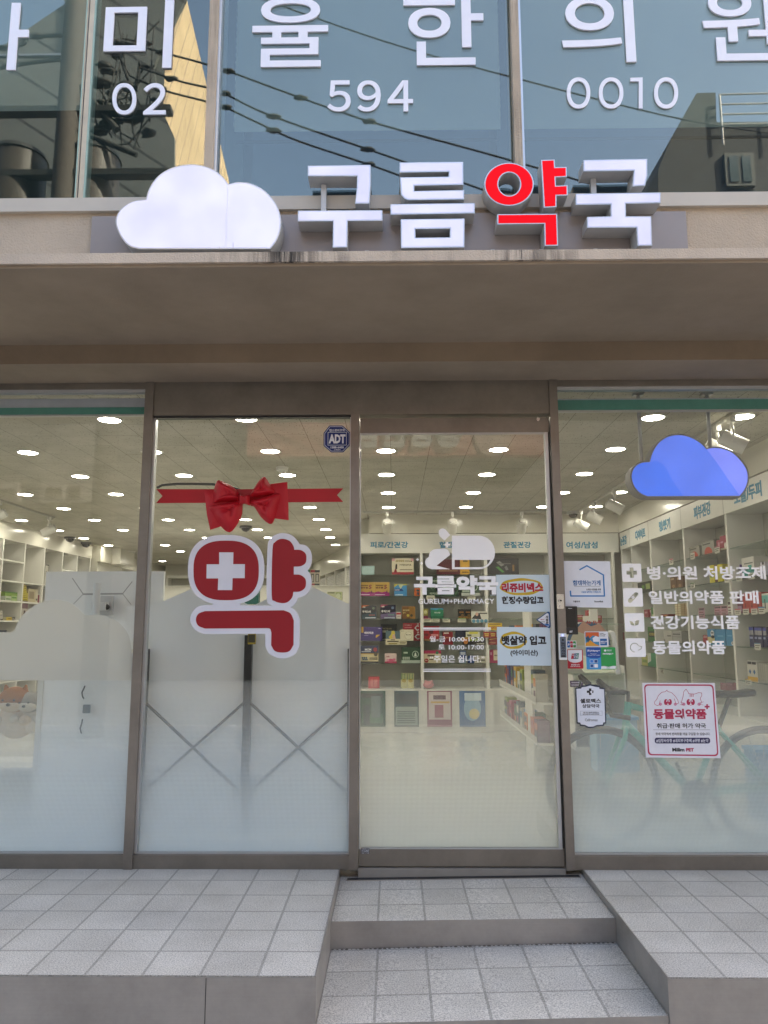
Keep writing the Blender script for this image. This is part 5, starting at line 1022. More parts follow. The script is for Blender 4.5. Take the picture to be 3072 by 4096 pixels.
for i, (x0, x1, h) in enumerate(((1218, 1348, '#a84468'), (1357, 1486, '#3a7a5c'), (1536, 1659, '#3a7a5c'))): pm(c5, (x0, 1132, x1, 1198), '#cac8b4', ['pink topped price tag below the third shelf', 'green topped price tag below the third shelf, left', 'green topped price tag below the third shelf, right'][i], [(0, .86, 1, 1, h), (.1, .55, .9, .7, '#55544c'), (.1, .25, .8, .4, '#6c6a60')], Y=5.145, dep=.001, name='price_tag', cat='price tag', group='price tags on the shelf edges')
pm(c6b, (268, 905, 376, 960), '#cdcbb6', 'green topped price tag below the black and gold pair', [(0, .84, 1, 1, '#6a9a4c'), (.1, .5, .9, .65, '#55544c')], Y=5.145, dep=.001, name='price_tag', cat='price tag', group='price tags on the shelf edges')
pm(c5, (1268, 755, 1405, 825), '#cac8b4', 'cream price tag below the green stack', [(.1, .55, .9, .7, '#55544c'), (.15, .2, .8, .35, '#6c6a60')], Y=5.145, dep=.001, name='price_tag', cat='price tag', group='price tags on the shelf edges')
pm(c6b, (398, 618, 502, 662), '#cac8b4', 'cream price tag below the upright green carton', [(.1, .55, .9, .7, '#55544c')], Y=5.145, dep=.001, name='price_tag', cat='price tag', group='price tags on the shelf edges')
pm(c5, (1215, 1285, 1480, 1525), '#a01c26', 'red carton with two dark hearts, fourth shelf', [('o', .5, .6, .14, .14, '#5c1418'), ('o', .2, .4, .14, .1, '#6c1a1c'), (.5, .3, .95, .45, '#c88080'), (0, 0, 1, .12, '#8a6438')], snap=3)
pm(c6b, (70, 1085, 205, 1258), '#7c1a24', 'dark red carton with a cream top, fourth shelf', [(.1, .85, .6, .95, '#c8c0b4'), (.1, .5, .8, .6, '#a86a4a')], Y=5.16)
pm(c6b, (240, 1070, 415, 1160), '#1d2338', 'navy carton behind the yellow card', [(.1, .1, .6, .25, '#8a7440')], snap=3)
pm(c6b, (375, 1085, 565, 1155), '#cfcfae', 'cut-out card with a yellow heading', [(.25, .6, .85, .95, '#c9c23a'), (.1, .15, .4, .5, '#6a6a5c')], Y=5.15, dep=.002, name='promo_card', cat='card')
pm(c6b, (330, 1158, 635, 1260), '#1d1a12', 'dark gold promotion card reading 25,000원', [('p', [(0, .5), (.5, 1), (0, 1)], '#b08a3a'), (.3, .5, .9, .85, '#8a9a3a'), (.62, .06, .96, .26, '25,000원', '#c8c8b8'), ('o', .15, .45, .1, .35, '#c07a34')], Y=5.145, dep=.002, name='promo_card', cat='card')
pm(c6b, (665, 1155, 800, 1258), '#8c2420', 'dark red card right of the upright', [('p', [(0, .7), (.9, .85), (.9, .75), (0, .6)], '#c8963a'), (.1, .2, .8, .35, '#b06a4a')], Y=5.15)
pm(c6b, (668, 968, 858, 1065), '#d0b020', 'yellow cut-out sign reading 비타민', [(.1, .12, .9, .6, '비타민', '#a8441c'), (.1, .75, .9, .9, '#8a6a1c')], Y=5.0, dep=.003, name='promo_card', cat='card')
for x, l2 in ((655, 'left'), (738, 'right')): pm(c6b, (x-45, 1085, x+42, 1160), '#a02a1c', f'round red shelf badge, {l2} of two', [('o', .5, .5, .52, .52, '#a02a1c'), (.15, .5, .85, .75, '#d8b04a'), (.2, .2, .8, .4, '#d8b04a')], Y=5.12, dep=.002, name='shelf_badge', cat='badge')
pm(c5, (1222, 1680, 1510, 1890), '#cfc3a4', 'cream carton with magenta top and a red Fe disc', [(0, .74, 1, 1, '#a12a50'), ('o', .78, .82, .09, .12, '#2c6a4c'), ('o', .16, .2, .12, .16, '#9c1f24'), (.1, .15, .22, .27, 'Fe', '#e0c8b8'), (.22, .52, .65, .66, '#5a4a34'), (.32, .25, .6, .32, '#4a3420')], snap=4)
pm(c6b, (298, 1350, 380, 1515), '#8f9aa8', 'tall white and navy carton behind the hours text', [(0, .4, 1, 1, '#3a5080'), (.1, .65, .9, .9, '#b0b8c4')], snap=4)
pm(c6b, (405, 1420, 490, 1515), '#2a4478', 'small navy carton on the fifth shelf', [(.1, .5, .9, .7, '#8c9cb8')], snap=4)
pm(c6b, (490, 1425, 650, 1518), '#b8b4a0', 'low white carton on the fifth shelf by the upright', [(.1, .3, .45, .5, '#5c5a50'), (.55, .3, .9, .5, '#5c5a50'), (.495, 0, .505, 1, '#8a8878')], snap=4)
pm(c6b, (688, 1345, 830, 1522), '#a81c58', 'magenta carton with a cream panel reading 페라', [(.4, .2, .98, .95, '#d2c4a4'), (.45, .5, .8, .62, '페라', '#3a2c2c'), (.1, .6, .25, .8, '#c87c9c')], snap=4)
pm(c7, (143, 1272, 230, 1362), '#b8444a', 'pale red carton standing on the base cabinet', [(.2, .1, .8, .8, '#c46a68'), (.45, .1, .5, .95, '#a0343c')], snap=-1)
for x0, x1, l2 in ((398, 446, 'left'), (449, 498, 'right')): pm(c7, (x0, 1252, x1, 1368), '#c3bf8c', f'striped green and cream carton on the base cabinet, {l2} of the pair', [(0, .6, .12, 1, '#3a6c50'), (.25, .6, .37, 1, '#3a6c50'), (.5, .6, .62, 1, '#3a6c50'), (.75, .6, .87, 1, '#3a6c50'), ('o', .5, .5, .35, .12, '#a8902c')], snap=-1)
m = MB(); q = aY(*c7(614, 1345), 5.12); m.ball((q.x, 5.14, .535), .055, P('pink_plush', '#c98a8c', .9, var=.1), 16, 10, (1.15, 1, .8)); [m.ball((q.x+s_*.035, 5.12, .575), .016, P('pink_plush', '#c98a8c', .9, var=.1), 8, 6) for s_ in (-1, 1)]
tag(m.build('plush_toy'), 'round pink plush on the base cabinet behind the door', 'plush toy')

# ---- right wall unit
XW = 2.76
RU = thing('shelving_unit', (XW, 3.0, 0), 'white wall shelving with blue category words along the right wall', 'shelving', 'wall shelving in the shop')
DR = [5.13, 4.745, 4.083, 3.146, 2.205, 1.27, .33]
m = MB(); m.box(3.06, .3, .3, 3.08, 5.15, 2.12, SHELFBACK); m.build('back_panel', RU)
for y in DR: m = MB(); m.box(XW, y-.018, .3, XW+.30, y+.018, 2.13, WHITE); m.build('upright', RU)
m = MB(); m.box(XW-.012, .3, 2.13, XW+.3, 5.12, 2.335, WHITE)
for y in DR[1:-1]: m.box(XW-.0135, y-.0012, 2.13, XW-.012, y+.0012, 2.335, P('panel_gap', (.25, .24, .22), .6))
hd = m.build('header', RU)
FR5 = FXr(XW-.012)
for s_, (x0, x1), yy in (('눈건강', (540, 588), 0), ('다이어트', (658, 733), 0), ('멍/붓기', (843, 927), 0)):
    u0 = -aX(*c6(x0, 1200), XW).y; u1 = -aX(*c6(x1, 1180), XW).y; m = MB(); m.text(FR5, s_, (u0, 2.175, u1, 2.285), .0005, .003, TXB, bold=.035, res=3); m.build('category_lettering', hd)
for s_, (x0, x1), yy in (('피부건강', (632, 852), 0), ('모발/두피', (1215, 1592), 0)):
    u0 = -aX(*ce(x0, 650), XW).y; u1 = -aX(*ce(x1, 350), XW).y; m = MB(); m.text(FR5, s_, (u0, 2.17, u1, 2.29), .0005, .003, TXB, bold=.035, res=3); m.build('category_lettering', hd)
for i in range(len(DR)-1):
    for z in ZS: m = MB(); m.box(XW+.01, DR[i+1]+.019, z-.008, XW+.295, DR[i]-.019, z, SHELFGLASS); m.build('glass_shelf', RU)
m = MB(); m.box(XW-.02, .3, 0, XW+.3, 5.10, .5, WHITE); m.build('base_cabinet', RU)
# dark slatted blind seen at the back of two bays
for y0, y1, lab in ((2.25, 2.55, 'dark slatted strip at the back of the skin care bay'), (1.3, 1.62, 'dark slatted strip at the back of the nearest bay')):
    m = MB(); m.box(3.045, y0, 1.86, 3.055, y1, 2.12, BLACK)
    for k in range(7): m.box(3.038, y0, 1.88+k*.036, 3.045, y1, 1.884+k*.036, P('slat_wood', '#a88a60', .5))
    tag(m.build('slatted_panel'), lab, 'panel')
def pw(c, rect, col, lab, prints=(), X=2.80, snap=None, dep=.10, name='product_box', cat='product box', group='boxes on the right wall shelves'):
    r_ = list(boxX(c, *rect, X)); fr = FXr(X)
    if snap is not None: d = ZS[snap]+.0006-r_[1]; h = r_[3]-r_[1]; r_[1] += d; r_[3] = r_[1]+h
    return prod(name, lab, fr, r_, 0, col, prints, group=group, dep=dep, cat=cat)
for rect, l2 in (((548, 1148, 695, 1300), 'left'), ((727, 1075, 900, 1262), 'right')):
    pw(ce, rect, '#8f8f86', f'grey tin with an orange fruit print, {l2} of the pair', [('p', [(.2, 0), (.22, .3), (.35, .52), (.5, .56), (.65, .5), (.8, .28), (.85, 0)], '#b8402a'), (.08, .74, .7, .84, '#3c3c38'), (0, .93, 1, 1, '#77776e')], snap=0)
pw(ce, (932, 1050, 1000, 1215), '#8c1c38', 'narrow crimson carton beside the grey tins', [(.3, .3, .7, .8, '#c08090')], snap=0)
pw(ce, (985, 1030, 1085, 1235), '#96203c', 'crimson carton with a white bulb drawing', [(0, 0, 1, .15, '#b0a890'), ('o', .72, .3, .16, .2, '#d0c8c0'), (.08, .5, .45, .62, '#c890a0')], snap=0, X=2.78)
for rect, c, h, l2 in (((570, 1270, 628, 1360), ce, '#c8c8c0', 'white price tag under the left grey tin'), ((908, 1178, 978, 1272), ce, '#a86478', 'pink topped price tag under the crimson carton'), ((272, 1352, 324, 1438), ce, '#a85060', 'red topped price tag on the top shelf of the 멍/붓기 bay'), ((572, 1690, 630, 1772), ce, '#5c7c50', 'green topped price tag on the second shelf of the skin care bay'), ((1045, 1560, 1120, 1690), ce, '#c8c8c0', 'white price tag beside the yellow cartons'), ((1213, 1598, 1292, 1665), ce, '#8c7ca0', 'price tag under the purple carton'), ((1380, 1540, 1465, 1640), ce, '#8ca09c', 'price tag under the teal and white carton'),
      ((1195, 300, 1275, 388), cd, '#b04a58', 'red topped price tag, first of four in the near bay'), ((1305, 285, 1390, 380), cd, '#b04a58', 'red topped price tag, second of four in the near bay'), ((1420, 280, 1510, 380), cd, '#b04a58', 'red topped price tag, third of four in the near bay'), ((1525, 270, 1615, 370), cd, '#3f7cab', 'blue topped price tag in the near bay'),
      ((1470, 780, 1555, 880), cd, '#6c8ca0', 'grey topped price tag under the navy pouches'), ((1340, 1290, 1425, 1370), cd, '#c8b060', 'yellow topped price tag on the lowest glass shelf'), ((148, 1135, 190, 1208), cd, '#5c7c50', 'green topped price tag at the lowest shelf of the 멍/붓기 bay')):
    pw(c, rect, '#c6c4b8', l2, [(0, .82, 1, 1, h), (.12, .55, .88, .68, '#55544c'), (.12, .25, .75, .4, '#6c6a60')], X=2.752, dep=.001, name='price_tag', cat='price tag', group='price tags on the right shelves')
pw(ce, (835, 1405, 905, 1660), '#c9bd2c', 'yellow carton left of the brown one', [(.1, .3, .9, .5, '#8f9a50')], snap=1); pw(ce, (906, 1400, 945, 1650), '#5c3a20', 'narrow brown carton between two yellow cartons', [], snap=1); pw(ce, (946, 1392, 1016, 1645), '#c9bd2c', 'yellow carton right of the brown one', [(.1, .2, .9, .6, '#a8a860')], snap=1)
pw(ce, (285, 1590, 372, 1755), '#5f4024', 'brown carton with a pale label, left of two', [(.1, .75, .6, .9, '#b8a080'), ('o', .5, .2, .25, .15, '#8a6a44')], snap=1); pw(ce, (375, 1585, 460, 1745), '#5f4024', 'brown carton with a pale label, right of two', [(.1, .75, .6, .9, '#b8a080'), ('o', .5, .2, .25, .15, '#8a6a44')], snap=1)
pw(ce, (1200, 1385, 1288, 1600), '#4a2a72', 'purple carton beside the teal and white one', [(0, 0, 1, .45, '#c8bcc8')], snap=1, X=2.84)
pw(ce, (1290, 1262, 1460, 1555), '#c9c6bf', 'large white and teal carton on the second shelf', [(0, 0, 1, .45, '#1c8078'), (.5, .35, .8, .62, '#3a9a90'), (.2, .68, .9, .74, '#6a6c68')], snap=1, dep=.16)
pw(ce, (1462, 1240, 1600, 1545), '#bdbab2', 'second white and teal carton behind the first', [(0, 0, 1, .42, '#1c8078')], snap=1, X=2.9)
pw(ce, (1560, 1420, 1620, 1620), '#c0bcc8', 'white spray bottle carton in the near bay', [(0, 0, 1, .3, '#3a2a4a'), (.3, .8, .8, 1, '#16161c')], snap=1)
pw(cc, (270, 445, 345, 500), '#1c4f9a', 'small blue carton behind the cross icon', [(.2, .3, .7, .6, '#d8e0e8')], snap=1); pw(cc, (373, 438, 508, 545), '#182018', 'black carton with green print behind the icons', [(.3, .4, .5, .7, '#5c8c2c'), (.6, .3, .9, .8, '#8c9c5c')], snap=1)
pw(cd, (350, 215, 430, 388), '#c9bf9f', 'stack of cream cartons on the third shelf', [(0, .19*k, 1, .19*k+.02, '#7a6448') for k in range(1, 6)]+[(.5, 0, .54, 1, '#8a5040')], snap=2); pw(cd, (431, 212, 545, 388), '#9c8660', 'stack of tan cartons on the third shelf', [(0, .16*k, 1, .16*k+.015, '#6a5438') for k in range(1, 6)]+[(.5, 0, .52, 1, '#6a5438')], snap=2)
pw(cd, (150, 362, 255, 395), '#8c3a2c', 'flat red carton on the third shelf', [(.5, .2, .9, .7, '#a8783c')], snap=2)
pw(cc, (505, 670, 545, 765), '#3c7a34', 'narrow green carton on the third shelf', [(.2, 0, .8, .3, '#c8d0a8')], snap=2); pw(cc, (463, 690, 503, 762), '#c8bcc0', 'white carton with a maroon drop', [('o', .7, .4, .25, .3, '#7a1c44')], snap=2); pw(cc, (438, 750, 478, 828), '#8c2438', 'small crimson carton on the third shelf', [(.2, .5, .8, .7, '#c89098')], snap=2, X=2.78)
for rect, h, l2 in (((905, 262, 1000, 390), '#b88c98', 'pink caption card reading prices, left of two'), ((1000, 258, 1090, 390), '#b88c98', 'pink caption card reading prices, right of two'), ((1095, 190, 1160, 388), '#c8c6bc', 'tall white caption card by the upright'), ((683, 285, 768, 428), '#b08c98', 'pink caption card standing alone on the third shelf')):
    pw(cd, rect, h, l2, [(.08, .75, .92, .95, '#4a3a40'), (.1, .5, .8, .6, '#7a3a4a'), (.1, .3, .9, .38, '#6a5a5c'), (.1, .12, .7, .2, '#6a5a5c')], X=2.77, dep=.002, name='caption_card', cat='card')
for i, (x0, x1, y0, h) in enumerate(((1198, 1290, 30, '#5c1c3c'), (1300, 1385, 15, '#a2281a'), (1388, 1475, 8, '#a83020'), (1478, 1560, 5, '#9c2418'))):
    pw(cd, (x0, y0, x1, 292), h, ['plum carton with wavy print by the upright', 'glossy red carton, first of three in the near bay', 'glossy red carton, second of three in the near bay', 'glossy red carton, third of three in the near bay'][i], [('p', [(.2, 0), (.4, .5), (.5, .5), (.6, 0)], '#6a1410') if i else (.1, .1, .9, .4, '#9c7c98')], snap=2)
pw(cd, (1572, 25, 1659, 292), '#c8c6bc', 'white and teal tube carton at the right edge', [(0, .5, 1, .9, '#5ca8a0'), (.4, .2, .55, .7, '#2c3a3c')], snap=2)
for rect, l2 in (((193, 615, 308, 782), 'white carton with a curved line, fourth shelf'), ((312, 610, 445, 780), 'pale grey carton with a black slot, fourth shelf')):
    pw(cd, rect, '#b4b2aa' if 'white' in l2 else '#9c9c98', l2, [(.45, .5, .9, .62, '#6a6864'), (.1, .1, .15, .3, '#4a4844')] if 'white' in l2 else [(.1, .68, .85, .76, '#2a2a2c'), (0, .48, 1, .52, '#7c7c78')], snap=3)
pw(cd, (745, 618, 808, 745), '#a01e2c', 'narrow red carton beside the sky blue ones', [(.1, .75, .9, .9, '#c8a0a0')], snap=3)
for i, (x0, x1, y0) in enumerate(((808, 918, 575), (922, 1058, 575), (1068, 1195, 575))):
    pw(cd, (x0, y0, x1, 795), '#3786b4', ['sky blue carton with a panda face, leftmost of three', 'plain sky blue carton, middle of three', 'sky blue carton with a small panda low down, rightmost of three'][i], [[(0, .1, .9, .5, '#c9c08c'), ('o', .65, .72, .22, .2, '#dcdcdc'), ('o', .58, .76, .06, .06, '#1a1a1c'), ('o', .74, .76, .06, .06, '#1a1a1c'), ('o', .7, .5, .2, .1, '#1a1a1c')], [(.2, .55, .8, .62, '#6aa8cc')], [('o', .75, .15, .2, .13, '#dcdcdc'), ('o', .68, .17, .05, .04, '#1a1a1c'), ('o', .84, .17, .05, .04, '#1a1a1c'), (.2, .6, .7, .66, '#6aa8cc')]][i], snap=3)
for i in range(4):
    x0 = 1393+i*60; pw(cd, (x0, 492, x0+58, 775), '#1a2150', f'navy and silver pouch, {ordn[i]} from the left in the near bay', [(0, .6, 1, .82, '#8c8c90'), (0, .82, 1, .95, '#2c3a94'), (.1, .4, .8, .5, '#8c94b8'), (0, .585, 1, .6, '#0c1024')], snap=3, X=2.8+.01*(i % 2), name='product_pouch', cat='pouch')
pw(cd, (1370, 1022, 1508, 1302), '#bebcb4', 'white carton with blue diamonds and a yellow base', [(0, 0, 1, .22, '#c89a28'), ('p', [(.15, .47), (.27, .6), (.39, .47), (.27, .34)], '#2c5c94'), ('p', [(.58, .47), (.7, .6), (.82, .47), (.7, .34)], '#2c5c94'), (.08, .84, .45, .97, '#16161a'), (.52, .84, .9, .97, '#16161a')], snap=4)
pw(cd, (1512, 1030, 1659, 1300), '#8c8c84', 'translucent grey sleeve of flat packs at the right edge', [(.2*k, 0, .2*k+.02, 1, '#a4a49c') for k in range(1, 5)], snap=4)
for i in range(3): x0 = 990+i*90; pw(cd, (x0, 1342, x0+87, 1445), '#7c2c3c', f'dark pink carton low behind the saddle, {ordn[i]} of three', [(.1, .8, .9, .9, '#a85c6c')], X=2.82)
pw(cc, (228, 960, 370, 1040), '#b04038', 'row of red and cream sachets on the fourth shelf', [(.12*k, .1, .12*k+.05, .95, '#c88c7c') for k in range(1, 8)], snap=3); pw(cc, (475, 912, 560, 1058), '#2c6a30', 'green carton with a black label reading CODE', [(.1, .3, .95, .7, '#16201a'), (.15, .4, .85, .6, 'CODE', '#c8b040')], snap=3)
pw(cc, (415, 1198, 470, 1292), '#b8b864', 'yellow green carton on the lowest glass shelf', [(.1, .3, .9, .6, '#7c9a3c')], snap=4); pw(cc, (472, 1160, 570, 1290), '#2c8a5c', 'green carton with a white swoosh, lowest glass shelf', [('p', [(0, .2), (.35, .4), (.35, 1), (0, 1)], '#d0d4cc')], snap=4)

# ---- left wall cubbies
XL_ = -5.0
LU = thing('shelving_unit', (XL_, 6.5, 0), 'white open cubby shelving along the left wall, mostly empty', 'shelving', 'wall shelving in the shop')
DL = [3.6, 4.2, 4.9, 5.55, 6.13, 6.71, 7.31, 7.85, 8.36]; ZL = [2.09, 1.825, 1.565, 1.31, 1.05, .79, .53]
m = MB(); m.box(-5.34, 3.0, .0, -5.32, 8.4, 2.34, SHELFBACK); m.build('back_panel', LU)
for y in DL: m = MB(); m.box(XL_-.32, y-.016, 0, XL_, y+.016, 2.345, WHITE); m.build('upright', LU)
for i in range(len(DL)-1):
    for z in ZL:
        if DL[i] > 6.1 and z in (2.09,) and DL[i] < 7.2: continue
        if i in (4,) and z == 2.09: continue
        m = MB(); m.box(XL_-.32, DL[i]+.017, z-.02, XL_-.003, DL[i+1]-.017, z, WHITE); m.build('shelf', LU)
def pl(rect, col, lab, prints=(), X=-5.03, zz=None, group='boxes in the left cubbies', c=cm, dep=.12, name='product_box', cat='product box'):
    a = aX(*c(rect[0], (rect[1]+rect[3])/2), X); b_ = aX(*c(rect[2], (rect[1]+rect[3])/2), X); t = aX(*c((rect[0]+rect[2])/2, rect[1]), X); l = aX(*c((rect[0]+rect[2])/2, rect[3]), X)
    r_ = [a.y, l.z, b_.y, t.z]
    if zz is not None: h = r_[3]-r_[1]; r_[1] = zz+.0006; r_[3] = r_[1]+h
    return prod(name, lab, FXl(X), r_, 0, col, prints, group=group, dep=dep, cat=cat)
pl((45, 575, 155, 655), '#7a9c34', 'large lime green carton in the left cubby', [(0, .85, 1, 1, '#4c7a2c'), (.2, .3, .8, .5, '#a8c070')], zz=1.565, X=-5.06); pl((50, 615, 100, 655), '#b8c0a8', 'white and green carton in front of the lime one', [(.1, .2, .9, .5, '#6c8a5c')], zz=1.565); pl((102, 612, 150, 658), '#a0b878', 'pale green carton in front of the lime one', [(.1, .5, .9, .8, '#5c8a3c')], zz=1.565)
for k in range(8): pl((203+(0 if k > 3 else -2), 533+k*17, 234 if k < 4 else 246, 549+k*17), '#c9b81c', f'small yellow and black carton, {ordn[k]} from the top of the yellow pile', [(.1, .3, .9, .6, '#26241a')], group='pile of yellow cartons')
pl((250, 562, 335, 680), '#b5a888', 'beige carton with fine print beside the yellow pile', [(.08, .25, .6, .8, '#8c7c60'), (.75, 0, 1, .95, '#c0b8a0'), (.8, .15, .95, .3, '#4a4238')], zz=1.565); pl((340, 615, 363, 684), '#7c1c34', 'maroon carton beside the beige one', [], zz=1.565)
for k in range(3): pl((0, 757+k*26, 24, 781+k*26), '#bcb8ac', f'small white carton at the left edge, {ordn[k]} from the top', [(.1, .3, .9, .5, '#5a5850')], group='pile of white cartons at the left edge')
pl((28, 805, 56, 833), '#8c8664', 'olive carton low in the left cubby', [], zz=1.31); pl((57, 806, 106, 834), '#c2a81c', 'yellow carton low in the left cubby', [(.3, .3, .9, .6, '#6a5a1c')], zz=1.31); pl((107, 805, 131, 834), '#22242c', 'black carton low in the left cubby', [(.1, .3, .9, .6, '#a8a8a0')], zz=1.31)
pl((195, 690, 245, 800), '#6c4a54', 'mauve and white carton pile behind the frosted cloud', [(.0, .0, 1, .55, '#b8b0a8'), (.3, .1, .6, .4, '#4a2c34')]); pl((0, 888, 60, 980), '#16203c', 'stack of navy cartons at the left edge', [(0, .3, 1, .33, '#4a5878'), (0, .6, 1, .63, '#4a5878')], zz=1.05)
pl((395, 350, 430, 520), '#c0bdb0', 'framed certificate leaning in a left cubby', [(0, 0, .06, 1, '#1c1c1c'), (.94, 0, 1, 1, '#1c1c1c'), (0, .96, 1, 1, '#1c1c1c'), (.3, .6, .7, .65, '#6a685c')], dep=.01, name='certificate', cat='certificate', X=-5.1)
# back wall and diagonal wall units
FB = FY(12.3)
BU = thing('shelving_unit', (-3, 12.3, 0), 'white shelving at the far back of the shop with dark tins', 'shelving', 'wall shelving in the shop')
m = MB(); m.box(-4.9, 12.3, 2.28, -1.6, 12.5, 2.34, WHITE)
for x in (-4.9, -4.0, -3.1, -2.3, -1.6): m.box(x-.02, 12.3, 0, x+.02, 12.6, 2.28, WHITE)
for z in (1.86, 1.72, 1.5, 1.2): m.box(-4.9, 12.31, z-.02, -1.6, 12.6, z, WHITE)
m.box(-4.9, 12.6, 0, -1.6, 12.62, 2.3, SHELFBACK); m.build('carcass', BU)
for k in range(4):
    r_ = boxY(cm, 1455+k*38, 443, 1488+k*38, 494, 12.3); prod('product_box', f'dark tin with white lettering, {ordn[k]} in the row at the far back', FB, [r_[0], 1.861, r_[2], 1.861+r_[3]-r_[1]], -.02, '#262a38', [(.15, .6, .85, .9, '#a8acb8'), (.2, .1, .8, .3, '#8a8c98')], group='dark tins at the far back')
A_, B_ = Vector((-.42, 7.45, 0)), Vector((-1.735, 12.1, 0)); dU = (A_-B_).normalized(); FD = Fr(B_, dU, (0, 0, 1))
Ld = (A_-B_).length
DU = thing('shelving_unit', (-1.1, 9.8, 0), 'slanting white shelving packed with rows of small white boxes', 'shelving', 'wall shelving in the shop')
m = MB(); m.fbox(FD, 0, 2.235, Ld, 2.57, -.3, .0, IWG); m.fbox(FD, 0, 0, Ld, 2.235, -.32, -.3, SHELFBACK)
for u in (0, .55, 1.5, 2.4, 3.3, 4.2, Ld): m.fbox(FD, u-.02, 0, u+.02, 2.235, -.3, -.001, WHITE)
for z in (1.93, 1.64, 1.3): m.fbox(FD, 0, z-.02, Ld, z, -.3, -.002, WHITE)
m.box(-.42, 5.5, 0, -.40, 7.45, 2.57, IW); m.build('carcass', DU)
WBX = P('white_carton', (.60, .59, .55), .6, var=.05, scale=30); WPR = P('carton_print', (.22, .22, .22), .6, var=.3, scale=60)
for bi, (u0, u1) in enumerate(((.6, 1.45), (1.55, 2.35), (2.45, 3.25), (3.35, 4.15))):
    for zi, (z0, z1) in enumerate(((1.64, 1.9), (1.935, 2.18))):
        m = MB(); h = (z1-z0)/8
        for c_ in range(6):
            w = (u1-u0)/6
            for k in range(8):
                jx = random.uniform(0, .008); m.fbox(FD, u0+c_*w+.004, z0+k*h+.001, u0+(c_+1)*w-.004, z0+(k+1)*h-.003, -.25, -.03+jx, WBX); m.fbox(FD, u0+c_*w+w*.2, z0+(k+.3)*h, u0+(c_+1)*w-w*.35, z0+(k+.7)*h, -.03+jx, -.0295+jx, WPR)
        o = m.build('carton_rows'); tag(o, f'rows of small white cartons, {ordn[bi]} bay from the back, {["lower", "upper"][zi]} shelf', 'carton rows', 'white carton rows on the slanting shelves', kind='stuff')
for k, (h, l2) in enumerate((('#2c6a48', 'green'), ('#8c2c38', 'red'), ('#22242a', 'black'))):
    r_ = boxY(crop(4.4237, 1150, 2000), 330+k*75-(10 if k == 0 else 0), 1238, 400+k*85, 1530, 6.4); prod('product_box', f'tall syringe box with a {l2} cap band', FY(6.4), r_, 0, '#b8b0a0', [(0, .85, 1, 1, h), (0, 0, 1, .18, h), (.15, .25, .85, .78, '#55504c'), (.35, .3, .65, .7, '#b0aca8')], group='tall boxes on the middle counter')
# counter behind
m = MB(); q = aY(1260, 2345, 6.4); m.box(-3.9, 6.3, 0, -.5, 6.9, q.z-.0, WHITE); m.box(-3.95, 6.25, q.z, -.45, 6.95, q.z+.004, WHITEB); tag(m.build('counter'), 'white dispensing counter in the middle of the shop', 'counter')
r_ = boxY(crop(4.4237, 1150, 2000), 700, 1622, 965, 1770, 2.2); prod('product_box', 'cream and green carton with handwriting print beside the post', FY(2.2), r_, 0, '#b9bc94', [(.05, .8, .5, .9, '#3c3c2c'), (.6, .3, .95, .9, '#8c9c60'), ('o', .75, .5, .16, .3, '#c8cca8')], group='loose cartons near the window')
r_ = boxY(c4, 700, 1560, 800, 1690, 2.0); prod('product_box', 'teal carton seen below the red sign', FY(2.0), r_, 0, '#23605a', [(.1, .5, .9, .6, '#8cb0a0')], group='loose cartons near the window')

# ---------------------------------------------------------------- near the glass
# display screen seen from behind
o = thing('display_screen', (-1.8, .6, .0), 'back of a large white display screen behind the left window', 'screen')
def sY(x, y, Y=.6): q = aY(*cm(x, y), Y); return q.x, q.z
x0, zt_ = sY(410, 412); x1, _ = sY(1452, 404); _, zb2 = sY(410, 1100)
m = MB(); m.shape(FY(.6), [rrect(x0, zb2, x1, zt_, .004)], -.03, 0, WHITEB)
cxm, czm = (x0+x1)/2-.02, zt_-.26
fr6 = FY(.6); GR = P('screen_groove', (.42, .42, .41), .6)
def line6(a, b_, w=.004): 
    A, B = Vector((*sY(*a), 0)), Vector((*sY(*b_), 0)); d = (B-A).normalized(); nn = Vector((-d.y, d.x, 0))*w; m.shape(fr6, [[(A+nn).to_2d(), (A-nn).to_2d(), (B-nn).to_2d(), (B+nn).to_2d()]], .0003, .001, GR)
line6((640, 470), (735, 610), .003); line6((735, 612), (1085, 608), .005); line6((1085, 608), (1170, 500), .003); line6((735, 612), (650, 700), .002); line6((1085, 608), (1160, 705), .002)
m.build('back_cover', o)
m = MB(); a = sY(1135, 712, .57); b2 = sY(1600, 1030, .57); m.box(a[0], .55, b2[1], b2[0], .60-.002, a[1], WHITEB); m.build('side_box', o)
m = MB(); pc = sY(860, 515, .45); m.cyl((pc[0], .45, 0), (pc[0], .45, pc[1]), .021, .021, WHITEP, 24)
m.build('pole', o)
m = MB(); a = sY(895, 628, .54); b2 = sY(992, 798, .54); m.box(a[0], .53, b2[1], b2[0], .56, a[1], ALU); m.box(a[0]-.03, .47, (a[1]+b2[1])/2-.03, b2[0]-.02, .53, (a[1]+b2[1])/2+.02, WHITEP); m.build('bracket', o)
m = MB(); m.ball((b2[0]-.03, .50, (a[1]+b2[1])/2-.01), .022, BLACK, 12, 8, (1.3, .8, .9)); m.build('knob', o)
m = MB(); m.box(pc[0]-.25, .3, 0, pc[0]+.25, .6, .02, WHITEP); m.build('foot', o)
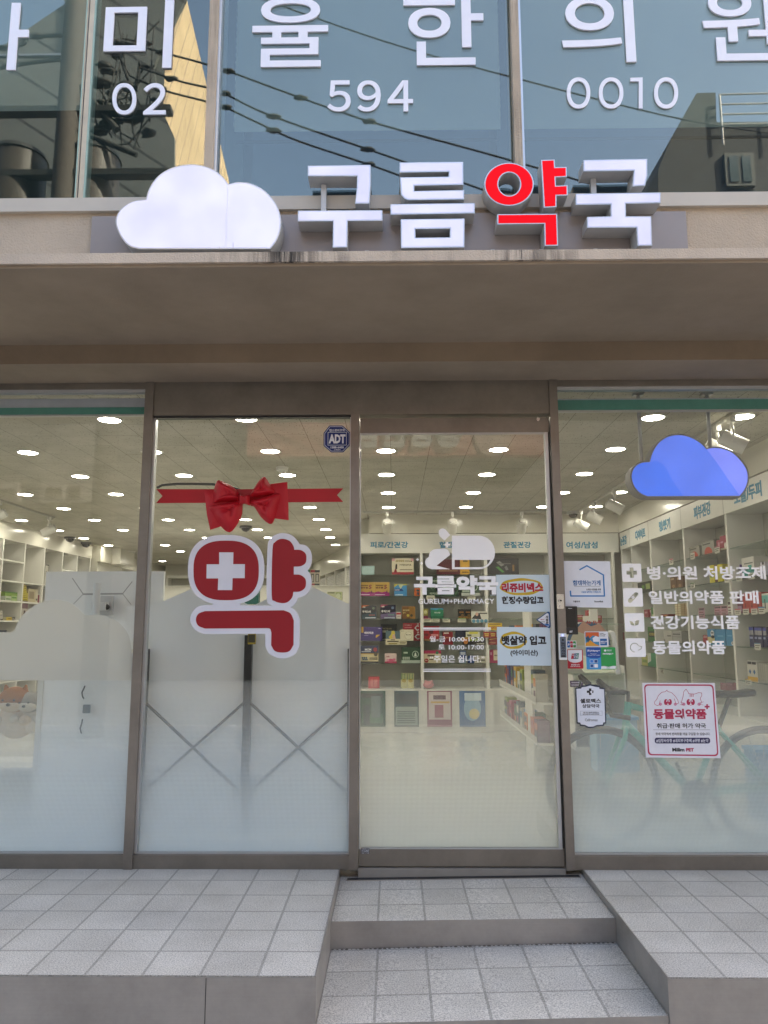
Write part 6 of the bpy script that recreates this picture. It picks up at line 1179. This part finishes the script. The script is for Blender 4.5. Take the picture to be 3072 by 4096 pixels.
# white board behind lower film
q = aY(144, 2900, .42); m = MB(); m.box(q.x, .42, .0, -1.50, .44, 1.06, WHITEB); m.box(q.x, .412, .0, q.x+.03, .42, 1.06, WHITE); tag(m.build('white_board'), 'tall white board standing behind the film of the left window', 'board')
m = MB(); pts = [aY(*cm(*p_), .40) for p_ in ((752, 1422), (740, 1450), (725, 1480), (730, 1515), (743, 1538))]; m.tube(pts, .004, BLACK, 6)
pts = [aY(*cm(*p_), .40) for p_ in ((730, 1715), (722, 1760), (708, 1800), (720, 1845))]; m.tube(pts, .004, BLACK, 6); tag(m.build('cable'), 'thin black cable hanging behind the left film', 'cable')
m = MB(); a = aY(*cm(740, 1588), .40); b2 = aY(*cm(797, 1664), .40); m.shape(FY(.40), [rrect(a.x, b2.z, b2.x, a.z, .004)], 0, .01, P('port_plate', '#6a7478', .5)); tag(m.build('wall_plate'), 'small grey socket plate on the white board', 'socket plate')
# plush dogs on a low shelf
o = thing('low_shelf', (-2.35, .75, 0), 'low white shelf with plush dogs behind the left film', 'shelf')
m = MB(); m.box(-3.2, .6, .36, -2.06, 1.0, .38, WHITE); m.box(-3.2, .6, 0, -3.17, 1.0, .36, WHITE); m.box(-2.09, .6, 0, -2.06, 1.0, .36, WHITE); m.box(-3.17, .98, 0, -2.09, 1.0, .36, WHITE); m.build('carcass', o)
def plush(px, py, s, col, face, lab):
    q = aY(*cm(px, py), .75); c = q; FUR = P('fur_'+lab.split()[0], col, .95, var=.12, scale=40, bump=.4); FC = P('fur_face', face, .95, var=.06, scale=40)
    o = thing('plush_dog', (q.x, .75, .38), lab, 'plush toy', 'plush dogs behind the left window')
    m = MB(); zc = max(q.z-.13*s, .38+.09*s); m.ball((c.x, .78, zc), .11*s, FC, 16, 10, (1.1, .8, 1.)); m.build('body', o)
    m = MB(); m.ball((c.x, .74, q.z), .085*s, FUR, 18, 12, (1.2, .9, .95)); m.ball((c.x, .70, q.z-.03*s), .058*s, FC, 14, 8, (1.3, .7, .7)); m.build('head', o)
    for sx in (-1, 1):
        m = MB(); m.cyl((c.x+sx*.055*s, .74, q.z+.05*s), (c.x+sx*.065*s, .74, q.z+.092*s), .024*s, .006, FUR, 10); m.build('ear', o)
        m = MB(); m.ball((c.x+sx*.035*s, .655, q.z+.005*s), .007*s, BLACK, 8, 6); m.build('eye', o)
        m = MB(); m.ball((c.x+sx*.09*s, .70, q.z-.12*s), .035*s, FC, 10, 8, (1, 1, .9)); m.build('paw', o)
    m = MB(); m.ball((c.x, .655, q.z-.022*s), .010*s, BLACK, 8, 6, (1.4, 1, 1)); m.build('nose', o)
plush(140, 1545, 1.0, '#96602f', '#c4b49c', 'brown and cream plush dog behind the left film')
plush(275, 1565, .8, '#9a9488', '#c8c0b0', 'pale grey plush dog beside the brown one')
# racks with cross braces and pentagon boards in the second window
def s5(x, y, Y=.5): q = aY(x, y, Y); return q.x, q.z
o = thing('display_rack', (-.9, .5, 0), 'black metal rack with cross braces and house shaped white boards behind the second window', 'rack')
xa, xb, xc_ = -1.472, -.865, -.262
for x in (xa, xb, xc_): m = MB(); w_ = .022 if x == xb else .012; m.box(x-w_, .48, 0, x+w_, .52, 1.16 if x == xb else 1.08, BLACKM); m.build('post', o)
for (x0, x1) in ((xa+.012, xb-.022), (xb+.022, xc_-.012)):
    for z0, z1 in ((.765, .262), (.262, .765)): m = MB(); yy = .49 if z0 > z1 else .503; m.tube([(x0, yy, z0), (x1, yy, z1)], .009, BLACKM, 6); m.build('brace', o)
def house(l, r_, peak, yl, yr):
    L_ = [s5(l, 2430, .54)[0], s5(r_, 2430, .54)[0]]; zl = s5(l, yl, .54)[1]; zr = s5(r_, yr, .54)[1]; zp = s5((l+r_)/2, peak, .54)[1]
    m = MB(); m.shape(FY(.54), [[(L_[0], .02), (L_[1], .02), (L_[1], zr), ((L_[0]+L_[1])/2, zp), (L_[0], zl)]], -.02, 0, WHITEB); m.build('board', o)
house(607, 1004, 2337, 2424, 2424); house(1009, 1403, 2328, 2424, 2420)
m = MB(); a = s5(992, 2535, .47); b2 = s5(1022, 2577, .47); m.box(a[0], .47, b2[1], b2[0], .478, a[1], paint('#b8a020')); m.box(a[0]+.002, .4695, b2[1]+.01, b2[0]-.003, .47, a[1]-.004, paint('#3a3414')); tag(m.build('yellow_label'), 'yellow label taped at the top of the rack post', 'label')
# arc of a dark lamp ring behind the bow
m = MB(); pts = [aY(*c4(*p_), .35) for p_ in ((52, 832), (90, 812), (200, 803), (330, 803), (460, 806), (560, 818), (640, 840), (700, 866), (722, 885))]; m.tube(pts, .008, BLACK, 8); tag(m.build('black_strap'), 'curved black strap hanging behind the red bow', 'strap')
# blue cloud sign
YC = .22
o = thing('cloud_lightbox', (2.0, YC, 1.9), 'hanging lit blue cloud sign inside the right window', 'sign')
cb = [(740, 930), (680, 905), (636, 855), (612, 785), (620, 722), (655, 678), (700, 659), (750, 656), (772, 590), (812, 520), (872, 472), (940, 449), (1010, 449), (1080, 469), (1148, 510), (1192, 553), (1240, 544), (1312, 550), (1392, 582), (1462, 648), (1506, 722), (1514, 802), (1492, 872), (1450, 928)]
Lc = [mapY(c6, smoothp(cb, (0, 7, 15, 23), 5), YC)]
HSG = P('cloud_housing', (.20, .19, .19), .5); m = MB(); m.shape(FY(YC), Lc, -.10, 0, HSG); m.build('housing', o)
cin = [(740, 921), (688, 897), (645, 850), (623, 785), (631, 728), (662, 688), (705, 668), (760, 664), (781, 594), (820, 528), (877, 482), (942, 461), (1008, 461), (1075, 480), (1140, 518), (1190, 566), (1240, 556), (1308, 562), (1384, 592), (1450, 655), (1494, 725), (1502, 800), (1481, 866), (1442, 919)]
BL0 = P('lit_blue_mid', '#3a5ad8', .3, var=.02, emit='#5a83ff', estr=.17); BL1 = P('lit_blue_left', '#2c56d8', .3, var=.02, emit='#3d7aff', estr=.16); BL2_ = P('lit_blue_right', '#5a68e0', .3, var=.02, emit='#7c8eff', estr=.19)
m = MB(); m.shape(FY(YC), [mapY(c6, smoothp(cin, (0, 7, 15, 23), 5), YC)], .001, .002, BL0); m.build('lit_face', o)
m = MB(); m.shape(FY(YC), [mapY(c6, smoothp([(741, 920), (690, 896), (647, 850), (625, 785), (633, 728), (664, 690), (707, 670), (760, 666), (800, 655), (845, 672), (885, 715), (925, 790), (970, 860), (1012, 920)], (0, 7, 13), 5), YC)], .0022, .0026, BL1); m.build('lit_face', o)
m = MB(); m.shape(FY(YC), [mapY(c6, smoothp([(1192, 567), (1240, 558), (1308, 564), (1382, 594), (1448, 656), (1492, 726), (1500, 800), (1479, 866), (1441, 917), (1360, 800), (1270, 670)], (0, 8), 5), YC)], .0022, .0026, BL2_); m.build('lit_face', o)
for x in (696, 1219):
    q = aY(*c6(x, 660 if x < 1000 else 540), YC+.05); m = MB(); m.cyl((q.x, YC+.05, q.z-.03), (q.x, YC+.05, 2.57), .011, .011, P('rod_grey', (.35, .35, .35), .4), 14); m.box(q.x-.03, YC+.03, 2.555, q.x+.03, YC+.07, 2.57, ALU); m.build('hanging_rod', o)

# end stand with brochures by the door
o = thing('brochure_stand', (1.55, 1.3, 0), 'clear and white stand with an arched Air Flow header and leaflets beside the bicycle', 'stand')
def s13(x, y, Y=1.3): q = aY(*cs(x, y), Y); return q.x, q.z
a = s13(185, 640); b2 = s13(655, 375); ctr = ((a[0]+b2[0])/2, a[1]); rx = (b2[0]-a[0])/2; hh = b2[1]-a[1]
def arch(rx_, rz_, z0): return [(ctr[0]+rx_*math.cos(math.pi*i/20), z0+rz_*math.sin(math.pi*i/20)) for i in range(21)]
FA = FY(1.3)
m = MB(); m.shape(FA, [arch(rx, hh, ctr[1])], 0, .006, paint('#2c567c')); m.shape(FA, [arch(rx*.86, hh*.82, ctr[1]-.001)], .006, .007, paint('#b8b49c'))
m.shape(FA, [[(ctr[0]-.09, ctr[1]+.10), (ctr[0]-.03, ctr[1]+.17), (ctr[0]+.02, ctr[1]+.13), (ctr[0]+.08, ctr[1]+.15), (ctr[0]+.13, ctr[1]+.09), (ctr[0], ctr[1]+.07)]], .007, .008, paint('#b88c78'))
hb = m.build('arched_header', o); m = MB(); r_ = boxY(cs, 398, 368, 570, 400, 1.29); m.text(FA, 'Air Flow', r_, .008, .010, paint('#b02a24'), bold=.04); m.build('lettering', hb)
zt1 = s13(500, 935)[1]; x0 = a[0]; x1 = s13(760, 935)[0]
m = MB(); m.box(x0, 1.15, zt1-.012, x1, 1.55, zt1, SHELFGLASS); m.box(x0, 1.15, zt1-.5, x0+.008, 1.55, zt1, WHITE); m.box(x1-.008, 1.15, 0, x1, 1.55, zt1+.05, WHITE); m.box(x0, 1.54, 0, x1, 1.55, zt1+.2, WHITE); m.build('frame', o)
m = MB()
for k in range(3): zz = zt1-.12-.18*k; m.box(x0+.01, 1.15, zz-.01, x1-.01, 1.53, zz, WHITE)
m.build('shelf', o)
for k, (h, lab) in enumerate((('#4a2c5c', 'purple caption strip under the leaflet shelf'), )):
    r_ = boxY(cs, 222, 1030, 370, 1100, 1.14); prod('caption_card', lab, FY(1.14), r_, 0, h, [(.1, .6, .9, .8, '#b8a8c8'), (.1, .2, .8, .4, '#b8a8c8')], dep=.002, cat='card', group='cards on the brochure stand')
for k in range(4):
    x = s13(335, 1000)[0]+k*.01; m = MB(); y0 = 1.17+.015*k; vs = [(x+.0, y0, zt1+.004*k+.001), (x+.20, y0, zt1+.004*k+.001), (x+.165, y0+.2, zt1+.09+.004*k), (x-.03, y0+.2, zt1+.09+.004*k)]
    vs2 = [(a_, b_, c_+.002) for a_, b_, c_ in vs]; m.add(vs+vs2, [(0, 3, 2, 1), (4, 5, 6, 7), (0, 1, 5, 4), (1, 2, 6, 5), (2, 3, 7, 6), (3, 0, 4, 7)], paint(['#b8c0a8', '#c8c8c0', '#a8b8a0', '#d0d0c8'][k]))
    if k == 3: m.add([(x+.04, y0+.02, zt1+.025), (x+.10, y0+.02, zt1+.025), (x+.08, y0+.15, zt1+.085), (x, y0+.15, zt1+.085)], [(0, 1, 2, 3)], paint('#4a5c44')); m.add([(x+.12, y0+.05, zt1+.039), (x+.18, y0+.05, zt1+.039), (x+.16, y0+.16, zt1+.089), (x+.11, y0+.16, zt1+.089)], [(0, 1, 2, 3)], paint('#8a6c50'))
    tag(m.build('leaflet'), f'tilted leaflet on the stand, {ordn[k]} from the front', 'leaflet', 'leaflets on the brochure stand')
for rect, h, lab in (((300, 305, 365, 382), '#96203a', 'small crimson carton left of the arched header'), ((412, 252, 530, 365), '#a82c30', 'red carton above the arched header'), ((448, 310, 574, 390), '#8c1f26', 'dark red carton in front of the red one')):
    r_ = boxY(cs, *rect, 2.6); prod('product_box', lab, FY(2.6), r_, 0, h, [(.1, .4, .9, .6, '#8a7430'), (.1, .7, .9, .9, '#c89090')], group='cartons above the stand')
m = MB(); r_ = boxY(cs, 300, 380, 575, 400, 2.6); m.box(r_[0]-.4, 2.55, r_[1]-.01, r_[2]+.3, 2.9, r_[1], SHELFGLASS); m.box(r_[2]+.28, 2.55, 0, r_[2]+.30, 2.9, 1.45, WHITE); m.box(r_[0]-.42, 2.55, 0, r_[0]-.40, 2.9, 1.45, WHITE); m.box(r_[0]-.4, 2.55, .6, r_[2]+.28, 2.9, .62, WHITE); tag(m.build('gondola_shelf'), 'free standing shelf behind the brochure stand', 'shelf')
m = MB(); pts = [aY(*cs(*p_), 1.1) for p_ in ((755, 960), (740, 840), (725, 680), (705, 540), (688, 505), (672, 498), (662, 510))]; m.tube(pts, .016, WHITEP, 10); tag(m.build('curved_handle'), 'white curved tube handle right of the arched header', 'handle')

# hanging pouch rack seen through the door
o = thing('pouch_rack', (1.35, 3.0, 0), 'white gondola full of hanging packets on the right behind the door', 'rack')
RX0, RX1, RY0, RY1 = 1.0, 1.62, 2.2, 3.9
m = MB(); m.box(1.60, RY0-.02, 0, 1.66, RY0+.02, 1.35, WHITE); m.box(1.5, RY0, 0, 1.66, RY1+.6, .08, WHITE); m.box(1.64, RY0, .08, 1.66, RY1+.6, 1.30, WHITE); m.build('frame', o)
for z in (.95, .60, .28): m = MB(); m.box(1.15, RY0+.05, z-.02, 1.64, RY1+.5, z, WHITE); m.add([(1.15, RY0+.05, z), (1.15, RY1+.5, z), (1.145, RY1+.5, z+.05), (1.145, RY0+.05, z+.05)], [(0, 1, 2, 3)], P('shelf_lip', (.5, .49, .44), .5)); m.build('shelf', o)
cols_ = ['#7c2c34', '#c8a030', '#1f3c78', '#2c6a4c', '#b8b4a8', '#a8405c', '#c8c4b8', '#3c2c4c', '#b85a28', '#4a7ca0', '#22242c', '#8c9c3c', '#d0ccc0', '#5c2c50', '#c8742c', '#2c4a60']
cn_ = {'#7c2c34': 'maroon', '#c8a030': 'mustard', '#1f3c78': 'navy', '#2c6a4c': 'green', '#b8b4a8': 'grey', '#a8405c': 'rose', '#c8c4b8': 'white', '#3c2c4c': 'violet', '#b85a28': 'orange', '#4a7ca0': 'blue', '#22242c': 'black', '#8c9c3c': 'olive', '#d0ccc0': 'ivory', '#5c2c50': 'plum', '#c8742c': 'amber', '#2c4a60': 'slate'}
FG = FXr(1.16)
for zi, (z, h, n) in enumerate(((.95, .27, 16), (.60, .24, 14), (.28, .22, 12))):
    for i in range(n):
        u0 = -(RY1+.4)+i*(RY1+.35-RY0)/n; w = (RY1+.35-RY0)/n*.86; col = cols_[(i*5+zi*3) % 16]; hh = h*random.uniform(.75, 1.05); tl = random.uniform(-.02, .03)
        m = MB(); fr = Fr((1.17+tl, 0, 0), (0, -1, 0), (0, 0, 1)); m.fbox(fr, u0, z+.001, u0+w, z+hh, -.10, .0, paint(col)); m.fbox(fr, u0+w*.12, z+hh*.55, u0+w*.88, z+hh*.85, 0, .001, paint(cols_[(i*3+7) % 16])); m.fbox(fr, u0+w*.2, z+hh*.15, u0+w*.7, z+hh*.4, 0, .001, paint(cols_[(i*7+2) % 16]))
        tag(m.build('packet'), f'{cn_[col]} packet, {["top", "middle", "lowest"][zi]} shelf of the gondola, place {i+1} counted from the back', 'packet', 'packets on the gondola behind the door')
for i in range(14):   # upright packets facing the door at the gondola end
    x = 1.02+i*.042; col = cols_[(i*3+1) % 16]; m = MB(); lean = random.uniform(-.012, .02); h = random.uniform(.20, .27); z0 = .97
    vs = [(x, 2.20, z0), (x+.030, 2.20, z0), (x+.030, 2.34, z0), (x, 2.34, z0)]; vs2 = [(a_+lean, b_, z0+h) for a_, b_, _ in vs]
    m.add(vs+vs2, [(0, 3, 2, 1), (4, 5, 6, 7), (0, 1, 5, 4), (1, 2, 6, 5), (2, 3, 7, 6), (3, 0, 4, 7)], paint(col)); m.box(x+.006, 2.199, z0+.03, x+.024, 2.2, z0+.1, paint(cols_[(i*5+4) % 16]))
    tag(m.build('magazine'), f'{cn_[col]} upright booklet below the paper notice, {ordn[i] if i < 12 else str(i+1)+"th"} from the left', 'booklet', 'upright booklets below the paper notice')
m = MB(); m.box(1.0, 2.18, .955, 1.64, 2.40, .969, WHITE); m.add([(1.0, 2.18, .955), (1.64, 2.18, .955), (1.64, 2.17, 1.02), (1.0, 2.17, 1.02)], [(0, 1, 2, 3)], P('clear_lip', (.42, .40, .36), .3)); m.build('end_shelf', o)

# ---------------------------------------------------------------- bicycle
YK = .38
def k(x, y, dy=0.): q = aY(x, y, YK); return Vector((q.x, YK+dy, q.z))
def kc(x, y, dy=0.): return k(*ct(x, y), dy)
TEAL = P('celeste_paint', '#2fa593', .35, var=.03); TYRE = P('tyre_rubber', (.03, .03, .032), .7, var=.15); RIM = P('black_rim', (.02, .02, .02), .3)
BI = thing('bicycle', (1.7, YK, 0), 'teal road bicycle with drop bars leaning behind the film of the right window', 'bicycle')
fc = k(2412, 3150); rc_ = k(3070, 3135); Rw = .325; fc.z = rc_.z = Rw+.002
def wheel(c):
    m = MB(); ring_ = lambda r: [(c.x+r*math.cos(2*math.pi*i/48), c.y, c.z+r*math.sin(2*math.pi*i/48)) for i in range(48)]
    m.tube(ring_(Rw-.014), .014, TYRE, 8, closed=True); w = m.build('wheel', BI)
    m = MB(); m.tube(ring_(Rw-.034), .011, RIM, 6, closed=True); m.build('rim', w)
    m = MB()
    for i in range(20):
        a = 2*math.pi*i/20; s_ = .02 if i % 2 else -.02; m.tube([(c.x+.018*math.cos(a+.6), c.y+s_, c.z+.018*math.sin(a+.6)), (c.x+(Rw-.04)*math.cos(a), c.y, c.z+(Rw-.04)*math.sin(a))], .0016, ALU, 4)
    m.build('spokes', w)
    m = MB(); m.cyl((c.x, c.y-.04, c.z), (c.x, c.y+.04, c.z), .02, .02, BLACKM, 14); m.build('hub', w)
wheel(fc); wheel(rc_)
ht = kc(598, 232); hb_ = kc(575, 395); bb = Vector((k(2773, 3189).x, YK, .28)); stt = kc(1285, 395); stb = bb
m = MB(); m.tube([ht+Vector((0, 0, .02)), hb_], .021, TEAL, 12); m.tube([hb_+Vector((0, 0, .02)), bb], .022, TEAL, 12); m.tube([ht, stt-Vector((0, 0, .0))], .017, TEAL, 12); m.tube([stt, bb], .017, TEAL, 12)
for s_ in (-1, 1):
    m.tube([bb+Vector((0, s_*.03, 0)), rc_+Vector((0, s_*.06, 0))], .010, TEAL, 8); m.tube([stt+Vector((0, s_*.02, -.02)), rc_+Vector((0, s_*.06, 0))], .008, TEAL, 8)
m.build('frame', BI)
m = MB()
for s_ in (-1, 1): m.tube([hb_+Vector((0, s_*.015, 0)), hb_+Vector((-.02, s_*.05, -.05)), fc+Vector((0, s_*.055, 0))], [.014, .014, .008], TEAL, 8)
m.build('fork', BI)
m = MB(); cen = ht+Vector((-.0, 0, .07)); m.tube([ht, cen, cen+Vector((-.08, 0, .02))], .014, BLACKM, 8); fwd = cen+Vector((-.08, 0, .02))
for s_ in (-1, 1):
    y = .20*s_; m.tube([fwd, fwd+Vector((0, y, 0)), fwd+Vector((-.08, y*1.02, 0)), fwd+Vector((-.11, y*1.05, -.05)), fwd+Vector((-.08, y*1.08, -.12)), fwd+Vector((.02, y*1.08, -.135))], .0145, BLACK, 8)
hbq = m.build('handlebar', BI)
for s_ in (-1, 1): m = MB(); y = .20*s_; b0 = fwd+Vector((-.085, y*1.02, .01)); m.tube([b0, b0+Vector((-.05, 0, .045)), b0+Vector((-.06, 0, .06))], [.018, .019, .012], BLACK, 8); m.tube([b0+Vector((-.05, 0, .03)), b0+Vector((-.075, 0, -.05)), b0+Vector((-.06, 0, -.10))], .006, BLACKM, 6); m.build('brake_lever', hbq)
m = MB(); sd = k(2915, 2772); m.tube([stt, Vector((sd.x-.0, YK, sd.z-.03))], .0135, BLACKM, 10); m.build('seat_post', BI)
m = MB(); L_ = 14; vs = []; prof = [(-.13, .022, .0), (-.09, .026, .002), (-.03, .032, .002), (.03, .05, .002), (.08, .07, .006), (.12, .072, .012), (.135, .05, .010)]
n = 12
for (dx, w_, dz) in prof:
    for i in range(n): a_ = 2*math.pi*i/n; vs.append((sd.x+dx, YK+w_*math.cos(a_), sd.z+dz+(.012 if math.sin(a_) > 0 else .03)*math.sin(a_)))
m.add(vs, [(i*n+j, i*n+(j+1) % n, (i+1)*n+(j+1) % n, (i+1)*n+j) for i in range(len(prof)-1) for j in range(n)]+[tuple(range(n))[::-1], tuple(range((len(prof)-1)*n, len(prof)*n))], P('saddle_vinyl', (.02, .02, .02), .4), True); m.build('saddle', BI)
m = MB(); m.cyl(bb+Vector((0, -.05, 0)), bb+Vector((0, -.045, 0)), .085, .085, BLACKM, 26); m.tube([bb+Vector((0, -.06, 0)), bb+Vector((.06, -.07, -.16))], .011, BLACKM, 8); m.tube([bb+Vector((0, .06, 0)), bb+Vector((-.06, .07, .16))], .011, BLACKM, 8)
m.box(bb.x+.02, YK-.13, bb.z-.175, bb.x+.10, YK-.07, bb.z-.155, BLACKM); m.cyl(bb+Vector((0, -.07, 0)), bb+Vector((0, .07, 0)), .02, .02, BLACKM, 14); m.build('crankset', BI)
m = MB(); m.cyl(rc_+Vector((0, -.045, 0)), rc_+Vector((0, -.04, 0)), .045, .045, BLACKM, 20); m.tube([bb+Vector((0, -.047, .084)), rc_+Vector((0, -.042, .044))], .003, BLACKM, 5); m.tube([bb+Vector((0, -.047, -.084)), rc_+Vector((0, -.042, -.06))], .003, BLACKM, 5); m.build('chain', BI)
# light blue and clear bins behind the bicycle
for (x, z0, z1, h, lab) in ((2.28, .0, .42, '#3f86b8', 'blue plastic bin low at the right edge behind the bicycle'), (1.28, .30, .62, '#7fa8bf', 'pale blue storage box behind the shield sticker')):
    m = MB(); m.box(x, .9, z0, x+.26, 1.08, z1, paint(h)); m.box(x-.01, .89, z1, x+.27, 1.09, z1+.02, paint('#5c9cc8')); tag(m.build('storage_bin'), lab, 'bin')
